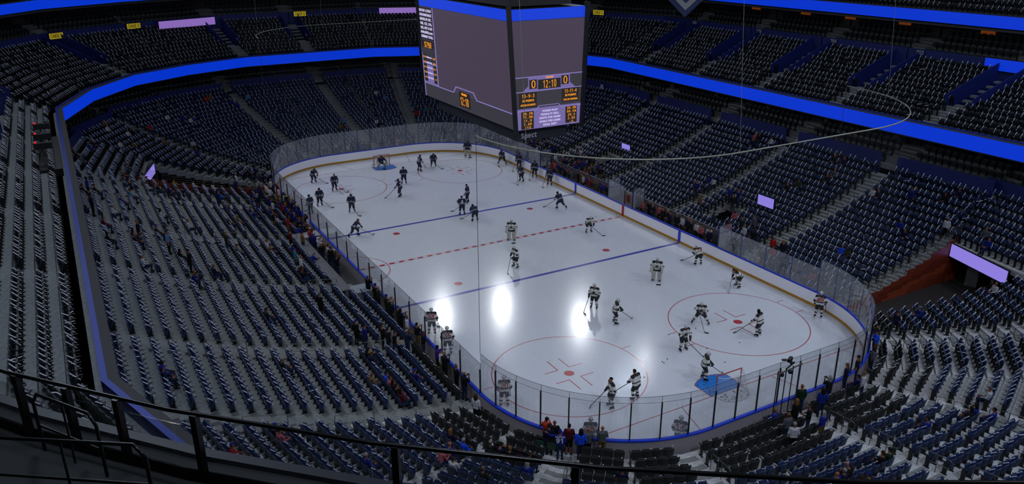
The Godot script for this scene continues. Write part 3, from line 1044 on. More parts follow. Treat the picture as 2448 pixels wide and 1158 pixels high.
# ---------------------------------------------------------------- people
# a body is one smooth skin round tapered bones: [region, from, to, radius, radius]
func skin_bones(bones: Array, cell: float, soft: float) -> Dictionary:
	var lo := Vector3.ONE * 99.0
	var hi := -lo
	for b in bones:
		var r: float = maxf(b[3], b[4]) + cell * 3.0
		lo = lo.min(b[1] - Vector3.ONE * r).min(b[2] - Vector3.ONE * r)
		hi = hi.max(b[1] + Vector3.ONE * r).max(b[2] + Vector3.ONE * r)
	var nx := int((hi.x - lo.x) / cell) + 2
	var ny := int((hi.y - lo.y) / cell) + 2
	var nz := int((hi.z - lo.z) / cell) + 2
	var field := PackedFloat32Array()
	field.resize(nx * ny * nz); field.fill(9.0)
	var best := field.duplicate()
	var reg := PackedByteArray()
	reg.resize(nx * ny * nz)
	var names := []
	for b in bones:
		var id := names.find(b[0])
		if id < 0:
			id = names.size(); names.append(b[0])
		var pa: Vector3 = b[1]
		var ab: Vector3 = b[2] - b[1]
		var l2 := maxf(ab.length_squared(), 1e-6)
		var ra: float = b[3]
		var dr: float = b[4] - b[3]
		var grow_ := maxf(b[3], b[4]) + cell * 2.0 + soft
		var m0: Vector3 = (pa.min(b[2]) - Vector3.ONE * grow_ - lo) / cell
		var m1: Vector3 = (pa.max(b[2]) + Vector3.ONE * grow_ - lo) / cell
		for z in range(maxi(0, int(m0.z)), mini(nz, int(m1.z) + 2)):
			for y in range(maxi(0, int(m0.y)), mini(ny, int(m1.y) + 2)):
				var row := (z * ny + y) * nx
				for x in range(maxi(0, int(m0.x)), mini(nx, int(m1.x) + 2)):
					var q := Vector3(lo.x + x * cell, lo.y + y * cell, lo.z + z * cell) - pa
					var t := clampf(q.dot(ab) / l2, 0.0, 1.0)
					var d := (q - ab * t).length() - ra - dr * t
					var at := row + x
					if d < best[at]:
						best[at] = d; reg[at] = id
					var e := field[at]
					var h := soft - absf(e - d)
					field[at] = minf(e, d) - (h * h * 0.25 / soft if h > 0.0 else 0.0)
	var vid := PackedInt32Array()
	vid.resize(nx * ny * nz); vid.fill(-1)
	var verts := PackedVector3Array()
	var vreg := PackedByteArray()
	var sy := nx
	var sz := nx * ny
	var off := [0, 1, sy, sy + 1, sz, sz + 1, sz + sy, sz + sy + 1]
	for z in nz - 1:
		for y in ny - 1:
			var row := z * sz + y * sy
			for x in nx - 1:
				var at := row + x
				if absf(field[at]) > cell * 1.8: continue
				var mask := 0
				for c in 8:
					if field[at + off[c]] < 0.0: mask |= 1 << c
				if mask == 0 or mask == 255: continue
				var sum := Vector3.ZERO
				var n := 0
				for e in [[0, 1], [2, 3], [4, 5], [6, 7], [0, 2], [1, 3], [4, 6], [5, 7], [0, 4], [1, 5], [2, 6], [3, 7]]:
					var i0: int = e[0]
					var i1: int = e[1]
					if ((mask >> i0) & 1) == ((mask >> i1) & 1): continue
					var f0 := field[at + off[i0]]
					var f1 := field[at + off[i1]]
					var t := f0 / (f0 - f1)
					var p0 := Vector3(i0 & 1, (i0 >> 1) & 1, i0 >> 2)
					var p1 := Vector3(i1 & 1, (i1 >> 1) & 1, i1 >> 2)
					sum += p0.lerp(p1, t); n += 1
				vid[at] = verts.size()
				var loc := sum / n
				verts.append(lo + (Vector3(x, y, z) + loc) * cell)
				vreg.append(reg[at + (1 if loc.x > 0.5 else 0) + (sy if loc.y > 0.5 else 0) + (sz if loc.z > 0.5 else 0)])
	var nrm := PackedVector3Array()
	nrm.resize(verts.size())
	var quads := []
	for z in range(1, nz - 1):
		for y in range(1, ny - 1):
			var row := z * sz + y * sy
			for x in range(1, nx - 1):
				var at := row + x
				if vid[at] < 0: continue
				var s0 := field[at] < 0.0
				for ax in 3:
					var st: int = [1, sy, sz][ax]
					if s0 == (field[at + st] < 0.0): continue
					var u: int = [sy, sz, 1][ax]
					var w: int = [sz, 1, sy][ax]
					var a := vid[at]
					var b := vid[at - u]
					var c := vid[at - u - w]
					var d := vid[at - w]
					if a < 0 or b < 0 or c < 0 or d < 0: continue
					var q := [a, b, c, d] if s0 else [a, d, c, b]
					var fn := (verts[q[2]] - verts[q[0]]).cross(verts[q[3]] - verts[q[1]])
					for k in q: nrm[k] += fn
					quads.append(q)
	var out := {}
	for q in quads:
		var id := vreg[q[0]]
		if vreg[q[1]] == vreg[q[2]]: id = vreg[q[1]]
		var key: String = names[id]
		if not out.has(key): out[key] = [Shape.new(), {}]
		var s: Shape = out[key][0]
		var seen: Dictionary = out[key][1]
		var k4 := []
		for k in q:
			if not seen.has(k):
				seen[k] = s.v.size()
				s.v.append(verts[k]); s.n.append(nrm[k].normalized()); s.t.append(Vector2.ZERO)
			k4.append(seen[k])
		s.i.append_array([k4[0], k4[2], k4[1], k4[0], k4[3], k4[2]])
	for key in out: out[key] = out[key][0]
	return out

func blend_in(into: Dictionary, more: Dictionary, xf: Transform3D) -> void:
	for key in more:
		if not into.has(key): into[key] = Shape.new()
		var d: Shape = into[key]
		var s: Shape = more[key]
		var k0 := d.v.size()
		for k in s.v.size():
			d.v.append(xf * s.v[k]); d.n.append((xf.basis * s.n[k]).normalized()); d.t.append(Vector2.ZERO)
		for k in s.i: d.i.append(k + k0)

var head_cache := {}
var hand_cache := {}
var body_cache := {}

func head_of(kind: String) -> Dictionary:
	if head_cache.has(kind): return head_cache[kind]
	var b := [["skin", Vector3(0, 0.11, 0.0), Vector3(0, 0.13, 0.015), 0.082, 0.082], ["skin", Vector3(0, 0.035, -0.035), Vector3(0, 0.06, -0.03), 0.048, 0.06],
		["skin", Vector3(0, 0.088, -0.092), Vector3(0, 0.066, -0.108), 0.008, 0.014], ["skin", Vector3(-0.082, 0.07, 0.01), Vector3(-0.084, 0.10, 0.015), 0.014, 0.017],
		["skin", Vector3(0.082, 0.07, 0.01), Vector3(0.084, 0.10, 0.015), 0.014, 0.017], ["skin", Vector3(0, -0.06, 0.015), Vector3(0, 0.05, 0.01), 0.055, 0.052],
		["eyes", Vector3(-0.033, 0.095, -0.078), Vector3(-0.033, 0.095, -0.078), 0.010, 0.010], ["eyes", Vector3(0.033, 0.095, -0.078), Vector3(0.033, 0.095, -0.078), 0.010, 0.010],
		["mouth", Vector3(-0.018, 0.036, -0.083), Vector3(0.018, 0.036, -0.083), 0.007, 0.007]]
	if kind in ["short", "long"]:
		b.append(["hair", Vector3(0, 0.148, 0.028), Vector3(0, 0.13, 0.045), 0.083, 0.078])
		b.append(["hair", Vector3(-0.03, 0.185, -0.03), Vector3(0.03, 0.185, -0.03), 0.036, 0.036])
	if kind == "long":
		for e in [-1, 1]: b.append(["hair", Vector3(e * 0.06, 0.13, 0.03), Vector3(e * 0.085, -0.10, 0.05), 0.05, 0.035])
		b.append(["hair", Vector3(0, 0.11, 0.06), Vector3(0, -0.13, 0.075), 0.065, 0.05])
	if kind == "cap":
		b.append(["hat", Vector3(0, 0.152, 0.012), Vector3(0, 0.155, 0.02), 0.087, 0.085])
		b.append(["hat", Vector3(-0.03, 0.148, -0.09), Vector3(0.03, 0.148, -0.09), 0.018, 0.018])
		b.append(["hat", Vector3(-0.025, 0.140, -0.145), Vector3(0.025, 0.140, -0.145), 0.013, 0.013])
		b.append(["hair", Vector3(0, 0.085, 0.05), Vector3(0, 0.09, 0.05), 0.055, 0.055])
	if kind == "beanie":
		b.append(["hat", Vector3(0, 0.145, 0.015), Vector3(0, 0.175, 0.02), 0.092, 0.075])
		b.append(["hat", Vector3(0, 0.27, 0.02), Vector3(0, 0.275, 0.02), 0.03, 0.03])
	if kind == "helmet":
		b.append(["helmet", Vector3(0, 0.14, 0.0), Vector3(0, 0.15, 0.03), 0.107, 0.105])
		for e in [-1, 1]: b.append(["helmet", Vector3(e * 0.085, 0.07, 0.015), Vector3(e * 0.08, 0.12, 0.02), 0.035, 0.05])
		b.append(["helmet", Vector3(0, 0.06, 0.07), Vector3(0, 0.10, 0.07), 0.05, 0.06])
	if kind == "mask":
		b = [["helmet", Vector3(0, 0.13, 0.0), Vector3(0, 0.15, 0.02), 0.125, 0.118], ["helmet", Vector3(0, 0.03, -0.05), Vector3(0, 0.07, -0.04), 0.075, 0.09],
			["cage", Vector3(-0.045, 0.10, -0.105), Vector3(0.045, 0.10, -0.105), 0.032, 0.032], ["cage", Vector3(-0.03, 0.05, -0.112), Vector3(0.03, 0.05, -0.112), 0.028, 0.028], ["skin", Vector3(0, -0.08, 0.01), Vector3(0, 0.02, 0.0), 0.06, 0.06]]
	head_cache[kind] = skin_bones(b, 0.0125, 0.012)
	return head_cache[kind]

func hand_of(side: int, grip: bool) -> Dictionary:   # wrist at the origin, fingers along -y, palm towards -z
	var key := "%d%s" % [side, grip]
	if hand_cache.has(key): return hand_cache[key]
	var b := [["skin", Vector3(0, 0.03, 0), Vector3(0, -0.02, 0), 0.03, 0.027], ["skin", Vector3(-0.022, -0.03, 0), Vector3(-0.028, -0.075, 0), 0.016, 0.014], ["skin", Vector3(0.022, -0.03, 0), Vector3(0.028, -0.075, 0), 0.016, 0.014], ["skin", Vector3(0, -0.03, 0), Vector3(0, -0.08, 0), 0.017, 0.015]]
	var len_ := [0.062, 0.078, 0.085, 0.076]
	for k in 4:
		var x: float = -side * 0.034 + side * k * 0.0225
		var base := Vector3(x, -0.085, 0)
		var l: float = len_[3 - k]
		var bend := 1.5 if grip else 0.45
		var mid := base + Vector3(0, -cos(bend * 0.5), -sin(bend * 0.5)) * l * 0.5
		var tip := mid + Vector3(0, -cos(bend * 1.4), -sin(bend * 1.4)) * l * 0.5
		b.append(["skin", base, mid, 0.0095, 0.009]); b.append(["skin", mid, tip, 0.009, 0.008])
	var tb := Vector3(-side * 0.03, -0.03, -0.006)
	b.append(["skin", tb, tb + Vector3(-side * 0.028, -0.03, -0.018), 0.013, 0.011])
	b.append(["skin", tb + Vector3(-side * 0.028, -0.03, -0.018), tb + Vector3(-side * 0.030, -0.062, -0.034), 0.011, 0.009])
	hand_cache[key] = skin_bones(b, 0.0075, 0.006)
	return hand_cache[key]

func aim(from: Vector3, to: Vector3) -> Basis:   # -y runs from the first point to the second
	var y := (from - to).normalized()
	var z := Vector3.BACK - y * y.z
	if z.length() < 0.1: z = Vector3.UP - y * y.y
	z = z.normalized()
	return Basis(y.cross(z), y, z)

# joints of each pose: pelvis, chest, head base; then left and right shoulder, elbow, wrist, hip, knee, ankle, toe
func joints(pose: String) -> Dictionary:
	var j := {}
	var put := func(pelvis, chest, head, arms, legs) -> void:
		j.pelvis = pelvis; j.chest = chest; j.head = head; j.arms = arms; j.legs = legs
	var stand_legs := [[Vector3(-0.09, 0.90, 0), Vector3(-0.10, 0.49, -0.01), Vector3(-0.11, 0.09, 0.03), Vector3(-0.13, 0.045, -0.13)], [Vector3(0.09, 0.90, 0), Vector3(0.10, 0.49, -0.01), Vector3(0.11, 0.09, 0.03), Vector3(0.13, 0.045, -0.13)]]
	var sit_legs := [[Vector3(-0.09, 0.53, 0.10), Vector3(-0.13, 0.55, -0.32), Vector3(-0.13, 0.11, -0.30), Vector3(-0.15, 0.05, -0.45)], [Vector3(0.09, 0.53, 0.10), Vector3(0.13, 0.55, -0.32), Vector3(0.12, 0.11, -0.26), Vector3(0.14, 0.05, -0.41)]]
	var up := [Vector3(0, 0.95, 0), Vector3(0, 1.32, 0.0), Vector3(0, 1.53, -0.01)]
	match pose:
		"stand": put.call(up[0], up[1], up[2], [[Vector3(-0.18, 1.40, 0.01), Vector3(-0.25, 1.13, 0.03), Vector3(-0.24, 0.89, -0.05)], [Vector3(0.18, 1.40, 0.01), Vector3(0.25, 1.13, 0.03), Vector3(0.24, 0.89, -0.05)]], stand_legs)
		"phone": put.call(up[0], up[1], up[2], [[Vector3(-0.18, 1.40, 0.0), Vector3(-0.24, 1.20, -0.13), Vector3(-0.07, 1.40, -0.33)], [Vector3(0.18, 1.40, 0.0), Vector3(0.24, 1.20, -0.13), Vector3(0.07, 1.40, -0.33)]], stand_legs)
		"clasp": put.call(up[0], up[1], up[2], [[Vector3(-0.18, 1.40, 0.0), Vector3(-0.26, 1.15, 0.0), Vector3(-0.06, 1.09, -0.26)], [Vector3(0.18, 1.40, 0.0), Vector3(0.26, 1.15, 0.0), Vector3(0.06, 1.13, -0.26)]], stand_legs)
		"walk": put.call(up[0], Vector3(0, 1.32, -0.05), Vector3(0, 1.53, -0.08), [[Vector3(-0.18, 1.40, -0.04), Vector3(-0.24, 1.14, 0.08), Vector3(-0.22, 0.93, -0.05)], [Vector3(0.18, 1.40, -0.04), Vector3(0.25, 1.14, -0.1), Vector3(0.16, 1.02, -0.30)]], [[Vector3(-0.09, 0.9, 0), Vector3(-0.10, 0.50, -0.2), Vector3(-0.10, 0.09, -0.26), Vector3(-0.11, 0.045, -0.42)], [Vector3(0.09, 0.9, 0), Vector3(0.10, 0.47, 0.08), Vector3(0.10, 0.12, 0.34), Vector3(0.11, 0.05, 0.20)]])
		"reach": put.call(up[0], up[1], up[2], [[Vector3(-0.18, 1.40, 0.0), Vector3(-0.42, 1.32, -0.1), Vector3(-0.62, 1.42, -0.16)], [Vector3(0.18, 1.40, 0.01), Vector3(0.25, 1.13, 0.03), Vector3(0.22, 0.9, -0.08)]], stand_legs)
		"sit": put.call(Vector3(0, 0.55, 0.12), Vector3(0, 0.91, 0.15), Vector3(0, 1.12, 0.12), [[Vector3(-0.18, 0.99, 0.14), Vector3(-0.25, 0.74, 0.06), Vector3(-0.12, 0.66, -0.18)], [Vector3(0.18, 0.99, 0.14), Vector3(0.25, 0.74, 0.06), Vector3(0.12, 0.66, -0.18)]], sit_legs)
		"lean": put.call(Vector3(0, 0.55, 0.10), Vector3(0, 0.88, -0.04), Vector3(0, 1.07, -0.13), [[Vector3(-0.18, 0.96, -0.06), Vector3(-0.22, 0.70, -0.16), Vector3(-0.06, 0.70, -0.37)], [Vector3(0.18, 0.96, -0.06), Vector3(0.22, 0.70, -0.16), Vector3(0.06, 0.72, -0.37)]], sit_legs)
		"sitphone": put.call(Vector3(0, 0.55, 0.12), Vector3(0, 0.91, 0.14), Vector3(0, 1.11, 0.09), [[Vector3(-0.18, 0.99, 0.13), Vector3(-0.24, 0.75, -0.02), Vector3(-0.06, 0.90, -0.24)], [Vector3(0.18, 0.99, 0.13), Vector3(0.24, 0.75, -0.02), Vector3(0.06, 0.90, -0.24)]], sit_legs)
		# skaters
		"upright": put.call(Vector3(0, 1.02, 0.02), Vector3(0, 1.43, -0.05), Vector3(0, 1.66, -0.09), [[Vector3(-0.24, 1.52, -0.04), Vector3(-0.35, 1.22, 0.0), Vector3(-0.33, 0.97, -0.16)], [Vector3(0.24, 1.52, -0.04), Vector3(0.36, 1.22, 0.0), Vector3(0.33, 0.99, -0.2)]], [[Vector3(-0.12, 1.0, 0.02), Vector3(-0.16, 0.58, -0.07), Vector3(-0.2, 0.19, 0.02), Vector3(-0.22, 0.11, -0.16)], [Vector3(0.12, 1.0, 0.02), Vector3(0.16, 0.58, -0.07), Vector3(0.2, 0.19, 0.02), Vector3(0.22, 0.11, -0.16)]])
		"two_hand": put.call(Vector3(0, 0.98, 0.06), Vector3(0, 1.38, -0.08), Vector3(0, 1.59, -0.16), [[Vector3(-0.24, 1.46, -0.08), Vector3(-0.35, 1.18, -0.18), Vector3(-0.18, 0.98, -0.42)], [Vector3(0.24, 1.46, -0.08), Vector3(0.38, 1.2, -0.1), Vector3(0.22, 1.06, -0.3)]], [[Vector3(-0.12, 0.96, 0.06), Vector3(-0.17, 0.56, -0.08), Vector3(-0.22, 0.19, 0.06), Vector3(-0.25, 0.11, -0.12)], [Vector3(0.12, 0.96, 0.06), Vector3(0.17, 0.56, -0.1), Vector3(0.22, 0.19, 0.0), Vector3(0.25, 0.11, -0.18)]])
		"glide": put.call(Vector3(0, 0.85, 0.16), Vector3(0, 1.18, -0.14), Vector3(0, 1.34, -0.30), [[Vector3(-0.24, 1.27, -0.16), Vector3(-0.34, 1.02, -0.32), Vector3(-0.18, 0.84, -0.52)], [Vector3(0.24, 1.27, -0.16), Vector3(0.38, 1.04, -0.2), Vector3(0.24, 0.94, -0.4)]], [[Vector3(-0.13, 0.84, 0.14), Vector3(-0.2, 0.53, -0.14), Vector3(-0.25, 0.19, 0.06), Vector3(-0.28, 0.11, -0.12)], [Vector3(0.13, 0.84, 0.14), Vector3(0.2, 0.53, -0.16), Vector3(0.25, 0.19, 0.0), Vector3(0.28, 0.11, -0.18)]])
		"stride": put.call(Vector3(0, 0.88, 0.12), Vector3(0, 1.22, -0.16), Vector3(0, 1.39, -0.32), [[Vector3(-0.24, 1.31, -0.18), Vector3(-0.36, 1.06, -0.28), Vector3(-0.2, 0.88, -0.52)], [Vector3(0.24, 1.31, -0.18), Vector3(0.38, 1.08, -0.18), Vector3(0.26, 0.96, -0.42)]], [[Vector3(-0.13, 0.86, 0.1), Vector3(-0.19, 0.54, -0.22), Vector3(-0.2, 0.19, -0.12), Vector3(-0.22, 0.11, -0.3)], [Vector3(0.13, 0.86, 0.12), Vector3(0.26, 0.5, 0.16), Vector3(0.42, 0.25, 0.46), Vector3(0.5, 0.12, 0.34)]])
		"bent": put.call(Vector3(0, 0.93, 0.2), Vector3(0, 1.16, -0.16), Vector3(0, 1.24, -0.38), [[Vector3(-0.24, 1.22, -0.22), Vector3(-0.32, 0.94, -0.26), Vector3(-0.16, 0.78, -0.38)], [Vector3(0.24, 1.22, -0.22), Vector3(0.34, 0.96, -0.24), Vector3(0.18, 0.84, -0.34)]], [[Vector3(-0.13, 0.92, 0.18), Vector3(-0.2, 0.54, 0.0), Vector3(-0.24, 0.19, 0.08), Vector3(-0.27, 0.11, -0.1)], [Vector3(0.13, 0.92, 0.18), Vector3(0.2, 0.54, 0.0), Vector3(0.24, 0.19, 0.08), Vector3(0.27, 0.11, -0.1)]])
		"wide": put.call(Vector3(0, 0.82, 0.12), Vector3(0, 1.2, -0.02), Vector3(0, 1.4, -0.12), [[Vector3(-0.24, 1.29, -0.04), Vector3(-0.36, 1.04, -0.14), Vector3(-0.14, 0.9, -0.4)], [Vector3(0.24, 1.29, -0.04), Vector3(0.38, 1.1, -0.06), Vector3(0.16, 1.0, -0.32)]], [[Vector3(-0.14, 0.8, 0.1), Vector3(-0.32, 0.52, -0.06), Vector3(-0.5, 0.19, 0.06), Vector3(-0.56, 0.11, -0.1)], [Vector3(0.14, 0.8, 0.1), Vector3(0.32, 0.52, -0.06), Vector3(0.5, 0.19, 0.06), Vector3(0.56, 0.11, -0.1)]])
		"keeper": put.call(Vector3(0, 0.98, 0.04), Vector3(0, 1.4, -0.04), Vector3(0, 1.64, -0.08), [[Vector3(-0.27, 1.48, -0.02), Vector3(-0.42, 1.2, -0.02), Vector3(-0.38, 0.98, -0.2)], [Vector3(0.27, 1.48, -0.02), Vector3(0.42, 1.2, -0.02), Vector3(0.36, 0.98, -0.2)]], [[Vector3(-0.14, 0.96, 0.02), Vector3(-0.2, 0.58, -0.1), Vector3(-0.24, 0.19, 0.02), Vector3(-0.27, 0.11, -0.16)], [Vector3(0.14, 0.96, 0.02), Vector3(0.2, 0.58, -0.1), Vector3(0.24, 0.19, 0.02), Vector3(0.27, 0.11, -0.16)]])
		"keeper_low": put.call(Vector3(0, 0.62, 0.16), Vector3(0, 1.0, -0.08), Vector3(0, 1.2, -0.2), [[Vector3(-0.27, 1.08, -0.1), Vector3(-0.48, 0.84, -0.2), Vector3(-0.5, 0.66, -0.42)], [Vector3(0.27, 1.08, -0.1), Vector3(0.48, 0.84, -0.2), Vector3(0.46, 0.7, -0.42)]], [[Vector3(-0.14, 0.6, 0.12), Vector3(-0.3, 0.42, -0.26), Vector3(-0.46, 0.19, 0.08), Vector3(-0.52, 0.11, -0.08)], [Vector3(0.14, 0.6, 0.12), Vector3(0.3, 0.42, -0.26), Vector3(0.46, 0.19, 0.08), Vector3(0.52, 0.11, -0.08)]])
	return j

func fan_shapes(pose: String, head: String, short_sleeve: bool, shorts: bool) -> Dictionary:
	var key := "%s|%s|%s|%s" % [pose, head, short_sleeve, shorts]
	if body_cache.has(key): return body_cache[key]
	var bkey := "%s|%s|%s" % [pose, short_sleeve, shorts]
	var j := joints(pose)
	if not body_cache.has(bkey):
		var p: Vector3 = j.pelvis
		var c: Vector3 = j.chest
		var b := []
		for e in [-1, 1]:
			var o := Vector3(e * 0.07, 0, 0)
			b.append(["shirt", p + o + Vector3(0, 0.02, 0), (p + c) / 2.0 + o, 0.115, 0.11])
			b.append(["shirt", (p + c) / 2.0 + o, c + o, 0.115, 0.125])
		for e in 2:
			var arm: Array = j.arms[e]
			var leg: Array = j.legs[e]
			b.append(["shirt", c + Vector3(0, 0.02, 0), arm[0], 0.10, 0.068])
			b.append(["shirt", arm[0], arm[1], 0.066, 0.052])
			b.append(["body" if short_sleeve else "shirt", arm[1].lerp(arm[0], 0.1 if short_sleeve else 0.0), arm[2], 0.046, 0.034])
			b.append(["trousers", leg[0], leg[1], 0.098, 0.072])
			b.append(["trousers", leg[0] + Vector3(0, -0.02, 0), p + Vector3(0, -0.03, 0), 0.10, 0.11])
			b.append(["body" if shorts else "trousers", leg[1], leg[2], 0.062, 0.045])
			b.append(["shoes", leg[2] + Vector3(0, -0.035, 0.02), leg[3], 0.048, 0.042])
		b.append(["body", c + Vector3(0, 0.06, 0), j.head, 0.062, 0.054])
		body_cache[bkey] = skin_bones(b, 0.026, 0.03)
	var out := {}
	blend_in(out, body_cache[bkey], Transform3D.IDENTITY)
	var hb := Basis.IDENTITY
	if pose in ["lean", "sitphone"]: hb = Basis(Vector3.RIGHT, -0.35)
	var hd := {}
	for k in head_of(head): hd["body" if k == "skin" else k] = head_of(head)[k]
	blend_in(out, hd, Transform3D(hb, j.head))
	for e in 2:
		var arm: Array = j.arms[e]
		blend_in(out, {"body": hand_of(-1 if e == 0 else 1, pose in ["phone", "sitphone", "clasp"])["skin"]}, Transform3D(aim(arm[1], arm[2]), arm[2]))
	var meshes := {}
	for k in out: meshes[k] = out[k].mesh()
	body_cache[key] = meshes
	return meshes

func skater_shapes(pose: String, head: String) -> Dictionary:
	var key := "skater|%s|%s" % [pose, head]
	if body_cache.has(key): return body_cache[key]
	var j := joints(pose)
	var p: Vector3 = j.pelvis
	var c: Vector3 = j.chest
	var keeper := pose.begins_with("keeper")
	var b := []
	var hem := p.lerp(c, 0.12)
	for e in [-1, 1]:
		var o := Vector3(e * 0.10, 0, 0)
		b.append(["jersey", p.lerp(c, 0.42) + o, c + o, 0.165, 0.16])
		b.append(["stripe", p.lerp(c, 0.26) + o, p.lerp(c, 0.34) + o, 0.172, 0.170])
		b.append(["jersey_hem", hem + o, p.lerp(c, 0.2) + o, 0.176, 0.175])
		b.append(["pants", p + o * 0.9 + Vector3(0, -0.06, 0), p + o * 0.9, 0.155, 0.165])
	for e in 2:
		var arm: Array = j.arms[e]
		var leg: Array = j.legs[e]
		var w := 1.2 if keeper else 1.0
		b.append(["yoke", c + Vector3(0, 0.06, 0.0), arm[0] + Vector3(0, 0.02, 0), 0.13, 0.105 * w])
		b.append(["jersey", arm[0].lerp(arm[1], 0.35), arm[0].lerp(arm[1], 0.75), 0.098 * w, 0.09 * w])
		b.append(["stripe", arm[0].lerp(arm[1], 0.85), arm[1], 0.092 * w, 0.088 * w])
		b.append(["jersey", arm[1].lerp(arm[2], 0.12), arm[1].lerp(arm[2], 0.45), 0.086 * w, 0.078])
		b.append(["stripe", arm[1].lerp(arm[2], 0.55), arm[1].lerp(arm[2], 0.66), 0.08, 0.078])
		var f: Vector3 = (arm[2] - arm[1]).normalized()
		b.append(["gloves", arm[1].lerp(arm[2], 0.8), arm[2] + f * 0.03, 0.072, 0.066])
		b.append(["gloves", arm[2] + f * 0.02, arm[2] + f * 0.10 + Vector3(0, -0.01, -0.02), 0.062, 0.052])
		b.append(["gloves", arm[2] + f * 0.02, arm[2] + f * 0.06 + Vector3(-0.06 if e == 1 else 0.06, 0, -0.03), 0.035, 0.026])
		b.append(["pants", leg[0], leg[0].lerp(leg[1], 0.8), 0.145, 0.115])
		if keeper:
			for q in [-0.06, 0.06]:
				b.append(["pads", leg[1] + Vector3(q, 0.16, -0.07), leg[2] + Vector3(q, -0.08, -0.10), 0.095, 0.085])
		else:
			b.append(["socks", leg[0].lerp(leg[1], 0.92), leg[1].lerp(leg[2], 0.35), 0.095, 0.09])
			b.append(["sock_stripe", leg[1].lerp(leg[2], 0.45), leg[1].lerp(leg[2], 0.58), 0.088, 0.085])
			b.append(["socks", leg[1].lerp(leg[2], 0.66), leg[1].lerp(leg[2], 0.84), 0.080, 0.066])
		b.append(["skates", leg[1].lerp(leg[2], 0.88), leg[2], 0.062, 0.06])
		b.append(["skates", leg[2] + Vector3(0, -0.05, 0.03), leg[3] + Vector3(0, 0.02, 0), 0.055, 0.048])
	if keeper:
		var a0: Array = j.arms[0]
		var a1: Array = j.arms[1]
		b.append(["blocker", a0[2] + Vector3(-0.02, -0.12, -0.09), a0[2] + Vector3(-0.02, 0.14, -0.05), 0.085, 0.085])
		b.append(["blocker", a1[2] + Vector3(0.04, -0.10, -0.08), a1[2] + Vector3(0.02, 0.08, -0.06), 0.12, 0.09])
	b.append(["body", c + Vector3(0, 0.1, -0.02), j.head, 0.075, 0.06])
	if not body_cache.has("bulk|" + pose): body_cache["bulk|" + pose] = skin_bones(b, 0.0255, 0.035)
	var out := {}
	blend_in(out, body_cache["bulk|" + pose], Transform3D.IDENTITY)
	var hd := {}
	for k in head_of(head): hd["body" if k == "skin" else k] = head_of(head)[k]
	blend_in(out, hd, Transform3D(Basis(Vector3.RIGHT, -0.25 if pose in ["glide", "stride", "bent", "wide"] else -0.05).scaled(Vector3.ONE * 1.06), j.head))
	# blades
	var bl := Shape.new()
	for e in 2:
		var leg: Array = j.legs[e]
		var heel: Vector3 = leg[2] + Vector3(0, 0, 0.10)
		heel.y = 0.035
		var toe: Vector3 = leg[3] + Vector3(0, 0, -0.06)
		toe.y = 0.035
		if leg[2].y > 0.23: heel.y += leg[2].y - 0.19
		bl.bar(heel, toe, 0.012, 0.06)
	out["blades"] = bl
	var meshes := {}
	for k in out: meshes[k] = out[k].mesh()
	body_cache[key] = meshes
	return meshes

func stick_for(pose: String) -> Array:   # [top of the shaft, heel of the blade, toe of the blade] in the skater's own axes
	match pose:
		"upright": return [Vector3(0.30, 1.12, -0.06), Vector3(0.42, 0.04, -1.02), Vector3(0.18, 0.04, -1.20)]
		"two_hand": return [Vector3(0.28, 1.14, -0.22), Vector3(-0.62, 0.04, -1.22), Vector3(-0.88, 0.04, -1.28)]
		"glide": return [Vector3(0.32, 1.02, -0.32), Vector3(-0.62, 0.04, -1.30), Vector3(-0.88, 0.04, -1.36)]
		"stride": return [Vector3(0.34, 1.04, -0.34), Vector3(-0.60, 0.04, -1.34), Vector3(-0.86, 0.04, -1.40)]
		"bent": return [Vector3(0.42, 0.92, -0.26), Vector3(-0.72, 0.10, -0.94), Vector3(-0.96, 0.06, -1.06)]
		"wide": return [Vector3(0.20, 1.10, -0.22), Vector3(-0.30, 0.04, -1.25), Vector3(-0.56, 0.04, -1.32)]
		"keeper": return [Vector3(-0.42, 1.20, -0.16), Vector3(-0.44, 0.05, -0.72), Vector3(-0.12, 0.05, -0.80)]
		"keeper_low": return [Vector3(-0.56, 0.95, -0.34), Vector3(-0.28, 0.05, -0.76), Vector3(0.08, 0.05, -0.82)]
	return []

const CLOTH := {
	"white": Color(0.62, 0.62, 0.63), "grey": Color(0.26, 0.27, 0.29), "black": Color(0.022, 0.022, 0.026), "charcoal": Color(0.07, 0.072, 0.08), "blue": Color(0.05, 0.075, 0.32), "royal": Color(0.06, 0.11, 0.42),
	"bright_blue": Color(0.04, 0.24, 0.72), "sky_blue": Color(0.26, 0.42, 0.55), "navy": Color(0.03, 0.045, 0.15), "teal": Color(0.08, 0.36, 0.42), "red": Color(0.55, 0.05, 0.05), "orange": Color(0.60, 0.16, 0.05), "maroon": Color(0.25, 0.03, 0.08),
	"pink": Color(0.55, 0.28, 0.30), "tan": Color(0.36, 0.27, 0.16), "brown": Color(0.14, 0.09, 0.055), "green": Color(0.03, 0.13, 0.06), "olive": Color(0.14, 0.15, 0.08), "purple": Color(0.20, 0.08, 0.42), "yellow": Color(0.55, 0.40, 0.06), "denim": Color(0.07, 0.12, 0.22), "khaki": Color(0.33, 0.25, 0.14),
	"blond": Color(0.40, 0.28, 0.13), "dark": Color(0.035, 0.025, 0.02), "silver": Color(0.45, 0.44, 0.43), "skin_a": Color(0.52, 0.33, 0.25), "skin_b": Color(0.40, 0.24, 0.17), "skin_c": Color(0.17, 0.09, 0.06)}

func cloth(c: String) -> StandardMaterial3D:
	return paint("cloth_" + c, CLOTH[c], 0.85, 0.0, 0.3)

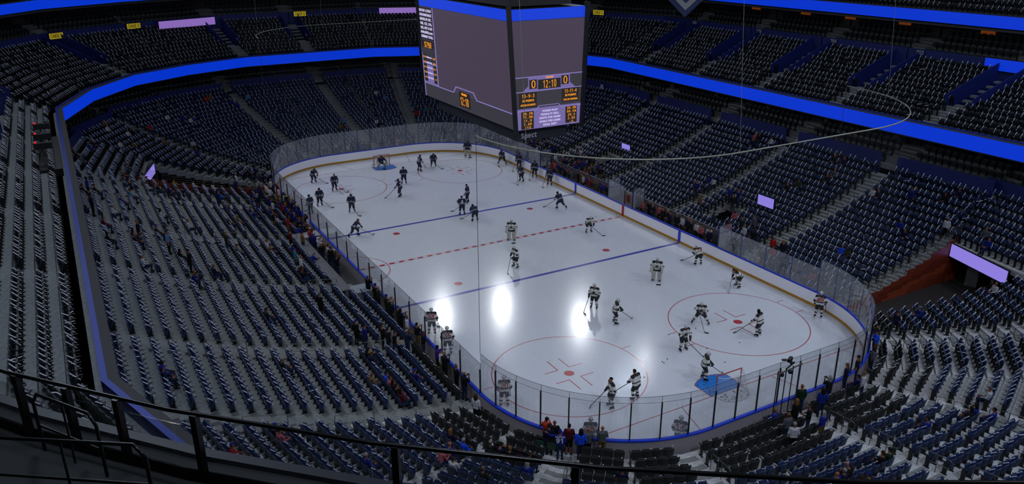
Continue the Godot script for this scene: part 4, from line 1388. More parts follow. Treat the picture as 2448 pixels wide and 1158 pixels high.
func make_person(xf: Transform3D, pose: String, head: String, look: Dictionary, label: String, group: String, crowd: Node3D = null) -> Node3D:
	var m := fan_shapes(pose, head, look.get("short", false), look.get("shorts", false))
	var o := crowd if crowd else thing("person", label, "person", Vector3.ZERO, group)
	if crowd == null: o.transform = xf
	var skin_m := cloth(look.get("skin", "skin_a"))
	var mat_of := {"body": skin_m, "shirt": cloth(look.get("top", "grey")), "trousers": cloth(look.get("low", "denim")), "shoes": cloth(look.get("shoe", "charcoal")), "hair": cloth(look.get("hair", "dark")), "hat": cloth(look.get("hat", "black")), "eyes": paint("eyes", Color(0.02, 0.015, 0.012), 0.3), "mouth": paint("mouth", Color(0.32, 0.14, 0.12), 0.6)}
	for k in m:
		var q := part(k, m[k], mat_of[k], o)
		if crowd: q.transform = xf
	return o

func make_skater(xf: Transform3D, pose: String, head: String, team: String, number: String, label: String, stick_label: String, name_ := "") -> Node3D:
	var m := skater_shapes(pose, head)
	var o := thing("person", label, "person", Vector3.ZERO, "players in %s jerseys" % team)
	o.transform = xf
	var white := team == "white"
	var mat_of := {"body": cloth("skin_a"), "eyes": paint("eyes", Color(0.02, 0.015, 0.012), 0.3), "mouth": paint("mouth", Color(0.32, 0.14, 0.12), 0.6), "hair": cloth("dark"), "cage": paint("cage", Color(0.25, 0.25, 0.26), 0.4, 0.5),
		"blades": paint("blade_steel", Color(0.55, 0.56, 0.58), 0.25, 0.9), "skates": cloth("black"), "pads": paint("pads_white", Color(0.62, 0.61, 0.57), 0.6), "blocker": paint("pads_white", Color(0.62, 0.61, 0.57), 0.6)}
	if white:
		var j := paint("jersey_white", Color(0.72, 0.71, 0.69), 0.75)
		var g := paint("jersey_green", Color(0.018, 0.045, 0.030), 0.75)
		mat_of.merge({"jersey": j, "jersey_hem": j, "stripe": g, "yoke": g, "pants": paint("pants_green", Color(0.014, 0.030, 0.020), 0.7), "socks": j, "sock_stripe": g, "gloves": paint("glove_green", Color(0.05, 0.03, 0.025), 0.6), "helmet": paint("helmet_white", Color(0.66, 0.66, 0.67), 0.3)})
	else:
		var j := paint("jersey_blue", Color(0.022, 0.036, 0.20), 0.75)
		var w := paint("jersey_trim_white", Color(0.60, 0.61, 0.64), 0.75)
		mat_of.merge({"jersey": j, "jersey_hem": j, "stripe": w, "yoke": j, "pants": paint("pants_blue", Color(0.018, 0.026, 0.13), 0.7), "socks": j, "sock_stripe": w, "gloves": paint("glove_blue", Color(0.02, 0.025, 0.09), 0.6), "helmet": paint("helmet_blue", Color(0.02, 0.035, 0.17), 0.3)})
	for k in m: part(k, m[k], mat_of[k], o)
	# the number on the back
	var j := joints(pose)
	if number != "":
		var up: Vector3 = (j.chest - j.pelvis).normalized()
		var bk := Vector3.RIGHT.cross(up).normalized()
		var c: Vector3 = j.pelvis.lerp(j.chest, 0.78)
		var num := paint("number_red", Color(0.48, 0.03, 0.06), 0.7) if white else paint("number_white", Color(0.72, 0.72, 0.75), 0.7)
		lettering(number, 0.30, num, o, Transform3D(Basis(Vector3.RIGHT, up, bk), c + bk * 0.165), "number")
		if name_ != "":
			lettering(name_, 0.085, num if not white else mat_of.stripe, o, Transform3D(Basis(Vector3.RIGHT, up, bk), c + up * 0.24 + bk * 0.155), "lettering")
	var chest: Vector3 = j.pelvis.lerp(j.chest, 0.72)
	var upv: Vector3 = (j.chest - j.pelvis).normalized()
	var fw := -Vector3.RIGHT.cross(upv).normalized()
	var crest := Shape.new()
	if white: crest.extrude([Vector2(-0.12, -0.03), Vector2(-0.06, -0.08), Vector2(0.02, -0.06), Vector2(0.10, -0.03), Vector2(0.13, 0.03), Vector2(0.06, 0.07), Vector2(-0.04, 0.06), Vector2(-0.11, 0.04)], Transform3D(Basis(-Vector3.RIGHT, upv, fw), chest + fw * 0.155), 0.02)
	else: crest.extrude([Vector2(-0.02, -0.13), Vector2(0.04, 0.0), Vector2(0.0, 0.0), Vector2(0.05, 0.12), Vector2(-0.06, -0.02), Vector2(-0.01, -0.02)], Transform3D(Basis(-Vector3.RIGHT, upv, fw), chest + fw * 0.155), 0.02)
	part("crest", crest, paint("crest_green", Color(0.03, 0.07, 0.04), 0.7) if white else paint("jersey_trim_white", Color(0.60, 0.61, 0.64), 0.75), o)
	var st := stick_for(pose)
	if st.size() == 3 and stick_label != "":
		var so := thing("hockey_stick", stick_label, "hockey stick", Vector3.ZERO, "hockey sticks of the %s team" % team)
		so.transform = xf
		var sh := Shape.new()
		sh.bar(st[0], st[1], 0.026, 0.032)
		part("shaft", sh, paint("stick_black", Color(0.03, 0.03, 0.032), 0.4) if not pose.begins_with("keeper") else paint("stick_pale", Color(0.55, 0.53, 0.48), 0.5), so)
		sh = Shape.new()
		sh.bar(st[1], st[2], 0.02, 0.075 if not pose.begins_with("keeper") else 0.10)
		part("blade", sh, paint("stick_blade", Color(0.02, 0.02, 0.02), 0.6), so)
	return o

# fans by seat (block:row:place), the nearest first: pose, head, top, trousers, hair or hat, skin, bare arms or legs, turn
const FANS := [
	["14:16:9", "sit", "cap", "red", "denim", "royal", "skin_a", 0, -0.19],
	["14:10:3", "sit", "short", "royal", "denim", "silver", "skin_a", 0, -0.02],
	["13:6:3", "sit", "cap", "charcoal", "denim", "tan", "skin_a", 0, -0.11],
	["13:6:6", "sit", "short", "white", "denim", "brown", "skin_a", 0, 0.02],
	["14:13:10", "sit", "short", "pink", "denim", "dark", "skin_a", 0, 0.15],
	["13:4:0", "sit", "long", "royal", "denim", "silver", "skin_c", 0, 0.19],
	["12:3:0", "sit", "cap", "navy", "denim", "grey", "skin_b", 0, -0.11],
	["14:6:0", "lean", "short", "pink", "denim", "dark", "skin_a", 0, -0.15],
	["14:13:11", "sit", "cap", "charcoal", "denim", "royal", "skin_a", 0, 0.26],
	["13:3:0", "sit", "short", "black", "denim", "brown", "skin_a", 0, -0.17],
	["14:5:0", "sit", "bald", "royal", "denim", "navy", "skin_a", 0, 0.06],
	["13:3:1", "sit", "bald", "navy", "denim", "grey", "skin_c", 0, -0.10],
	["13:3:2", "sit", "short", "black", "denim", "blond", "skin_a", 0, -0.02],
	["21:8:6", "sit", "long", "charcoal", "denim", "brown", "skin_c", 0, 0.03],
	["21:7:7", "sit", "bald", "royal", "denim", "grey", "skin_a", 0, 0.08],
	["13:3:3", "sitphone", "short", "navy", "denim", "dark", "skin_a", 0, -0.09],
	["14:4:0", "sit", "short", "bright_blue", "denim", "silver", "skin_b", 0, 0.02],
	["21:8:5", "sit", "cap", "charcoal", "denim", "royal", "skin_a", 0, -0.11],
	["13:3:4", "sit", "short", "charcoal", "denim", "silver", "skin_b", 0, 0.02],
	["21:7:6", "sit", "short", "navy", "denim", "silver", "skin_a", 0, -0.12],
	["21:7:5", "lean", "bald", "black", "denim", "navy", "skin_a", 0, -0.04],
	["14:4:2", "sit", "long", "navy", "denim", "blond", "skin_b", 0, 0.12],
	["21:7:1", "sit", "short", "black", "denim", "brown", "skin_a", 0, -0.05],
	["0:17:4", "sit", "cap", "denim", "denim", "royal", "skin_a", 0, -0.04],
	["21:7:0", "sit", "cap", "green", "denim", "navy", "skin_a", 0, -0.17],
	["0:17:5", "sit", "short", "royal", "denim", "dark", "skin_c", 0, -0.04],
	["21:3:4", "stand", "short", "white", "black", "silver", "skin_a", 0, -0.59],
	["14:1:4", "stand", "long", "white", "black", "brown", "skin_a", 0, 0.30],
	["21:2:3", "stand", "cap", "grey", "denim", "tan", "skin_b", 0, -0.21],
	["0:4:0", "sit", "long", "maroon", "denim", "dark", "skin_a", 0, 0.10],
	["21:3:0", "stand", "long", "royal", "khaki", "silver", "skin_c", 0, 0.04],
	["0:4:1", "sit", "short", "black", "denim", "dark", "skin_a", 0, -0.05],
	["0:4:2", "sit", "long", "charcoal", "denim", "dark", "skin_a", 0, -0.08],
	["21:2:0", "clasp", "short", "black", "denim", "brown", "skin_a", 0, 0.51],
	["21:0:2", "sit", "short", "royal", "denim", "blond", "skin_b", 0, 0.01],
	["0:4:3", "sit", "short", "pink", "denim", "brown", "skin_b", 0, -0.03],
	["0:5:4", "sit", "bald", "tan", "denim", "grey", "skin_b", 0, -0.08],
	["21:1:0", "stand", "long", "black", "black", "blond", "skin_c", 0, -0.12],
	["0:0:0", "phone", "cap", "black", "denim", "tan", "skin_c", 0, 0.47],
	["0:10:8", "sit", "short", "charcoal", "denim", "silver", "skin_a", 0, 0.02],
	["0:4:4", "sit", "short", "bright_blue", "denim", "dark", "skin_b", 0, 0.04],
	["20:6:0", "sit", "short", "royal", "denim", "dark", "skin_a", 0, -0.07],
	["0:0:2", "clasp", "beanie", "black", "black", "tan", "skin_a", 0, 0.03],
	["0:2:4", "sit", "cap", "blue", "denim", "royal", "skin_a", 0, 0.12],
	["20:1:4", "stand", "long", "royal", "denim", "dark", "skin_b", 0, -0.69],
	["15:7:3", "sit", "long", "charcoal", "denim", "dark", "skin_a", 0, 0.05],
	["15:8:4", "sit", "short", "royal", "denim", "dark", "skin_a", 0, -0.01],
	["0:0:5", "phone", "short", "black", "black", "blond", "skin_c", 0, 0.41],
	["15:7:4", "sit", "long", "royal", "denim", "dark", "skin_b", 0, -0.02],
	["0:4:9", "sit", "short", "navy", "denim", "blond", "skin_c", 0, -0.07],
	["0:0:6", "stand", "cap", "white", "khaki", "royal", "skin_a", 0, -0.53],
	["0:4:10", "sitphone", "long", "black", "denim", "dark", "skin_a", 0, -0.15],
	["20:0:1", "phone", "long", "charcoal", "denim", "silver", "skin_c", 0, -0.28],
	["0:0:7", "stand", "cap", "purple", "black", "black", "skin_c", 0, -0.20],
	["15:1:1", "stand", "cap", "white", "denim", "tan", "skin_a", 0, 0.37],
	["16:7:0", "sit", "cap", "white", "denim", "grey", "skin_a", 0, -0.04],
	["15:0:1", "sit", "short", "blue", "denim", "dark", "skin_a", 0, -0.00],
	["0:2:12", "walk", "cap", "black", "denim", "black", "skin_a", 1, -0.40],
	["0:0:11", "clasp", "long", "black", "denim", "brown", "skin_b", 0, -0.54],
	["0:1:12", "phone", "short", "denim", "denim", "silver", "skin_b", 0, 0.25],
	["1:4:0", "stand", "cap", "black", "black", "royal", "skin_a", 0, 0.35],
	["1:9:6", "sit", "short", "charcoal", "denim", "dark", "skin_b", 0, 0.10],
	["1:0:0", "stand", "short", "white", "khaki", "blond", "skin_b", 0, -0.29],
	["16:0:2", "stand", "long", "grey", "denim", "brown", "skin_c", 0, 0.18],
	["1:0:2", "phone", "long", "black", "black", "dark", "skin_a", 0, -0.09],
	["1:0:3", "stand", "cap", "green", "charcoal", "royal", "skin_a", 0, -0.35],
	["1:0:5", "stand", "short", "black", "charcoal", "silver", "skin_a", 0, -0.47],
	["17:0:2", "phone", "cap", "bright_blue", "khaki", "navy", "skin_a", 0, 0.37],
	["1:5:9", "stand", "cap", "black", "black", "grey", "skin_a", 0, 0.46],
	["1:0:6", "phone", "short", "green", "denim", "silver", "skin_a", 0, 0.38],
	["17:0:3", "stand", "short", "green", "denim", "blond", "skin_c", 0, -0.64],
	["1:0:7", "phone", "cap", "black", "charcoal", "royal", "skin_b", 0, -0.07],
	["1:13:17", "lean", "long", "blue", "denim", "blond", "skin_c", 0, -0.28],
	["1:0:10", "clasp", "short", "green", "black", "silver", "skin_a", 0, 0.05],
	["1:0:11", "clasp", "short", "black", "charcoal", "dark", "skin_a", 0, 0.49],
	["2:16:0", "sit", "short", "white", "denim", "silver", "skin_a", 0, 0.01],
	["18:2:2", "sitphone", "cap", "navy", "denim", "navy", "skin_a", 0, -0.05],
	["1:0:14", "phone", "cap", "black", "black", "grey", "skin_b", 0, 0.52],
	["2:11:0", "sit", "short", "navy", "denim", "blond", "skin_b", 0, 0.26],
	["18:4:3", "lean", "cap", "royal", "denim", "grey", "skin_a", 0, 0.05],
	["2:13:2", "stand", "cap", "black", "black", "navy", "skin_a", 0, 0.02],
	["2:4:0", "sitphone", "short", "black", "denim", "brown", "skin_b", 0, -0.22],
	["5:0:0", "stand", "short", "grey", "denim", "brown", "skin_c", 0, -0.02],
	["2:13:5", "sit", "long", "charcoal", "denim", "dark", "skin_a", 0, 0.16],
	["2:4:1", "sit", "short", "navy", "denim", "blond", "skin_c", 0, 0.21],
	["2:18:7", "sit", "short", "black", "denim", "dark", "skin_c", 0, 0.09],
	["5:0:2", "sit", "short", "tan", "denim", "dark", "skin_c", 0, 0.07],
	["18:10:7", "sit", "cap", "white", "denim", "grey", "skin_a", 0, 0.17],
	["2:4:3", "stand", "short", "white", "denim", "blond", "skin_a", 0, -0.04],
	["5:1:3", "stand", "short", "green", "denim", "dark", "skin_a", 0, -0.15],
	["2:16:9", "sit", "short", "brown", "denim", "blond", "skin_a", 0, 0.11],
	["18:10:8", "sit", "short", "black", "denim", "dark", "skin_b", 0, -0.28],
	["5:0:5", "sit", "short", "charcoal", "denim", "dark", "skin_a", 0, 0.12],
	["5:2:2", "sit", "short", "charcoal", "denim", "dark", "skin_c", 0, -0.08],
	["2:14:9", "stand", "short", "sky_blue", "black", "dark", "skin_a", 1, -0.41],
	["5:1:5", "sit", "short", "pink", "denim", "brown", "skin_c", 0, -0.05],
	["2:16:11", "sit", "long", "black", "denim", "dark", "skin_a", 0, 0.01],
	["2:4:6", "stand", "cap", "teal", "denim", "royal", "skin_a", 0, -0.40],
	["5:0:9", "stand", "cap", "black", "denim", "royal", "skin_a", 0, 0.11],
	["5:1:7", "sit", "long", "royal", "denim", "dark", "skin_a", 0, -0.00],
	["2:16:12", "stand", "short", "black", "denim", "blond", "skin_a", 0, -0.26],
	["5:1:8", "sit", "short", "tan", "denim", "dark", "skin_b", 0, 0.07],
	["5:0:11", "sit", "long", "green", "denim", "dark", "skin_a", 0, 0.15],
	["2:2:7", "lean", "short", "royal", "black", "silver", "skin_a", 0, -0.00],
	["2:8:10", "sit", "short", "grey", "denim", "dark", "skin_a", 0, -0.11],
	["5:1:10", "stand", "short", "navy", "denim", "brown", "skin_b", 0, 0.28],
	["2:18:14", "sit", "short", "maroon", "denim", "brown", "skin_b", 0, 0.01],
	["5:0:13", "sit", "short", "tan", "denim", "dark", "skin_c", 0, -0.30],
	["5:0:14", "sit", "short", "white", "denim", "blond", "skin_a", 0, -0.02],
	["2:5:11", "sit", "cap", "tan", "denim", "royal", "skin_a", 0, -0.01],
	["5:0:15", "sit", "short", "white", "denim", "silver", "skin_b", 0, 0.16],
	["2:9:13", "stand", "short", "olive", "denim", "silver", "skin_a", 0, 0.02],
	["2:14:15", "sit", "cap", "charcoal", "denim", "royal", "skin_a", 0, 0.05],
	["5:1:14", "sit", "short", "green", "denim", "dark", "skin_a", 0, 0.14],
	["2:3:11", "sit", "short", "blue", "charcoal", "silver", "skin_c", 0, 0.05],
	["5:1:15", "sit", "short", "grey", "denim", "brown", "skin_a", 0, -0.19],
	["5:6:6", "sit", "long", "olive", "denim", "brown", "skin_c", 0, -0.00],
	["5:2:14", "sit", "long", "red", "denim", "brown", "skin_a", 0, 0.02],
	["5:3:13", "stand", "long", "black", "denim", "blond", "skin_a", 0, 0.44],
	["5:6:7", "sit", "short", "bright_blue", "denim", "blond", "skin_b", 0, 0.16],
	["2:5:13", "sit", "short", "white", "denim", "blond", "skin_a", 0, -0.02],
	["19:14:7", "sit", "short", "royal", "denim", "dark", "skin_a", 0, -0.11],
	["5:3:15", "stand", "short", "red", "denim", "silver", "skin_b", 0, 0.16],
	["3:19:0", "stand", "cap", "navy", "black", "black", "skin_b", 0, 0.28],
	["2:2:14", "clasp", "short", "tan", "denim", "dark", "skin_a", 0, 0.20],
	["19:15:9", "sit", "short", "grey", "denim", "blond", "skin_a", 0, 0.10],
	["2:3:15", "stand", "short", "maroon", "black", "dark", "skin_a", 0, 0.18],
	["6:2:0", "sit", "short", "olive", "denim", "brown", "skin_b", 0, -0.10],
	["5:11:3", "sit", "long", "navy", "denim", "dark", "skin_a", 0, 0.06],
	["6:3:0", "stand", "short", "black", "denim", "dark", "skin_c", 0, 0.21],
	["3:17:1", "sit", "short", "white", "denim", "silver", "skin_a", 0, 0.08],
	["3:11:0", "sit", "short", "white", "denim", "blond", "skin_a", 0, -0.06],
	["6:3:2", "stand", "cap", "white", "denim", "grey", "skin_a", 0, -0.26],
	["5:12:5", "sit", "cap", "royal", "denim", "grey", "skin_a", 0, 0.05],
	["6:2:5", "sit", "short", "navy", "denim", "dark", "skin_a", 0, 0.17],
	["6:4:4", "stand", "short", "green", "denim", "brown", "skin_a", 0, -0.07],
	["6:5:3", "stand", "short", "grey", "denim", "dark", "skin_a", 0, -0.10],
	["3:13:4", "sit", "long", "white", "denim", "dark", "skin_c", 0, -0.04],
	["6:3:6", "sit", "short", "red", "denim", "dark", "skin_b", 0, -0.03],
	["3:1:0", "lean", "short", "royal", "khaki", "blond", "skin_c", 0, 0.18],
	["3:0:0", "sitphone", "cap", "charcoal", "khaki", "royal", "skin_a", 0, 0.02],
	["6:3:9", "stand", "short", "denim", "denim", "brown", "skin_c", 0, -0.08],
	["3:1:1", "clasp", "short", "navy", "denim", "blond", "skin_a", 0, -0.19],
	["3:7:4", "sit", "long", "charcoal", "denim", "silver", "skin_a", 0, 0.13],
	["3:0:1", "sit", "short", "black", "charcoal", "blond", "skin_a", 0, -0.16],
	["3:2:2", "stand", "short", "red", "khaki", "dark", "skin_c", 0, 0.07],
	["5:17:4", "sit", "short", "black", "denim", "dark", "skin_b", 0, -0.09],
	["3:16:8", "sit", "short", "royal", "denim", "silver", "skin_a", 0, -0.07],
	["3:19:9", "sit", "short", "black", "denim", "dark", "skin_a", 0, 0.10],
	["3:0:2", "stand", "long", "white", "khaki", "brown", "skin_a", 0, -0.18],
	["5:16:8", "stand", "short", "blue", "denim", "dark", "skin_b", 0, 0.26],
	["3:6:5", "sit", "long", "tan", "denim", "blond", "skin_b", 0, -0.02],
	["5:18:3", "sit", "bald", "navy", "denim", "grey", "skin_b", 0, -0.25],
	["6:5:8", "sit", "short", "pink", "denim", "blond", "skin_c", 0, 0.22],
	["3:19:10", "stand", "short", "royal", "black", "dark", "skin_c", 0, -0.01],
	["3:0:3", "stand", "short", "black", "charcoal", "brown", "skin_a", 0, 0.11],
	["3:1:4", "clasp", "short", "blue", "khaki", "silver", "skin_a", 0, 0.01],
	["3:3:5", "stand", "short", "black", "khaki", "blond", "skin_a", 0, -0.29],
	["3:0:4", "sit", "short", "royal", "khaki", "dark", "skin_c", 0, -0.09],
	["3:18:11", "sit", "short", "charcoal", "denim", "dark", "skin_a", 0, -0.12],
	["5:15:13", "sit", "short", "navy", "denim", "brown", "skin_a", 0, 0.03],
	["3:1:5", "sit", "cap", "black", "khaki", "grey", "skin_a", 0, -0.28],
	["5:15:14", "sit", "cap", "white", "denim", "navy", "skin_a", 0, -0.04],
	["3:0:5", "sit", "short", "royal", "khaki", "brown", "skin_c", 0, -0.01],
	["3:2:6", "sit", "long", "white", "denim", "brown", "skin_a", 0, -0.04],
	["3:1:6", "stand", "cap", "blue", "denim", "black", "skin_b", 0, 0.70],
	["3:1:7", "clasp", "short", "navy", "khaki", "brown", "skin_a", 0, -0.22],
	["3:0:7", "stand", "long", "blue", "khaki", "dark", "skin_a", 0, 0.43],
	["3:4:9", "sit", "long", "royal", "denim", "silver", "skin_a", 0, 0.04],
	["3:15:13", "sit", "short", "teal", "denim", "brown", "skin_a", 0, 0.07],
	["6:5:1", "stand", "short", "tan", "denim", "silver", "skin_a", 0, -0.07],
	["6:8:12", "stand", "short", "blue", "denim", "dark", "skin_a", 0, -0.16],
	["3:0:8", "stand", "short", "royal", "denim", "blond", "skin_c", 0, 0.37],
	["3:0:9", "sit", "short", "grey", "charcoal", "dark", "skin_b", 0, -0.13],
	["3:4:11", "sit", "short", "blue", "denim", "blond", "skin_b", 0, -0.06],
	["3:6:12", "sit", "long", "blue", "denim", "blond", "skin_a", 0, 0.03],
	["6:8:14", "stand", "long", "royal", "denim", "silver", "skin_a", 0, -0.07],
	["3:1:10", "stand", "short", "royal", "khaki", "blond", "skin_a", 0, -0.13],
	["6:12:8", "sit", "long", "charcoal", "denim", "blond", "skin_a", 0, -0.07],
	["3:2:11", "sit", "short", "royal", "khaki", "blond", "skin_a", 0, 0.05],
	["3:0:10", "phone", "cap", "royal", "charcoal", "black", "skin_a", 0, 0.16],
	["6:13:7", "sit", "short", "olive", "denim", "dark", "skin_b", 0, 0.27],
	["3:1:11", "stand", "long", "red", "black", "dark", "skin_a", 0, 0.39],
	["6:15:4", "sit", "short", "charcoal", "denim", "blond", "skin_a", 0, 0.04],
	["3:2:12", "stand", "cap", "white", "black", "grey", "skin_c", 0, -0.22],
	["3:3:13", "sit", "long", "royal", "black", "dark", "skin_a", 0, -0.12],
	["6:16:4", "sit", "short", "grey", "denim", "silver", "skin_a", 0, -0.12],
	["3:0:12", "phone", "long", "charcoal", "black", "silver", "skin_c", 0, -0.11],
	["3:2:13", "clasp", "short", "royal", "khaki", "brown", "skin_b", 0, -0.12],
	["3:1:13", "stand", "short", "royal", "khaki", "silver", "skin_a", 0, -0.10],
	["3:11:17", "sit", "cap", "charcoal", "denim", "navy", "skin_a", 0, 0.15],
	["3:0:13", "phone", "long", "blue", "denim", "blond", "skin_c", 0, 0.13],
	["7:7:0", "stand", "long", "blue", "denim", "blond", "skin_a", 0, 0.14],
	["3:1:14", "sit", "long", "royal", "charcoal", "dark", "skin_c", 0, -0.15],
	["3:0:14", "phone", "short", "navy", "black", "dark", "skin_b", 0, -0.00],
	["3:7:17", "stand", "long", "green", "denim", "dark", "skin_a", 0, 0.20],
	["3:2:15", "stand", "short", "blue", "black", "silver", "skin_b", 0, -0.19],
	["3:1:15", "sit", "short", "tan", "charcoal", "brown", "skin_c", 0, -0.06],
	["6:18:5", "sit", "short", "navy", "denim", "brown", "skin_a", 0, -0.13],
	["3:3:16", "clasp", "long", "navy", "denim", "silver", "skin_b", 0, 0.27],
	["3:0:15", "lean", "short", "tan", "khaki", "dark", "skin_a", 0, 0.09],
	["3:1:16", "phone", "short", "tan", "khaki", "blond", "skin_a", 0, 0.11],
	["3:3:17", "sit", "cap", "blue", "denim", "royal", "skin_a", 0, 0.05],
	["7:9:0", "sit", "cap", "white", "denim", "royal", "skin_c", 0, -0.08],
	["4:13:0", "sit", "short", "white", "denim", "brown", "skin_a", 0, 0.11],
	["6:18:7", "sit", "bald", "black", "denim", "grey", "skin_a", 0, -0.09],
	["3:0:16", "phone", "short", "charcoal", "black", "blond", "skin_a", 0, -0.20],
	["4:12:0", "sit", "short", "navy", "denim", "blond", "skin_a", 0, 0.07],
	["4:15:1", "sit", "short", "grey", "denim", "dark", "skin_a", 0, -0.09],
	["7:9:1", "sit", "short", "royal", "denim", "brown", "skin_c", 0, -0.03],
	["3:1:17", "sitphone", "short", "red", "black", "dark", "skin_a", 0, 0.05],
	["4:11:0", "sit", "cap", "blue", "denim", "royal", "skin_a", 0, -0.15],
	["3:0:17", "phone", "long", "white", "black", "brown", "skin_a", 0, -0.48],
	["4:15:2", "sit", "short", "black", "denim", "dark", "skin_a", 0, -0.01],
	["4:6:0", "sit", "cap", "bright_blue", "denim", "royal", "skin_a", 0, -0.12],
	["4:10:2", "sit", "short", "tan", "denim", "blond", "skin_a", 0, 0.14],
	["4:2:0", "clasp", "long", "navy", "denim", "brown", "skin_b", 0, 0.04],
	["4:1:0", "clasp", "short", "white", "khaki", "dark", "skin_a", 0, 0.49],
	["4:3:1", "stand", "long", "maroon", "denim", "blond", "skin_a", 0, 0.20],
	["4:0:0", "stand", "short", "white", "black", "brown", "skin_b", 0, -0.06],
	["4:2:1", "clasp", "long", "royal", "black", "dark", "skin_a", 0, -0.22],
	["4:15:6", "sit", "short", "tan", "denim", "dark", "skin_a", 0, -0.10],
	["4:0:1", "clasp", "long", "red", "khaki", "dark", "skin_b", 0, -0.07],
	["4:2:2", "clasp", "long", "royal", "denim", "silver", "skin_a", 0, -0.17],
	["4:13:6", "sit", "short", "white", "denim", "brown", "skin_b", 0, -0.03],
	["4:1:2", "clasp", "cap", "white", "charcoal", "black", "skin_a", 0, 0.06],
	["4:0:2", "clasp", "cap", "white", "denim", "black", "skin_a", 0, -0.51],
	["4:7:5", "sit", "short", "white", "denim", "dark", "skin_b", 0, 0.07],
	["4:10:6", "sit", "long", "yellow", "denim", "dark", "skin_a", 0, -0.09],
	["4:1:3", "clasp", "short", "white", "khaki", "dark", "skin_a", 0, 0.03],
	["4:8:6", "sit", "cap", "white", "denim", "black", "skin_a", 0, -0.04],
	["4:0:3", "stand", "cap", "charcoal", "black", "grey", "skin_a", 0, -0.22],
	["4:7:6", "sit", "short", "grey", "denim", "brown", "skin_a", 0, -0.09],
	["4:6:6", "sit", "long", "white", "denim", "brown", "skin_a", 0, 0.14],
	["4:0:4", "stand", "short", "blue", "denim", "dark", "skin_a", 0, -0.04],
	["4:4:6", "clasp", "cap", "blue", "charcoal", "royal", "skin_a", 0, -0.42],
	["26:19:15", "sit", "short", "grey", "denim", "silver", "skin_a", 0, -0.25],
	["8:3:0", "stand", "cap", "black", "khaki", "grey", "skin_b", 0, 0.84],
	["7:18:1", "sit", "cap", "white", "denim", "black", "skin_a", 0, -0.30],
	["4:2:6", "sit", "short", "blue", "denim", "brown", "skin_b", 0, -0.03],
	["4:1:6", "sit", "short", "royal", "khaki", "dark", "skin_c", 0, -0.04],
	["4:0:6", "stand", "short", "white", "black", "silver", "skin_b", 0, 0.28],
	["8:2:2", "sit", "short", "navy", "black", "dark", "skin_a", 0, -0.15],
	["7:17:4", "sit", "short", "navy", "denim", "dark", "skin_a", 0, 0.02],
	["8:3:2", "phone", "long", "grey", "denim", "blond", "skin_a", 0, 0.03],
	["7:18:4", "sit", "short", "black", "denim", "blond", "skin_b", 0, 0.37],
	["8:3:3", "clasp", "short", "tan", "black", "dark", "skin_a", 0, -0.09],
	["8:5:1", "phone", "long", "white", "black", "dark", "skin_a", 0, 0.21],
	["8:2:4", "sit", "short", "red", "denim", "brown", "skin_a", 0, -0.26],
	["7:18:5", "sit", "long", "pink", "denim", "silver", "skin_a", 0, 0.10],
	["26:15:10", "sit", "cap", "grey", "denim", "black", "skin_a", 0, 0.16],
	["26:20:12", "sit", "short", "brown", "denim", "brown", "skin_a", 0, 0.17],
	["26:12:8", "sit", "short", "brown", "denim", "blond", "skin_a", 0, 0.14],
	["8:2:6", "stand", "long", "royal", "khaki", "brown", "skin_c", 0, 0.53],
	["8:4:4", "sitphone", "short", "royal", "charcoal", "dark", "skin_b", 0, -0.12],
	["8:2:7", "stand", "short", "tan", "charcoal", "dark", "skin_a", 0, -0.39],
	["8:3:6", "clasp", "short", "royal", "khaki", "brown", "skin_b", 0, 0.34],
	["8:4:5", "clasp", "short", "navy", "denim", "brown", "skin_b", 0, 0.41],
	["8:4:6", "stand", "long", "black", "denim", "blond", "skin_c", 0, 0.21],
	["8:2:8", "sit", "long", "white", "denim", "brown", "skin_a", 0, -0.09],
	["8:2:9", "sitphone", "long", "blue", "black", "dark", "skin_c", 0, -0.13],
	["8:3:8", "sit", "cap", "navy", "denim", "grey", "skin_b", 0, 0.15],
	["8:2:10", "phone", "cap", "navy", "denim", "royal", "skin_a", 0, -0.15],
	["8:3:9", "sit", "short", "red", "charcoal", "dark", "skin_a", 0, -0.01],
	["8:4:9", "stand", "long", "blue", "black", "dark", "skin_a", 0, 0.30],
	["8:2:11", "stand", "short", "blue", "black", "silver", "skin_a", 0, 0.08],
	["26:19:6", "sit", "short", "royal", "denim", "silver", "skin_b", 0, 0.06],
	["8:3:11", "sit", "long", "navy", "khaki", "silver", "skin_a", 0, 0.08],
	["8:2:12", "sit", "short", "blue", "khaki", "silver", "skin_a", 0, -0.10],
	["8:4:11", "stand", "short", "navy", "denim", "dark", "skin_a", 0, 0.32],
	["8:2:13", "sit", "short", "tan", "khaki", "dark", "skin_a", 0, 0.21],
	["25:1:3", "sit", "cap", "grey", "denim", "navy", "skin_b", 0, 0.07],
	["25:2:4", "sit", "short", "navy", "denim", "dark", "skin_b", 0, -0.04],
	["8:3:13", "stand", "cap", "navy", "khaki", "black", "skin_a", 0, 0.07],
	["8:2:14", "clasp", "cap", "white", "charcoal", "black", "skin_c", 0, 0.02],
	["8:3:14", "sitphone", "short", "white", "denim", "dark", "skin_b", 0, 0.02],
	["25:0:1", "sit", "short", "white", "black", "dark", "skin_b", 0, 0.20],
	["26:19:3", "sit", "short", "navy", "denim", "silver", "skin_a", 0, -0.11],
	["25:0:0", "stand", "cap", "blue", "charcoal", "royal", "skin_c", 0, 0.37],
	["25:2:1", "sit", "short", "blue", "charcoal", "dark", "skin_c", 0, 0.16],
	["8:2:17", "sit", "short", "grey", "denim", "brown", "skin_a", 0, -0.20],
	["9:0:0", "stand", "short", "royal", "denim", "silver", "skin_c", 0, 0.02],
	["9:1:0", "stand", "cap", "tan", "charcoal", "black", "skin_a", 0, -0.23],
	["9:0:1", "phone", "short", "blue", "charcoal", "silver", "skin_a", 0, -0.06],
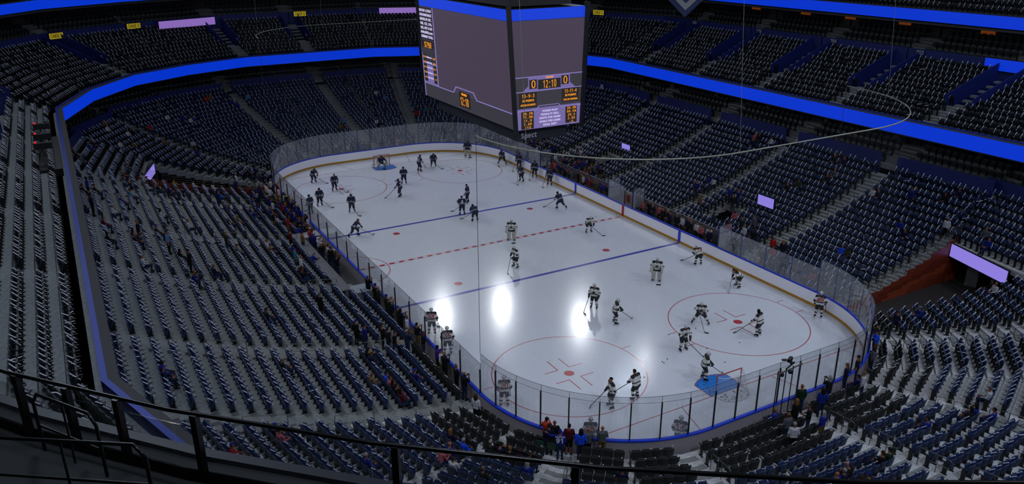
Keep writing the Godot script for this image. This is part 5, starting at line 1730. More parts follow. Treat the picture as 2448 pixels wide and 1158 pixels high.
	["25:18:12", "sit", "short", "black", "denim", "dark", "skin_a", 0, 0.06],
	["24:1:3", "phone", "short", "royal", "khaki", "silver", "skin_c", 0, -0.02],
	["9:1:1", "sitphone", "short", "royal", "denim", "silver", "skin_b", 0, 0.14],
	["25:17:10", "sit", "cap", "white", "denim", "navy", "skin_a", 0, -0.02],
	["9:0:2", "sit", "cap", "charcoal", "charcoal", "royal", "skin_b", 0, -0.03],
	["24:0:2", "sitphone", "short", "blue", "black", "brown", "skin_a", 0, 0.11],
	["9:2:1", "stand", "short", "white", "khaki", "silver", "skin_b", 0, -0.74],
	["9:0:3", "phone", "cap", "blue", "black", "grey", "skin_a", 0, 0.12],
	["9:1:2", "sit", "short", "charcoal", "denim", "silver", "skin_a", 0, 0.13],
	["24:0:1", "lean", "long", "tan", "charcoal", "dark", "skin_b", 0, 0.14],
	["25:16:8", "sit", "short", "tan", "denim", "dark", "skin_b", 0, 0.16],
	["9:2:2", "stand", "short", "blue", "charcoal", "blond", "skin_c", 0, -0.01],
	["24:0:0", "stand", "short", "navy", "black", "brown", "skin_a", 0, 0.21],
	["9:4:0", "sitphone", "short", "blue", "denim", "blond", "skin_c", 0, -0.21],
	["24:1:1", "clasp", "cap", "blue", "khaki", "navy", "skin_a", 0, -0.05],
	["9:0:4", "clasp", "long", "navy", "charcoal", "brown", "skin_a", 0, 0.05],
	["9:1:3", "lean", "short", "royal", "denim", "dark", "skin_b", 0, 0.00],
	["24:2:2", "stand", "short", "royal", "charcoal", "brown", "skin_a", 0, 0.07],
	["9:2:3", "clasp", "long", "charcoal", "charcoal", "dark", "skin_a", 0, -0.05],
	["9:1:4", "clasp", "long", "charcoal", "khaki", "dark", "skin_a", 0, -0.23],
	["9:4:1", "sit", "short", "blue", "black", "blond", "skin_c", 0, 0.06],
	["9:0:5", "lean", "short", "blue", "black", "blond", "skin_c", 0, 0.09],
	["23:0:3", "sit", "short", "royal", "denim", "dark", "skin_b", 0, -0.01],
	["9:4:2", "phone", "cap", "navy", "khaki", "royal", "skin_a", 0, 0.21],
	["9:2:4", "lean", "short", "white", "black", "silver", "skin_b", 0, -0.05],
	["9:1:5", "lean", "long", "white", "black", "dark", "skin_a", 0, -0.03],
	["25:10:0", "sit", "short", "royal", "denim", "blond", "skin_a", 0, -0.05],
	["9:3:4", "stand", "cap", "blue", "denim", "royal", "skin_a", 0, -0.11],
	["9:2:5", "clasp", "short", "royal", "khaki", "dark", "skin_a", 0, 0.44],
	["23:0:1", "sit", "long", "royal", "denim", "dark", "skin_c", 0, -0.01],
	["9:1:6", "sitphone", "short", "white", "black", "dark", "skin_a", 0, 0.04],
	["9:3:5", "phone", "short", "royal", "black", "dark", "skin_c", 0, -0.24],
	["9:2:6", "sit", "short", "royal", "charcoal", "brown", "skin_a", 0, 0.08],
	["25:14:1", "sit", "cap", "tan", "denim", "grey", "skin_b", 0, -0.28],
	["31:0:4", "lean", "short", "blue", "khaki", "silver", "skin_c", 0, 0.00],
	["9:4:6", "phone", "long", "tan", "denim", "brown", "skin_a", 0, 0.36],
	["25:20:6", "sit", "short", "white", "denim", "dark", "skin_a", 0, 0.06],
	["31:0:3", "phone", "short", "grey", "black", "brown", "skin_a", 0, 0.72],
	["25:18:4", "sit", "long", "white", "denim", "dark", "skin_a", 0, -0.11],
	["31:1:5", "sit", "long", "white", "khaki", "dark", "skin_b", 0, 0.03],
	["31:1:4", "phone", "short", "royal", "denim", "silver", "skin_a", 0, 0.06],
	["33:0:8", "stand", "cap", "black", "denim", "royal", "skin_a", 0, 0.03],
	["33:0:7", "clasp", "cap", "navy", "black", "royal", "skin_b", 0, 0.05],
	["31:2:5", "lean", "long", "royal", "black", "dark", "skin_c", 0, 0.14],
	["31:0:1", "phone", "cap", "charcoal", "charcoal", "royal", "skin_a", 0, 0.35],
	["31:1:3", "lean", "short", "blue", "charcoal", "dark", "skin_a", 0, 0.08],
	["33:0:4", "stand", "short", "black", "charcoal", "brown", "skin_c", 0, -0.57],
	["25:18:2", "sit", "long", "black", "denim", "silver", "skin_b", 0, 0.24],
	["24:12:9", "sit", "long", "white", "denim", "dark", "skin_a", 0, 0.03],
	["22:1:0", "sit", "long", "blue", "khaki", "silver", "skin_a", 0, 0.16],
	["31:3:5", "phone", "long", "blue", "black", "blond", "skin_a", 0, -0.23],
	["31:0:0", "clasp", "short", "royal", "charcoal", "silver", "skin_c", 0, 0.37],
	["25:21:4", "sit", "cap", "tan", "denim", "black", "skin_a", 0, 0.04],
	["33:1:7", "stand", "short", "white", "black", "dark", "skin_a", 0, -0.31],
	["33:0:2", "stand", "short", "blue", "denim", "dark", "skin_a", 0, -0.34],
	["31:1:2", "sit", "short", "blue", "khaki", "blond", "skin_a", 0, 0.02],
	["33:1:6", "phone", "short", "charcoal", "denim", "silver", "skin_b", 0, 0.87],
	["31:2:3", "phone", "short", "white", "khaki", "blond", "skin_b", 0, -0.28],
	["33:0:1", "stand", "short", "blue", "black", "dark", "skin_a", 0, 0.04],
	["31:3:4", "clasp", "cap", "red", "charcoal", "grey", "skin_a", 0, -0.29],
	["31:1:1", "phone", "short", "royal", "black", "brown", "skin_c", 0, -0.57],
	["33:0:0", "stand", "short", "tan", "charcoal", "blond", "skin_b", 0, 0.03],
	["31:2:2", "stand", "long", "tan", "khaki", "brown", "skin_a", 0, 0.36],
	["31:3:3", "phone", "long", "grey", "denim", "brown", "skin_a", 0, 0.25],
	["33:1:4", "sit", "short", "white", "khaki", "dark", "skin_a", 0, 0.08],
	["30:0:3", "sit", "short", "charcoal", "denim", "dark", "skin_b", 0, 0.06],
	["31:1:0", "sit", "short", "white", "khaki", "silver", "skin_b", 0, 0.03],
	["31:2:1", "clasp", "short", "royal", "black", "dark", "skin_a", 0, 0.11],
	["30:1:3", "phone", "cap", "white", "denim", "navy", "skin_a", 0, 0.20],
	["31:3:2", "lean", "short", "white", "charcoal", "dark", "skin_c", 0, 0.07],
	["31:2:0", "phone", "short", "white", "black", "dark", "skin_c", 0, 0.03],
	["30:0:0", "sit", "short", "royal", "charcoal", "dark", "skin_a", 0, -0.09],
	["30:2:4", "phone", "long", "grey", "denim", "dark", "skin_c", 0, 0.03],
	["32:0:1", "lean", "cap", "white", "black", "grey", "skin_a", 0, -0.01],
	["31:3:0", "clasp", "short", "tan", "denim", "silver", "skin_a", 0, -0.32],
	["32:0:0", "sit", "short", "red", "charcoal", "blond", "skin_a", 0, -0.16],
	["32:1:4", "sit", "short", "black", "khaki", "blond", "skin_b", 0, -0.10],
	["24:18:12", "sit", "short", "red", "denim", "dark", "skin_a", 0, 0.03],
	["27:0:1", "sit", "short", "navy", "black", "dark", "skin_a", 0, 0.10],
	["32:1:1", "sitphone", "cap", "black", "khaki", "black", "skin_a", 0, 0.02],
	["29:0:0", "lean", "cap", "charcoal", "denim", "grey", "skin_b", 0, 0.10],
	["32:1:0", "sitphone", "short", "white", "khaki", "blond", "skin_b", 0, 0.07],
	["28:0:3", "sitphone", "short", "white", "denim", "silver", "skin_a", 0, -0.09],
	["30:2:0", "phone", "short", "royal", "black", "dark", "skin_a", 0, -0.35],
	["29:1:2", "stand", "short", "white", "denim", "dark", "skin_a", 0, 0.03],
	["27:1:2", "clasp", "short", "blue", "khaki", "dark", "skin_b", 0, 0.13],
	["32:2:1", "clasp", "short", "grey", "black", "dark", "skin_a", 0, 0.15],
	["29:1:1", "stand", "long", "navy", "charcoal", "silver", "skin_c", 0, 0.03],
	["29:2:2", "stand", "cap", "tan", "charcoal", "grey", "skin_b", 0, -0.43],
	["24:19:5", "sit", "short", "white", "denim", "dark", "skin_b", 0, 0.08],
	["24:17:1", "sit", "short", "white", "denim", "brown", "skin_a", 0, -0.04],
	["24:18:2", "sit", "short", "royal", "denim", "dark", "skin_b", 0, -0.10],
	["24:17:0", "sit", "short", "purple", "denim", "dark", "skin_a", 0, -0.01],
	["33:8:2", "stand", "short", "tan", "denim", "silver", "skin_c", 0, 0.06],
	["33:10:0", "stand", "long", "sky_blue", "denim", "dark", "skin_a", 0, -0.38],
	["32:8:0", "sit", "cap", "navy", "denim", "royal", "skin_c", 0, 0.03],
	["24:22:3", "sit", "short", "grey", "denim", "silver", "skin_a", 0, -0.21],
	["32:9:0", "sit", "cap", "white", "denim", "navy", "skin_b", 0, 0.18],
	["31:20:10", "stand", "cap", "white", "denim", "black", "skin_c", 0, -0.27],
	["28:10:0", "stand", "short", "red", "denim", "dark", "skin_c", 0, -0.28],
	["23:19:0", "sit", "short", "royal", "denim", "dark", "skin_b", 0, 0.01],
	["23:20:1", "sit", "short", "royal", "denim", "blond", "skin_a", 0, 0.00],
	["23:22:6", "sit", "short", "orange", "denim", "dark", "skin_c", 0, -0.03],
	["23:22:5", "sit", "short", "tan", "denim", "blond", "skin_a", 0, -0.09],
	["28:12:3", "sit", "short", "teal", "denim", "brown", "skin_a", 0, 0.05],
	["28:12:4", "sit", "long", "grey", "denim", "dark", "skin_c", 0, -0.15],
	["22:21:9", "stand", "cap", "sky_blue", "denim", "black", "skin_a", 0, -0.29],
	["27:15:1", "sit", "long", "brown", "denim", "dark", "skin_a", 0, 0.03],
	["27:17:5", "sit", "short", "sky_blue", "denim", "silver", "skin_a", 0, 0.03],
	["27:19:2", "sit", "short", "grey", "denim", "blond", "skin_a", 0, 0.05],
	["27:19:4", "sit", "short", "white", "denim", "brown", "skin_b", 0, 0.00],
	["27:24:0", "sit", "long", "grey", "denim", "silver", "skin_c", 0, -0.05],
	["27:24:3", "sit", "long", "grey", "denim", "silver", "skin_b", 0, -0.18],
]
# people who stand away from the seats: place, turn, looks and label
const STANDERS := [
	[-23.24, 0.80, 16.37, 0.09, "stand", "short", "white", "khaki", "silver", "skin_a", 0, "standing fan in white top and khaki by fifth row, penalty box side"],
	[13.49, 0.64, 16.48, 0.13, "stand", "short", "blue", "denim", "dark", "skin_a", 0, "standing fan in blue top and denim by fourth row, penalty box side"],
	[13.74, 0.50, 15.48, -0.28, "stand", "short", "black", "black", "dark", "skin_a", 0, "standing fan in black top and black by third row, penalty box side"],
	[14.34, 0.50, 15.35, 0.17, "stand", "short", "charcoal", "denim", "dark", "skin_a", 0, "standing fan in charcoal top and denim by third row, penalty box side"],
	[14.17, 0.25, 13.40, 0.31, "phone", "short", "black", "khaki", "dark", "skin_a", 0, "standing fan in black top and khaki by first row, penalty box side"],
	[26.89, 0.28, 11.92, 0.91, "phone", "cap", "orange", "black", "black", "skin_a", 0, "fan in orange jacket and black cap photographing through the end glass"],
	[27.32, 0.28, 11.73, 0.94, "stand", "bald", "black", "denim", "dark", "skin_b", 0, "bald fan in black shirt at the end glass"],
	[27.92, 0.28, 11.27, 0.98, "clasp", "short", "maroon", "black", "dark", "skin_a", 3, "fan in maroon shirt and black shorts at the end glass"],
	[28.55, 0.28, 11.01, 1.02, "stand", "long", "bright_blue", "denim", "dark", "skin_a", 0, "child in bright blue hoodie at the end glass"],
	[28.63, 0.28, 10.66, 1.04, "clasp", "bald", "grey", "black", "brown", "skin_a", 0, "fan in grey sweater and black trousers at the end glass"],
	[28.87, 0.28, 9.97, 1.08, "clasp", "bald", "grey", "khaki", "brown", "skin_a", 0, "fan in grey hoodie and khaki trousers at the end glass"],
	[27.43, 0.28, 12.12, 0.93, "stand", "cap", "navy", "denim", "navy", "skin_a", 0, "fan in navy jacket and cap at the end glass"],
	[30.33, 0.25, -6.61, 2.07, "stand", "cap", "charcoal", "denim", "black", "skin_a", 1, "standing fan in charcoal top and denim by first row, corner by the white team's bench"],
	[30.60, 0.25, -5.36, 1.98, "stand", "cap", "navy", "denim", "tan", "skin_a", 0, "standing fan in navy top and denim by first row, corner by the white team's bench"],
	[30.95, 0.25, -1.41, 1.11, "stand", "short", "green", "denim", "blond", "skin_a", 0, "standing fan in green top and denim by first row behind the white team's goal"],
	[7.68, 1.59, -18.77, -2.77, "stand", "short", "black", "denim", "dark", "skin_a", 0, "standing fan in black top and denim by ninth row, players bench side"],
	[12.99, 0.50, -13.27, -3.23, "stand", "short", "grey", "denim", "dark", "skin_a", 0, "standing fan in grey top and denim by third row, players bench side"],
	[13.73, 0.50, -13.15, -3.52, "stand", "short", "black", "denim", "dark", "skin_a", 0, "standing fan in black top and denim by third row, players bench side"],
	[1.78, 0.25, -13.72, 3.12, "stand", "bald", "pink", "black", "silver", "skin_a", 0, "team staff member behind the far boards, first along the bench from the centre divider"],
	[2.35, 0.25, -14.06, 3.12, "clasp", "short", "black", "black", "silver", "skin_a", 0, "team staff member behind the far boards, second along the bench from the centre divider"],
	[3.18, 0.25, -13.74, 3.75, "clasp", "bald", "black", "denim", "silver", "skin_a", 0, "team staff member behind the far boards, third along the bench from the centre divider"],
	[3.75, 0.25, -14.09, 3.57, "stand", "short", "pink", "black", "silver", "skin_a", 0, "team staff member behind the far boards, fourth along the bench from the centre divider"],
	[4.39, 0.25, -13.92, 3.46, "stand", "short", "charcoal", "black", "brown", "skin_a", 0, "team staff member behind the far boards, fifth along the bench from the centre divider"],
	[5.04, 0.25, -13.91, 2.70, "stand", "short", "black", "denim", "silver", "skin_a", 0, "team staff member behind the far boards, sixth along the bench from the centre divider"],
	[5.53, 0.25, -13.77, 2.58, "clasp", "short", "navy", "black", "brown", "skin_a", 0, "team staff member behind the far boards, seventh along the bench from the centre divider"],
	[6.23, 0.25, -13.92, 3.65, "stand", "short", "charcoal", "denim", "silver", "skin_a", 0, "team staff member behind the far boards, eighth along the bench from the centre divider"],
	[6.90, 0.25, -13.94, 2.99, "stand", "cap", "white", "charcoal", "dark", "skin_a", 0, "team staff member behind the far boards, ninth along the bench from the centre divider"],
	[7.52, 0.25, -14.08, 3.64, "stand", "bald", "navy", "charcoal", "silver", "skin_a", 0, "team staff member behind the far boards, tenth along the bench from the centre divider"],
	[8.10, 0.25, -13.83, 2.50, "stand", "bald", "black", "denim", "brown", "skin_a", 0, "team staff member behind the far boards, eleventh along the bench from the centre divider"],
	[8.70, 0.25, -13.94, 3.34, "clasp", "short", "white", "charcoal", "dark", "skin_a", 0, "team staff member behind the far boards, twelfth along the bench from the centre divider"],
	[9.39, 0.25, -13.80, 3.23, "clasp", "short", "pink", "black", "dark", "skin_a", 0, "team staff member behind the far boards, thirteenth along the bench from the centre divider"],
	[10.07, 0.25, -14.01, 3.52, "clasp", "short", "white", "charcoal", "dark", "skin_a", 0, "team staff member behind the far boards, fourteenth along the bench from the centre divider"],
	[10.49, 0.25, -13.67, 3.40, "stand", "short", "navy", "black", "brown", "skin_a", 0, "team staff member behind the far boards, fifteenth along the bench from the centre divider"],
	[-3.10, 0.25, -14.06, 3.68, "stand", "cap", "grey", "khaki", "brown", "skin_a", 0, "young fan at the blue team's bench, first from the centre divider"],
	[-3.54, 0.25, -13.77, 3.34, "stand", "long", "black", "denim", "royal", "skin_a", 0, "young fan at the blue team's bench, second from the centre divider"],
	[-4.23, 0.25, -13.81, 3.18, "phone", "cap", "royal", "khaki", "royal", "skin_a", 0, "young fan at the blue team's bench, third from the centre divider"],
	[-4.75, 0.25, -13.98, 3.48, "stand", "short", "royal", "denim", "dark", "skin_a", 0, "young fan at the blue team's bench, fourth from the centre divider"],
	[-5.34, 0.25, -13.85, 3.15, "phone", "short", "grey", "khaki", "royal", "skin_a", 0, "young fan at the blue team's bench, fifth from the centre divider"],
	[-5.93, 0.25, -13.95, 2.69, "phone", "short", "tan", "khaki", "royal", "skin_a", 0, "young fan at the blue team's bench, sixth from the centre divider"],
	[-6.50, 0.25, -13.70, 2.79, "stand", "short", "red", "khaki", "brown", "skin_a", 0, "young fan at the blue team's bench, seventh from the centre divider"],
	[-7.02, 0.25, -14.02, 3.16, "stand", "short", "royal", "denim", "dark", "skin_a", 0, "young fan at the blue team's bench, eighth from the centre divider"],
	[-7.62, 0.25, -13.76, 2.72, "stand", "short", "white", "black", "dark", "skin_a", 0, "young fan at the blue team's bench, ninth from the centre divider"],
	[-8.25, 0.25, -14.01, 2.79, "stand", "short", "tan", "khaki", "royal", "skin_a", 0, "young fan at the blue team's bench, tenth from the centre divider"],
	[-8.84, 0.25, -13.95, 2.70, "stand", "cap", "black", "black", "dark", "skin_a", 0, "young fan at the blue team's bench, eleventh from the centre divider"],
	[-9.55, 0.25, -13.64, 2.74, "stand", "cap", "grey", "khaki", "royal", "skin_a", 0, "young fan at the blue team's bench, twelfth from the centre divider"],
	[-9.90, 0.25, -13.84, 2.40, "phone", "short", "tan", "denim", "royal", "skin_a", 0, "young fan at the blue team's bench, thirteenth from the centre divider"],
	[-10.55, 0.25, -13.97, 2.37, "phone", "cap", "tan", "denim", "dark", "skin_a", 0, "young fan at the blue team's bench, fourteenth from the centre divider"],
	[-11.10, 0.25, -13.80, 3.16, "clasp", "long", "blue", "black", "royal", "skin_a", 0, "young fan at the blue team's bench, fifteenth from the centre divider"],
	[-11.68, 0.25, -13.70, 2.62, "stand", "short", "black", "khaki", "dark", "skin_a", 0, "young fan at the blue team's bench, sixteenth from the centre divider"],
	[-12.41, 0.25, -13.96, 3.31, "phone", "short", "blue", "khaki", "royal", "skin_a", 0, "young fan at the blue team's bench, seventeenth from the centre divider"],
	[-13.01, 0.25, -13.80, 3.11, "stand", "cap", "pink", "black", "brown", "skin_a", 0, "young fan at the blue team's bench, eighteenth from the centre divider"],
	[-13.45, 0.25, -13.92, 3.44, "stand", "long", "red", "denim", "dark", "skin_a", 0, "young fan at the blue team's bench, nineteenth from the centre divider"],
	[-5.90, 0.25, 14.19, 0.36, "stand", "cap", "orange", "denim", "white", "skin_a", 0, "fan in the penalty box, twelfth from the grey table toward the exit"],
	[-5.28, 0.25, 14.19, -0.03, "clasp", "short", "royal", "denim", "dark", "skin_a", 0, "fan in the penalty box, eleventh from the grey table toward the exit"],
	[-4.66, 0.25, 14.21, 0.60, "stand", "short", "royal", "denim", "white", "skin_a", 0, "fan in the penalty box, tenth from the grey table toward the exit"],
	[-4.04, 0.25, 14.05, 0.34, "phone", "cap", "white", "denim", "white", "skin_a", 0, "fan in the penalty box, ninth from the grey table toward the exit"],
	[-3.42, 0.25, 14.18, 0.80, "phone", "short", "white", "denim", "white", "skin_a", 0, "fan in the penalty box, eighth from the grey table toward the exit"],
	[-2.80, 0.25, 14.13, -0.04, "clasp", "short", "tan", "denim", "white", "skin_a", 0, "fan in the penalty box, seventh from the grey table toward the exit"],
	[-2.18, 0.25, 14.39, 0.17, "phone", "cap", "black", "denim", "white", "skin_a", 0, "fan in the penalty box, sixth from the grey table toward the exit"],
	[-1.56, 0.25, 14.04, 0.13, "clasp", "short", "white", "denim", "brown", "skin_a", 0, "fan in the penalty box, fifth from the grey table toward the exit"],
	[-0.94, 0.25, 14.05, 0.74, "clasp", "short", "black", "denim", "brown", "skin_a", 0, "fan in the penalty box, fourth from the grey table toward the exit"],
	[-0.32, 0.25, 13.95, -0.57, "phone", "cap", "charcoal", "denim", "white", "skin_a", 0, "fan in the penalty box, third from the grey table toward the exit"],
	[0.30, 0.25, 13.99, -0.05, "phone", "short", "black", "denim", "dark", "skin_a", 0, "fan in the penalty box, second from the grey table toward the exit"],
	[0.92, 0.25, 14.17, 0.30, "stand", "short", "black", "denim", "brown", "skin_a", 0, "fan in the penalty box, first from the grey table toward the exit"],
	[28.14, 0.30, 11.93, 0.96, "reach", "beanie", "royal", "denim", "royal", "skin_a", 0, "fan in royal blue jersey number 91 with one arm raised, at the glass"],
	[22.90, 3.00, -25.00, 3.14, "stand", "short", "white", "black", "silver", "skin_b", 0, "usher in white shirt on the stairs above the wooden tunnel wall"],
]
const SKATERS := [
	["white", 22.22, 11.73, -5.142, "upright", "helmet", "20", "", "player in white jersey standing at the curved boards, back to the glass", "stick of the white team player standing at the curved boards, back to the glass"],
	["white", 25.23, 6.72, -3.382, "upright", "short", "", "", "player in white jersey bare-headed with hands together inside the face-off circle edge", "stick of the white team player bare-headed with hands together inside the face-off circle edge"],
	["white", 25.21, 5.07, 1.755, "two_hand", "short", "", "", "player in white jersey bare-headed, holding the stick low beside a bare-headed teammate", "stick of the white team player bare-headed, holding the stick low beside a bare-headed teammate"],
	["white", 27.88, 9.97, -5.271, "upright", "helmet", "55", "", "player in white jersey close to the end glass in front of gathered fans", "stick of the white team player close to the end glass in front of gathered fans"],
	["white", 29.98, 6.02, -5.603, "upright", "helmet", "14", "", "player in white jersey by the end boards beside the trapezoid line", "stick of the white team player by the end boards beside the trapezoid line"],
	["white", 25.51, 0.32, -0.540, "two_hand", "helmet", "", "", "player in white jersey on the edge of the empty blue crease", "stick of the white team player on the edge of the empty blue crease"],
	["white", 22.20, -0.95, 4.603, "two_hand", "helmet", "", "", "player in white jersey beside two loose pucks near the face-off circle", "stick of the white team player beside two loose pucks near the face-off circle"],
	["white", 20.01, -4.34, 3.958, "wide", "helmet", "", "", "player in white jersey in a wide stance inside the face-off circle", "stick of the white team player in a wide stance inside the face-off circle"],
	["white", 23.12, -6.43, 1.825, "two_hand", "long", "", "", "player in white jersey long-haired without helmet, inside the face-off circle", "stick of the white team player long-haired without helmet, inside the face-off circle"],
	["white", 17.14, 0.52, -0.518, "two_hand", "helmet", "", "", "player in white jersey stick out to the side near a bright glare on the ice", "stick of the white team player stick out to the side near a bright glare on"],
	["white", 14.57, 0.41, -2.494, "upright", "helmet", "", "", "player in white jersey standing tall in front of the bright glare on the ice", "stick of the white team player standing tall in front of the bright glare on the"],
	["white", 13.02, -6.31, -2.414, "keeper", "mask", "", "", "player in white jersey goalkeeper in leg pads standing alone near the blue line", "stick of the white team player goalkeeper in leg pads standing alone near the blue line"],
	["white", 5.57, 1.49, 3.237, "two_hand", "helmet", "", "", "player in white jersey with stick and puck just over the blue line", "stick of the white team player with stick and puck just over the blue line"],
	["white", 0.28, -1.12, -2.239, "keeper", "mask", "", "", "player in white jersey goalkeeper in leg pads on the red centre line", "stick of the white team player goalkeeper in leg pads on the red centre line"],
	["white", 1.94, -7.84, 4.608, "glide", "helmet", "", "", "player in white jersey crouched and gliding with the stick ahead on the centre line", "stick of the white team player crouched and gliding with the stick ahead on the centre"],
	["white", 12.16, -11.11, 1.352, "bent", "helmet", "19", "", "player in white jersey bent over with number 19 on the back by the far boards", "stick of the white team player bent over with number 19 on the back by the"],
	["white", 16.85, -10.70, 2.798, "bent", "short", "", "", "player in white jersey leaning forward on a stick at the far boards", "stick of the white team player leaning forward on a stick at the far boards"],
	["white", 23.24, -11.82, -5.695, "upright", "helmet", "49", "", "player in white jersey number 49 facing the far corner boards", "stick of the white team player number 49 facing the far corner boards"],
	["white", 12.56, 11.72, -5.226, "upright", "helmet", "38", "", "player in white jersey number 38 close to the penalty side glass", "stick of the white team player number 38 close to the penalty side glass"],
	["white", 15.42, 11.94, -5.078, "upright", "helmet", "36", "", "player in white jersey number 36 close to the penalty side glass", "stick of the white team player number 36 close to the penalty side glass"],
	["blue", -24.64, 8.48, 5.037, "glide", "helmet", "", "", "player in blue jersey crouched low beside the far goal line", "stick of the blue team player crouched low beside the far goal line"],
	["blue", -20.72, 7.49, 4.878, "two_hand", "short", "", "", "player in blue jersey bare-headed over a stick on the face-off spot", "stick of the blue team player bare-headed over a stick on the face-off spot"],
	["blue", -16.79, 10.20, 4.833, "two_hand", "helmet", "", "", "player in blue jersey at the near edge of the far circle", "stick of the blue team player at the near edge of the far circle"],
	["blue", -13.48, 8.14, 4.351, "two_hand", "helmet", "", "", "player in blue jersey just outside the far circle, stick down", "stick of the blue team player just outside the far circle, stick down"],
	["blue", -7.19, 10.01, 5.578, "stride", "short", "", "", "player in blue jersey bare-headed, striding across the blue line", "stick of the blue team player bare-headed, striding across the blue line"],
	["blue", -14.81, 11.63, -4.301, "upright", "helmet", "", "", "player in blue jersey leaning on the penalty side boards", "stick of the blue team player leaning on the penalty side boards"],
	["blue", -26.35, 0.35, -1.622, "keeper_low", "mask", "", "", "player in blue jersey goalkeeper crouched in front of the far net", "stick of the blue team player goalkeeper crouched in front of the far net"],
	["blue", -15.61, 2.49, 2.374, "two_hand", "helmet", "10", "", "player in blue jersey number 10 with the stick to the side", "stick of the blue team player number 10 with the stick to the side"],
	["blue", -19.35, 0.55, 1.248, "two_hand", "helmet", "", "", "player in blue jersey reaching the stick towards the goal", "stick of the blue team player reaching the stick towards the goal"],
	["blue", -23.00, -2.76, 0.172, "two_hand", "helmet", "13", "", "player in blue jersey beside the far face-off circle line", "stick of the blue team player beside the far face-off circle line"],
	["blue", -23.93, -4.82, 4.499, "glide", "helmet", "17", "", "player in blue jersey crouched beside a row of pucks on the far circle", "stick of the blue team player crouched beside a row of pucks on the far circle"],
	["blue", -26.00, -10.11, -2.051, "keeper", "mask", "", "", "player in blue jersey goalkeeper in leg pads at the far boards", "stick of the blue team player goalkeeper in leg pads at the far boards"],
	["blue", -10.52, -2.38, -3.948, "upright", "short", "", "", "player in blue jersey bare-headed, standing in a group of three", "stick of the blue team player bare-headed, standing in a group of three"],
	["blue", -7.60, -0.36, 1.264, "two_hand", "short", "4", "", "player in blue jersey number 4 in a group of three by the blue line", "stick of the blue team player number 4 in a group of three by the blue"],
	["blue", -5.59, -0.63, 1.541, "bent", "helmet", "", "", "player in blue jersey bent over in a group of three by the blue line", "stick of the blue team player bent over in a group of three by the blue"],
	["blue", -21.13, -12.03, 3.584, "wide", "helmet", "", "", "player in blue jersey legs apart at the edge of the far circle", "stick of the blue team player legs apart at the edge of the far circle"],
	["blue", -18.26, -12.55, -2.439, "upright", "helmet", "", "", "player in blue jersey close to the far boards behind a teammate", "stick of the blue team player close to the far boards behind a teammate"],
	["blue", -14.15, -10.48, 3.364, "two_hand", "helmet", "", "", "player in blue jersey leaning on a stick near two pucks", "stick of the blue team player leaning on a stick near two pucks"],
	["blue", -14.65, -12.36, -2.292, "upright", "helmet", "", "", "player in blue jersey with arms bent at the far boards", "stick of the blue team player with arms bent at the far boards"],
	["blue", -11.55, -12.30, -2.495, "upright", "helmet", "", "", "player in blue jersey by the far boards next to the bench", "stick of the blue team player by the far boards next to the bench"],
	["blue", -4.62, -9.08, 1.751, "stride", "helmet", "", "", "player in blue jersey skating past the neutral spot by the blue line", "stick of the blue team player skating past the neutral spot by the blue line"],
]
const PUCKS := [
	Vector2(22.71, 1.09), Vector2(22.58, 0.60), Vector2(24.63, -2.15), Vector2(22.88, 1.10), Vector2(20.36, -3.63), Vector2(20.16, -1.52), Vector2(22.79, -2.40), Vector2(25.49, 0.25), Vector2(7.08, 2.76), Vector2(23.60, 3.17), Vector2(24.09, 5.54), Vector2(-9.96, 8.69), Vector2(-11.61, -9.05), Vector2(-14.19, -8.06), Vector2(-20.91, -8.34), Vector2(-20.90, -8.02), Vector2(-20.49, -8.38), Vector2(-21.71, -7.96), Vector2(-21.64, -5.43), Vector2(-1.15, -10.80), Vector2(-0.71, -12.74), Vector2(6.77, -12.76), Vector2(-20.74, 6.40), Vector2(-20.30, 6.20), Vector2(-19.88, 6.03), Vector2(-26.33, 2.63), Vector2(-29.25, -7.92), Vector2(-19.61, -13.60), Vector2(23.24, -4.71), Vector2(27.35, 0.34), Vector2(28.03, -0.78), Vector2(27.95, 0.67), Vector2(27.37, -0.28), Vector2(27.93, -0.78), Vector2(27.96, -0.25), Vector2(27.57, 0.49), Vector2(27.69, -0.72), Vector2(27.45, -0.23), Vector2(27.47, -0.68), Vector2(27.74, 0.75), Vector2(27.43, 0.46), Vector2(28.01, -0.79), Vector2(27.57, -0.66), Vector2(27.32, -0.22), Vector2(28.03, -0.62), Vector2(27.89, 0.40), Vector2(27.63, 0.54), Vector2(27.34, 0.45), Vector2(27.49, 0.65), Vector2(27.85, 0.09), Vector2(27.74, 0.16), Vector2(28.01, -0.78), Vector2(27.43, 0.79), Vector2(27.94, 0.24), Vector2(27.43, 0.72), Vector2(26.66, 0.90), Vector2(25.89, 0.46), Vector2(25.85, 1.10), Vector2(25.96, 0.71), Vector2(26.14, -0.08), Vector2(26.34, 0.87)
]

func fan_place(block: int, row: int) -> String:
	if block < 5: return "%s row, penalty box side" % ordinal(row)
	if block < 10: return "%s row, players bench side" % ordinal(row)
	var team := "white" if block < 22 else "blue"
	var g := (block - 10) % 12
	if g >= 10: return "%s row behind the %s team's goal" % [ordinal(row), team]
	return "%s row, corner by the %s team's %s" % [ordinal(row), team, "boxes" if g < 5 else "bench"]

func dress(top: String, low: String, hair: String, skin_: String, bare: int, head: String) -> Dictionary:
	var look := {"top": top, "low": low, "skin": skin_, "short": (bare & 1) == 1, "shorts": (bare & 2) == 2}
	look["hat" if head in ["cap", "beanie"] else "hair"] = hair
	return look

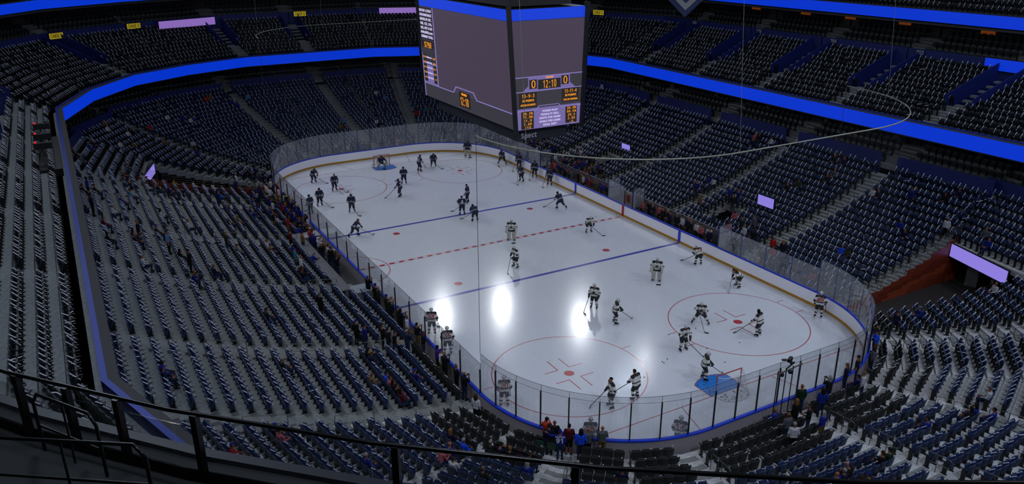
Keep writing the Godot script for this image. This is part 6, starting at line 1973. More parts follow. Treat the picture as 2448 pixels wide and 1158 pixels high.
func build_people() -> void:
	var where := {}
	for s in seat_all:
		if s[1] == "bowl": where[s[5]] = s
	var singles := 259 - STANDERS.size()
	var rest: Node3D = null
	for f in FANS:
		if not where.has(f[0]): continue
		var s: Array = where[f[0]]
		var sits: bool = f[1] in ["sit", "lean", "sitphone"]
		if sits: taken[f[0]] = true
		var xf: Transform3D = s[0] * Transform3D(Basis(Vector3.UP, f[8]), Vector3(0, 0, -0.02 if sits else -0.27))
		var look := dress(f[3], f[4], f[5], f[6], f[7], f[2])
		if singles > 0:
			singles -= 1
			var how: String = {"sit": "seated", "lean": "forward-leaning", "sitphone": "phone-reading", "stand": "standing", "phone": "photographing", "clasp": "hand-clasping", "walk": "walking", "reach": "waving"}[f[1]]
			var hd: String = {"short": f[5] + "-haired", "long": "long-haired", "cap": f[5].replace("_", "-") + "-capped", "beanie": "beanie-wearing", "bald": "bald"}[f[2]]
			var place_ := fan_place(int(f[0].get_slice(":", 0)), s[2])
			var words_ := "%s %s fan in %s top and %s, %s" % [how, hd, f[3].replace("_", "-"), f[4], place_]
			if words_.split(" ").size() > 16: words_ = "%s %s fan in %s top, %s" % [how, hd, f[3].replace("_", "-"), place_]
			make_person(xf, f[1], f[2], look, words_, "fans in the stands")
		else:
			if rest == null: rest = thing("crowd", "small distant fans scattered over the far lower rows", "crowd", Vector3.ZERO, "", "stuff")
			make_person(xf, f[1], f[2], look, "", "", rest)
	for f in STANDERS:
		var o := make_person(Transform3D(Basis(Vector3.UP, f[3]), Vector3(f[0], f[1], f[2])), f[4], f[5], dress(f[6], f[7], f[8], f[9], f[10], f[5]), f[11], "people standing at the boards")
		if f[11].contains("number 91"):
			lettering("91", 0.26, paint("number_white", Color(0.72, 0.72, 0.75), 0.7), o, Transform3D(Basis.IDENTITY, Vector3(0, 1.20, 0.125)), "number")
			lettering("STAMKOS", 0.075, paint("number_white", Color(0.72, 0.72, 0.75), 0.7), o, Transform3D(Basis.IDENTITY, Vector3(0, 1.40, 0.115)), "lettering")
	for s in SKATERS:
		make_skater(Transform3D(Basis(Vector3.UP, s[3]), Vector3(s[1], 0.004, s[2])), s[4], s[5], s[0], s[6], s[8], s[9], s[7])
	var ps := Shape.new()
	ps.lathe(Vector3.ZERO, [[0.0, 0.0], [0.038, 0.0], [0.038, 0.025], [0.0, 0.025]], 12)
	var pm := ps.mesh()
	var black := paint("puck_black", Color(0.015, 0.015, 0.016), 0.6)
	for p in PUCKS:
		var o := part("puck", pm, black)
		o.position = Vector3(p.x, 0.005, p.y)
		var inside: bool = absf(p.x - 27.6) < 0.8 and absf(p.y) < 0.95
		tag(o, "black puck lying behind the goal line in the empty net" if inside else "loose black puck lying on the ice", "puck", "pucks in the empty net" if inside else "pucks on the ice")

# ---------------------------------------------------------------- scoreboard, tunnels, rails, signs
func frame_of(o: Vector3, right: Vector3, up: Vector3) -> Transform3D:
	var r := right.normalized()
	var u := (up - r * up.dot(r)).normalized()
	return Transform3D(Basis(r, u, r.cross(u)), o)

func panel(parent: Node3D, xf: Transform3D, x0: float, y0: float, x1: float, y1: float, m: Material, called: String, d := 0.03, lift := 0.0) -> void:
	var s := Shape.new()
	s.box(xf * Vector3((x0 + x1) / 2.0, (y0 + y1) / 2.0, lift + d / 2.0), Vector3(absf(x1 - x0), absf(y1 - y0), d), xf.basis)
	part(called, s, m, parent)

func rule(parent: Node3D, xf: Transform3D, pts: Array, w: float, m: Material, called: String, lift: float) -> void:
	var s := Shape.new()
	for k in pts.size() - 1:
		var a: Vector3 = xf * Vector3(pts[k].x, pts[k].y, lift)
		var b: Vector3 = xf * Vector3(pts[k + 1].x, pts[k + 1].y, lift)
		s.bar(a, b, w, w)
	part(called, s, m, parent)

func say(parent: Node3D, xf: Transform3D, words_: String, x: float, y: float, h: float, m: Material, w := 0.0, lift := 0.05, mono := false) -> void:
	lettering(words_, h, m, parent, xf * Transform3D(Basis.IDENTITY, Vector3(x, y, lift)), "lettering", w, ["Droid Sans Mono"] if mono else ["Droid Sans"])

func build_scoreboard() -> void:
	var root := thing("scoreboard", "four-sided hanging scoreboard with blank grey screens and amber digits", "scoreboard", Vector3.ZERO)
	var blank := glow("screen_blank", Color(0.255, 0.215, 0.285), 1.0)
	var plum := glow("screen_lilac", Color(0.44, 0.39, 0.62), 1.0)
	var dim := glow("screen_dim", Color(0.20, 0.19, 0.225), 1.0)
	var ink := glow("screen_black", Color(0.10, 0.085, 0.08), 1.0)
	var blue := glow("screen_blue", Color(0.0, 0.23, 0.86), 0.9)
	var amber := glow("digit_amber", Color(1.0, 0.62, 0.12), 1.0)
	var pale := glow("text_pale", Color(0.86, 0.82, 1.0), 0.9)
	var linem := glow("line_lilac", Color(0.55, 0.50, 0.78), 0.9)
	var dark := paint("scoreboard_case", Color(0.012, 0.012, 0.03), 0.5)
	var y0 := 11.3
	var y1 := 19.5
	var b0 := Vector2(7.78, 2.72)
	var b1 := Vector2(7.55, 3.16)
	# dark case between the screens, and the corner posts
	var s := Shape.new()
	var c := []
	for e in [[b0 * 0.985, y0], [b1 * 0.985, y1]]:
		for q in [[-1, 1], [1, 1], [1, -1], [-1, -1]]: c.append(Vector3(q[0] * (e[0].x - 0.06), e[1], q[1] * (e[0].y - 0.06)))
	s.hexa(c)
	part("case", s, dark, root)
	for q in [[1, 1], [1, -1], [-1, 1], [-1, -1]]:
		s = Shape.new(); s.bar(Vector3(q[0] * (b0.x - 0.02), y0 - 0.2, q[1] * (b0.y - 0.02)), Vector3(q[0] * (b1.x - 0.02), y1 + 0.3, q[1] * (b1.y - 0.02)), 0.34, 0.34); part("corner_post", s, dark, root)
	s = Shape.new(); s.box(Vector3(0, y1 + 1.2, 0), Vector3(13.0, 2.2, 5.0)); part("top_box", s, dark, root)
	s = Shape.new(); s.box(Vector3(0, y0 - 0.55, 0), Vector3(13.6, 0.9, 4.0)); part("underside", s, paint("underside_navy", Color(0.03, 0.045, 0.10), 0.6), root)
	for x in [-4.0, 4.0]:
		for z in [-1.5, 1.5]:
			s = Shape.new(); s.tube([Vector3(x, y1 + 2.2, z), Vector3(x, 38.0, z)], 0.06, 6); part("hanger", s, dark, root)
	say(root, frame_of(Vector3(6.9, y0 - 0.62, 1.1), Vector3(0, 0, -1), Vector3.UP), "Spect", 0.0, 0.0, 0.36, paint("spect_white", Color(0.6, 0.6, 0.65), 0.6), 0.0, -0.08)
	for side in [1, -1]:
		# long screens: x from -1 to 1 along the face
		var o := Vector3(0, y0, side * b0.y)
		var up := Vector3(0, y1 - y0, side * (b1.y - b0.y))
		var h := up.length()
		var xf := frame_of(o, Vector3(side, 0, 0), up)
		var w := 7.5
		var scr := Node3D.new(); scr.name = "screen"; root.add_child(scr, true)
		panel(scr, xf, -w, 1.25, w, h - 0.75, blank, "screen_field")
		panel(scr, xf, -w, h - 0.73, w, h, blue, "screen_top_band")
		panel(scr, xf, -w, 0.1, w, 1.23, dim, "screen_low_band")
		rule(scr, xf, [Vector2(-w, 1.24), Vector2(-1.9, 1.24), Vector2(-1.4, 1.75), Vector2(1.6, 1.75), Vector2(2.1, 1.24), Vector2(w, 1.24)], 0.05, linem, "screen_rule", 0.05)
		panel(scr, xf, -0.9, 0.35, 0.9, 1.5, ink, "clock_field", 0.03, 0.03)
		say(scr, xf, "12:10", 0.0, 0.78, 0.62, amber, 1.35, 0.08, true)
		say(scr, xf, "PREGAME", 0.0, 1.34, 0.17, amber, 0.9, 0.08)
		# narrow column of statistics on the left edge
		var xa := -w
		var xb := -w + 2.75
		panel(scr, xf, xa, h - 3.35, xb, h - 0.8, ink, "notice_field", 0.03, 0.02)
		var yy := h - 1.05
		for t in ["50/50 CASH", "DRAWING!", "ENTER AT SEC.", "108, 122, 216,", "230, 307 & 325", "Bolts5050.com", "CURRENT TOTAL"]:
			say(scr, xf, t, (xa + xb) / 2.0, yy, 0.20, pale, 2.3, 0.08)
			yy -= 0.345
		panel(scr, xf, xa + 0.15, h - 4.15, xb - 0.15, h - 3.42, ink, "amount_field", 0.03, 0.03)
		say(scr, xf, "$790", (xa + xb) / 2.0, h - 3.78, 0.46, amber, 1.3, 0.08, true)
		panel(scr, xf, xa + 0.15, h - 5.2, xb - 0.12, h - 4.25, dim, "blank_box", 0.03, 0.03)
		rule(scr, xf, [Vector2(xa, h - 5.3), Vector2(xb, h - 5.3)], 0.05, linem, "screen_rule", 0.06)
		panel(scr, xf, xa + 0.15, 3.05 + 1.2, xb - 0.12, h - 5.4, dim, "blank_box", 0.03, 0.03)
		panel(scr, xf, xa, 1.3, xb, 3.7, plum, "statistics_field", 0.03, 0.02)
		panel(scr, xf, xa + 0.15, 1.4, xa + 0.75, 3.62, ink, "figure_field", 0.03, 0.03)
		panel(scr, xf, xb - 0.7, 1.4, xb - 0.1, 3.62, ink, "figure_field", 0.03, 0.03)
		yy = 3.42
		for t in [["29.3%", "POWER PLAY", "20.4%"], ["77.9%", "PENALTY KILL", "80.5%"], ["31.9", "SHOTS", "29.3"], ["3.60", "GOALS", "2.93"], ["+10", "GOAL DIFF", "-5"]]:
			say(scr, xf, t[0], xa + 0.45, yy, 0.15, amber, 0.45, 0.08, true)
			say(scr, xf, t[1], (xa + xb) / 2.0, yy, 0.12, pale, 1.1, 0.08)
			say(scr, xf, t[2], xb - 0.4, yy, 0.15, amber, 0.45, 0.08, true)
			yy -= 0.42
		rule(scr, xf, [Vector2(xb, 1.24), Vector2(xb, h - 0.75)], 0.05, linem, "screen_rule", 0.05)
		rule(scr, xf, [Vector2(xa + 0.03, 0.1), Vector2(xa + 0.03, h)], 0.05, linem, "screen_rule", 0.05)
	for side in [1, -1]:
		var o := Vector3(side * b0.x, y0, 0)
		var up := Vector3(side * (b1.x - b0.x), y1 - y0, 0)
		var h := up.length()
		var xf := frame_of(o, Vector3(0, 0, -side), up)
		var w := 2.62
		var scr := Node3D.new(); scr.name = "screen"; root.add_child(scr, true)
		# faces widen upwards like the case
		var k := (h - 0.75) / h
		var sh := Shape.new()
		var wt := 3.02
		var wi := func(y: float) -> float: return lerpf(w, wt, y / h)
		var band := func(ya: float, yb: float, m: Material, called: String) -> void:
			var q := Shape.new()
			var pts := [Vector3(-wi.call(ya), ya, 0), Vector3(wi.call(ya), ya, 0), Vector3(wi.call(yb), yb, 0), Vector3(-wi.call(yb), yb, 0)]
			var fr := []
			var bk := []
			for p in pts:
				fr.append(xf * (p + Vector3(0, 0, 0.03))); bk.append(xf * p)
			q.quad(fr[0], fr[1], fr[2], fr[3]); q.quad(bk[3], bk[2], bk[1], bk[0])
			for e in 4: q.quad(bk[e], bk[(e + 1) % 4], fr[(e + 1) % 4], fr[e])
			part(called, q, m, scr)
		band.call(h - 0.73, h, blue, "screen_top_band")
		band.call(3.72, h - 0.75, blank, "screen_field")
		band.call(2.72, 3.70, plum, "score_field")
		band.call(1.55, 2.70, dim, "record_field")
		band.call(0.08, 1.53, plum, "statistics_field")
		for y in [3.71, 2.71]: rule(scr, xf, [Vector2(-wi.call(y), y), Vector2(wi.call(y), y)], 0.035, linem, "screen_rule", 0.05)
		rule(scr, xf, [Vector2(-2.65, 1.40), Vector2(-1.1, 1.40), Vector2(-0.85, 1.66), Vector2(0.75, 1.66), Vector2(1.0, 1.40), Vector2(2.68, 1.40)], 0.035, linem, "screen_rule", 0.05)
		for e in [-1, 1]:
			var q := Shape.new()
			q.extrude([Vector2(e * 2.78, 2.74), Vector2(e * 2.15, 2.74), Vector2(e * 1.72, 3.1), Vector2(e * 1.72, 3.66), Vector2(e * 2.78, 3.66)], xf * Transform3D(Basis.IDENTITY, Vector3(0, 0, 0.03)), 0.02)
			part("team_field", q, dim, scr)
		panel(scr, xf, -1.62, 2.88, -1.02, 3.5, ink, "score_box", 0.03, 0.03)
		panel(scr, xf, 1.0, 2.98, 1.6, 3.6, ink, "score_box", 0.03, 0.03)
		panel(scr, xf, -0.92, 2.80, 0.92, 3.46, ink, "clock_box", 0.03, 0.03)
		say(scr, xf, "0", -1.32, 3.18, 0.52, amber, 0.30, 0.08, true); say(scr, xf, "0", 1.3, 3.28, 0.52, amber, 0.30, 0.08, true)
		say(scr, xf, "12:10", 0.0, 3.12, 0.52, amber, 1.05, 0.08, true)
		say(scr, xf, "PREGAME", 0.0, 3.58, 0.12, amber, 0.62, 0.08)
		panel(scr, xf, -2.45, 1.62, -1.05, 2.62, ink, "record_box", 0.03, 0.03)
		panel(scr, xf, 1.05, 1.72, 2.45, 2.68, ink, "record_box", 0.03, 0.03)
		say(scr, xf, "13-9-3", -1.75, 2.42, 0.24, amber, 1.0, 0.08, true); say(scr, xf, "29 POINTS", -1.75, 2.1, 0.14, amber, 0.95, 0.08); say(scr, xf, "6TH IN ATLANTIC", -1.75, 1.8, 0.13, amber, 1.2, 0.08)
		say(scr, xf, "13-11-4", 1.75, 2.48, 0.24, amber, 1.0, 0.08, true); say(scr, xf, "30 POINTS", 1.75, 2.18, 0.14, amber, 0.95, 0.08); say(scr, xf, "5TH IN CENTRAL", 1.75, 1.88, 0.13, amber, 1.2, 0.08)
		panel(scr, xf, -2.3, 0.12, -1.3, 1.34, ink, "figure_box", 0.03, 0.03)
		panel(scr, xf, 1.35, 0.2, 2.3, 1.4, ink, "figure_box", 0.03, 0.03)
		var yy := 1.2
		for t in [["29.3%", "POWER PLAY", "20.4%"], ["77.9%", "PENALTY KILL", "80.5%"], ["31.9", "SHOTS PER GAME", "29.3"], ["3.60", "GOALS PER GAME", "2.93"], ["+10", "GOAL DIFF", "-5"]]:
			say(scr, xf, t[0], -1.8, yy, 0.165, amber, 0.8 * t[0].length() / 5.0, 0.08, true)
			say(scr, xf, t[1], 0.02, yy + 0.06, 0.135, pale, 1.75 * t[1].length() / 14.0, 0.08)
			say(scr, xf, t[2], 1.83, yy + 0.06, 0.165, amber, 0.76 * t[2].length() / 5.0, 0.08, true)
			yy -= 0.245
	# the light that the faces give off
	for e in [[Vector3(0, 15.4, 3.6), Vector3.BACK, Vector2(14, 7)], [Vector3(0, 15.4, -3.6), Vector3.FORWARD, Vector2(14, 7)], [Vector3(8.3, 15.4, 0), Vector3.RIGHT, Vector2(5, 7)], [Vector3(-8.3, 15.4, 0), Vector3.LEFT, Vector2(5, 7)]]:
		var l := AreaLight3D.new()
		l.name = named("screen_light")
		add_child(l)
		l.look_at_from_position(e[0], e[0] + e[1], Vector3.UP)
		l.area_size = e[2]; l.light_energy = 1.5; l.light_color = Color(0.8, 0.78, 1.0); l.shadow_enabled = true; l.area_range = 100.0

func lit_screen(called: String, label: String, a: Vector3, b: Vector3, h: float, c: Color, power: float, thick := 0.12) -> Node3D:
	# a flat screen whose lower edge runs from a to b, facing the left of that direction when seen from above
	var root := thing(called, label, "screen", (a + b) / 2.0)
	var d := b - a
	var xf := frame_of((a + b) / 2.0, d, Vector3.UP)
	xf.origin = Vector3.ZERO
	var w := d.length() / 2.0
	panel(root, xf, -w - 0.06, -0.06, w + 0.06, h + 0.06, paint("screen_frame", Color(0.015, 0.015, 0.02), 0.5), "frame", thick, -thick)
	panel(root, xf, -w, 0.0, w, h, glow("lit_%s_%.2f" % [c.to_html(), power], c, power), "display", 0.02, 0.01)
	return root

func build_screens() -> void:
	var lilac := Color(0.56, 0.50, 0.88)
	# over the players' tunnels in two corners
	lit_screen("tunnel_screen", "long lilac screen over the tunnel with the wooden wall", Vector3(23.85, 2.12, -24.55), Vector3(28.85, 2.12, -23.02), 0.95, lilac, 0.95)
	lit_screen("tunnel_screen", "lilac screen over the tunnel in the blue team's corner", Vector3(-23.85, 2.12, 24.55), Vector3(-28.85, 2.12, 23.02), 0.95, lilac, 0.95)
	# small screens at the mid-stand entrances
	lit_screen("entrance_screen", "small lilac screen above an entrance among navy seats by the white team's bench", Vector3(8.95, 2.55, -20.4), Vector3(10.7, 2.55, -20.4), 0.85, lilac, 0.95)
	lit_screen("entrance_screen", "small lilac screen above an entrance behind the blue team's bench", Vector3(-11.9, 2.45, -21.6), Vector3(-10.5, 2.45, -21.6), 0.75, lilac, 0.95)
	# long ones over the bars at the far end
	lit_screen("bar_screen", "long lilac screen over a bar at the far club level corner", Vector3(-57.2, 12.98, 17.4), Vector3(-60.0, 12.98, 10.1), 0.95, Color(0.60, 0.46, 0.80), 0.75)
	lit_screen("bar_screen", "long lilac screen over a bar beside the scoreboard at the far club level", Vector3(-59.7, 13.15, -12.9), Vector3(-57.4, 13.15, -18.5), 0.92, Color(0.60, 0.46, 0.80), 0.75)
	var yellow := Color(0.62, 0.55, 0.10)
	var k := 0
	for p in [[Vector3(-50.6, 13.25, 29.0), Vector3(0.81, 0, -0.58)], [Vector3(-56.7, 13.3, 20.35), Vector3(0.93, 0, -0.37)], [Vector3(-60.7, 13.4, -1.52), Vector3(1, 0, 0)], [Vector3(-38.15, 13.65, -36.6), Vector3(0.37, 0, 0.93)]]:
		var n: Vector3 = p[1].normalized()
		var right := Vector3.UP.cross(n)
		var o := lit_screen("sponsor_sign", "yellow lit CHASE sign over the club vomitory, %s" % ["in the far corner", "beside the bar screen", "behind the far goal", "beyond the players bench side"][k], p[0] - right * 0.85, p[0] + right * 0.85, 0.62, yellow, 0.85)
		o.set_meta("category", "sign")
		var xf := frame_of(Vector3.ZERO, right, Vector3.UP)
		say(o, xf, "CHASE O", 0.0, 0.31, 0.42, paint("sign_ink", Color(0.05, 0.045, 0.02), 0.7), 1.4, 0.05)
		k += 1
	# a short blue ribbon board over the right-hand club corner
	var o2 := lit_screen("ribbon_screen", "short blue ribbon screen on the club band wall beside a doorway", Vector3(14.2, 13.08, -40.42), Vector3(26.0, 13.08, -40.42), 0.95, Color(0.0, 0.21, 0.84), 0.86)
	o2.set_meta("category", "display")
	# section number plates on the band wall
	for e in [[7.94, "202"], [-1.91, "204"], [-12.2, "206"], [-23.0, "208"]]:
		var pl := thing("section_plate", "%s number plate on the blue club band wall counted from the ribbon screen" % {"202": "first", "204": "second", "206": "third", "208": "fourth"}[e[1]], "sign", Vector3(e[0], 13.72, -40.48))
		var q := Shape.new(); q.box(Vector3(0, 0, 0), Vector3(1.0, 0.44, 0.05)); part("plate", q, paint("plate_blue", Color(0.06, 0.10, 0.28), 0.6), pl)
		lettering(e[1], 0.34, paint("plate_white", Color(0.6, 0.6, 0.62), 0.6), pl, Transform3D(Basis.IDENTITY, Vector3(0, 0, 0.035)), "lettering")
	# warm light from the concourse behind the loges
	var warm := glow("concourse_lamp", Color(1.0, 0.50, 0.16), 0.10)
	var n := 0
	for e in [[11.8, 7.6, -34.2], [6.0, 7.5, -34.2], [18.3, 7.7, -34.2], [-8.5, 7.6, -34.2], [-19.0, 7.6, -34.2], [-2.0, 7.6, -34.2], [11.5, 15.7, -44.6], [3.0, 15.8, -44.6], [-3.5, 15.8, -44.6], [-9.5, 15.8, -44.6], [-17.0, 15.8, -44.6], [19.0, 15.7, -44.6], [26.0, 15.7, -44.6]]:
		var s := Shape.new(); s.box(Vector3(e[0], e[1], e[2]), Vector3(1.3, 0.5, 0.1))
		var w := part("doorway_light", s, warm)
		tag(w, "warm orange light in a concourse doorway behind dark %s seats" % ("loge" if e[1] < 10 else "upper loge"), "light", "concourse doorways")
		n += 1

func build_tunnel(sx: float, label: String) -> void:
	# the players' way out between the side stand and the corner: plank wall, floor and dark mouth
	var root := thing("players_tunnel", label, "tunnel", Vector3.ZERO, "", "structure")
	var sz := -sx
	var wood := []
	for k in 3:
		var m := paint("plank_%d" % k, [Color(0.42, 0.16, 0.075), Color(0.48, 0.20, 0.10), Color(0.36, 0.13, 0.06)][k], 0.4)
		wood.append(m)
	var f: Facet = lower[5] if sx > 0 else lower[4]
	var x := 23.76
	# planks: each course a row of boards, the top following the steps of the stand
	var side := facet(Vector2.ZERO, Vector2(0, 1), Vector2(1, 0), Vector2(0, 1), 20, 0.0, false, false, "")
	for c in 24:
		var y := 0.02 + c * 0.19
		var z0 := 13.5
		for k in 20:
			if side.y(k) + 0.35 >= y + 0.19:
				z0 = CZ + 8.95 + k * 0.83
				break
			z0 = 99.0
		if z0 > 26.0: continue
		var at := z0
		var n := c
		while at < 26.0:
			var l := minf(1.9 + 0.7 * ((n * 7) % 5) / 4.0, 26.0 - at)
			var s := Shape.new()
			s.box(Vector3(sx * x, y + 0.092, sz * (at + l / 2.0)), Vector3(0.05 + 0.012 * (n % 3), 0.178, l - 0.012))
			part("plank", s, wood[(n * 5 + c) % 3], root)
			at += l
			n += 1
	var dark: Material = mats["dark_wall"]
	var s2 := Shape.new(); s2.box(Vector3(sx * 27.2, 0.012, sz * 21.5), Vector3(6.8, 0.02, 17.0)); part("floor_mat", s2, paint("tunnel_mat", Color(0.085, 0.06, 0.05), 0.9), root)
	s2 = Shape.new(); s2.box(Vector3(sx * 27.5, 1.5, sz * 30.0), Vector3(9.0, 3.0, 0.2)); part("end_wall", s2, dark, root)
	s2 = Shape.new(); s2.box(Vector3(sx * 30.2, 1.2, sz * 26.4), Vector3(0.15, 2.4, 6.0)); part("side_wall", s2, paint("tunnel_orange", Color(0.22, 0.11, 0.05), 0.8), root)
	s2 = Shape.new(); s2.box(Vector3(sx * 25.2, 1.1, sz * 25.6), Vector3(0.8, 2.2, 0.3), Basis(Vector3.UP, 0.3)); part("pier", s2, paint("pier_grey", Color(0.33, 0.33, 0.34), 0.8), root)
	# rails on the plank wall
	var rail := paint("rail_steel", Color(0.42, 0.42, 0.40), 0.35, 0.7)
	for k in 4:
		var z1 := 14.6 + k * 2.9
		var z2 := z1 + 2.5
		var ya := side.y((z1 - CZ - 8.95) / 0.83)
		var yb := side.y((z2 - CZ - 8.95) / 0.83)
		for h in [0.35, 0.55, 0.75, 0.95]:
			s2 = Shape.new(); s2.tube([Vector3(sx * 23.6, ya + h, sz * z1), Vector3(sx * 23.6, yb + h, sz * z2)], 0.018, 5); part("rail", s2, rail, root)
		for z in [z1, z2]:
			var yy := ya if z == z1 else yb
			s2 = Shape.new(); s2.tube([Vector3(sx * 23.6, yy, sz * z), Vector3(sx * 23.6, yy + 0.97, sz * z)], 0.02, 5); part("rail_post", s2, rail, root)
	if sx > 0:
		var st := thing("stanchion", "thin metal stanchion on a round base standing in the tunnel mouth", "stanchion", Vector3(25.1, 0.024, -16.9))
		s2 = Shape.new(); s2.lathe(Vector3.ZERO, [[0.0, 0.0], [0.16, 0.0], [0.16, 0.03], [0.03, 0.06], [0.02, 0.08]], 14); part("base", s2, rail, st)
		s2 = Shape.new(); s2.tube([Vector3(0, 0.05, 0), Vector3(0, 0.98, 0)], 0.02, 8); part("pole", s2, rail, st)
		# low barriers along the tunnel's seat side
		for k in 6:
			var p := Vector3(26.4 + k * 0.9, 0.05 + k * 0.13, -13.9 - k * 1.35)
			var q := thing("barrier_rail", "tubular barrier %s along the seats beside the tunnel floor" % ordinal(k), "rail", p, "barriers beside the tunnel")
			var dir := Vector3(0.5, 0, -0.87) * 0.55
			s2 = Shape.new(); s2.tube([-dir, -dir + Vector3(0, 0.85, 0), -dir * 0.9 + Vector3(0, 0.92, 0), dir * 0.9 + Vector3(0, 0.92, 0), dir + Vector3(0, 0.85, 0), dir], 0.02, 5); part("hoop", s2, rail, q)

func build_rails() -> void:
	# handrails down the aisles of the lower bowl
	var rail := paint("rail_steel", Color(0.42, 0.42, 0.40), 0.35, 0.7)
	var blackr := paint("rail_black", Color(0.05, 0.05, 0.055), 0.35, 0.5)
	var made := 0
	for f: Facet in lower:
		if not f.aisle_b and not (f.aisle_a and f.name == "first" and f.side.begins_with("p")): continue
		var near: bool = f.b.x > 24.0
		var k := 2
		while k + 3 < f.rows:
			var e := 1.0 if f.aisle_b else 0.0
			var l := f.length(k * f.pitch)
			var t := 1.0 - 0.56 / l if f.aisle_b else 0.56 / l
			var a2 := f.at((k + 0.2) * f.pitch, t)
			var b2 := f.at((k + (1.9 if near else 2.6)) * f.pitch, t)
			var ya := f.y(k)
			var yb := f.y(k + (1.0 if near else 2.0))
			var mid := v3(a2, ya)
			if in_view(mid, 0.03) and mid.distance_to(EYE) < 100.0:
				var o := thing("handrail", "%s aisle handrail at the %s row, %s block, %s" % ["hooped steel" if near else "straight steel", ordinal(k), f.name, f.side], "handrail", Vector3.ZERO, "aisle handrails")
				var up := Vector3.UP
				var a := v3(a2, ya)
				var b := v3(b2, yb)
				var m: Material = rail
				var s := Shape.new()
				if near:
					var d := (b - a)
					s.tube([a, a + up * 0.92, a + up * 0.98 + d * 0.06, b + up * 0.98, b + d.normalized() * 0.16 + up * 0.88, b + d.normalized() * 0.16 + up * 0.62, b + up * 0.52, a.lerp(b, 0.4) + up * 0.5], 0.02, 5)
					part("hoop", s, m, o)
					s = Shape.new(); s.tube([a.lerp(b, 0.62), a.lerp(b, 0.62) + up * 0.97], 0.02, 5); part("post", s, m, o)
				else:
					s.tube([a + up * 0.95, b + up * 0.95], 0.02, 5); part("top_bar", s, m, o)
					s = Shape.new(); s.tube([a + up * 0.5, b + up * 0.5], 0.016, 5); part("mid_bar", s, m, o)
					for p in [a, b]:
						s = Shape.new(); s.tube([p, p + up * 0.96], 0.02, 5); part("post", s, m, o)
				made += 1
			k += 3 if near else 5
	# rails on top of the blue ledges
	for f: Facet in lower:
		var s := f.rows * f.pitch + 0.07
		var l := f.length(s)
		if not in_view(v3(f.at(s, 0.5), 7.0), 0.05): continue
		var o := thing("ledge_rail", "thin dark rail on the blue ledge wall, %s block, %s" % [f.name, f.side], "rail", Vector3.ZERO, "rails on the blue ledges")
		var q := Shape.new()
		var a := v3(f.at(s, 0.7 / l), 7.15)
		var b := v3(f.at(s, 1.0 - 0.7 / l), 7.15)
		q.tube([a, b], 0.018, 5); part("bar", q, blackr, o)
		for e in 5:
			q = Shape.new()
			var p := a.lerp(b, e / 4.0)
			q.tube([p + Vector3.DOWN * 0.42, p], 0.014, 4); part("post", q, blackr, o)

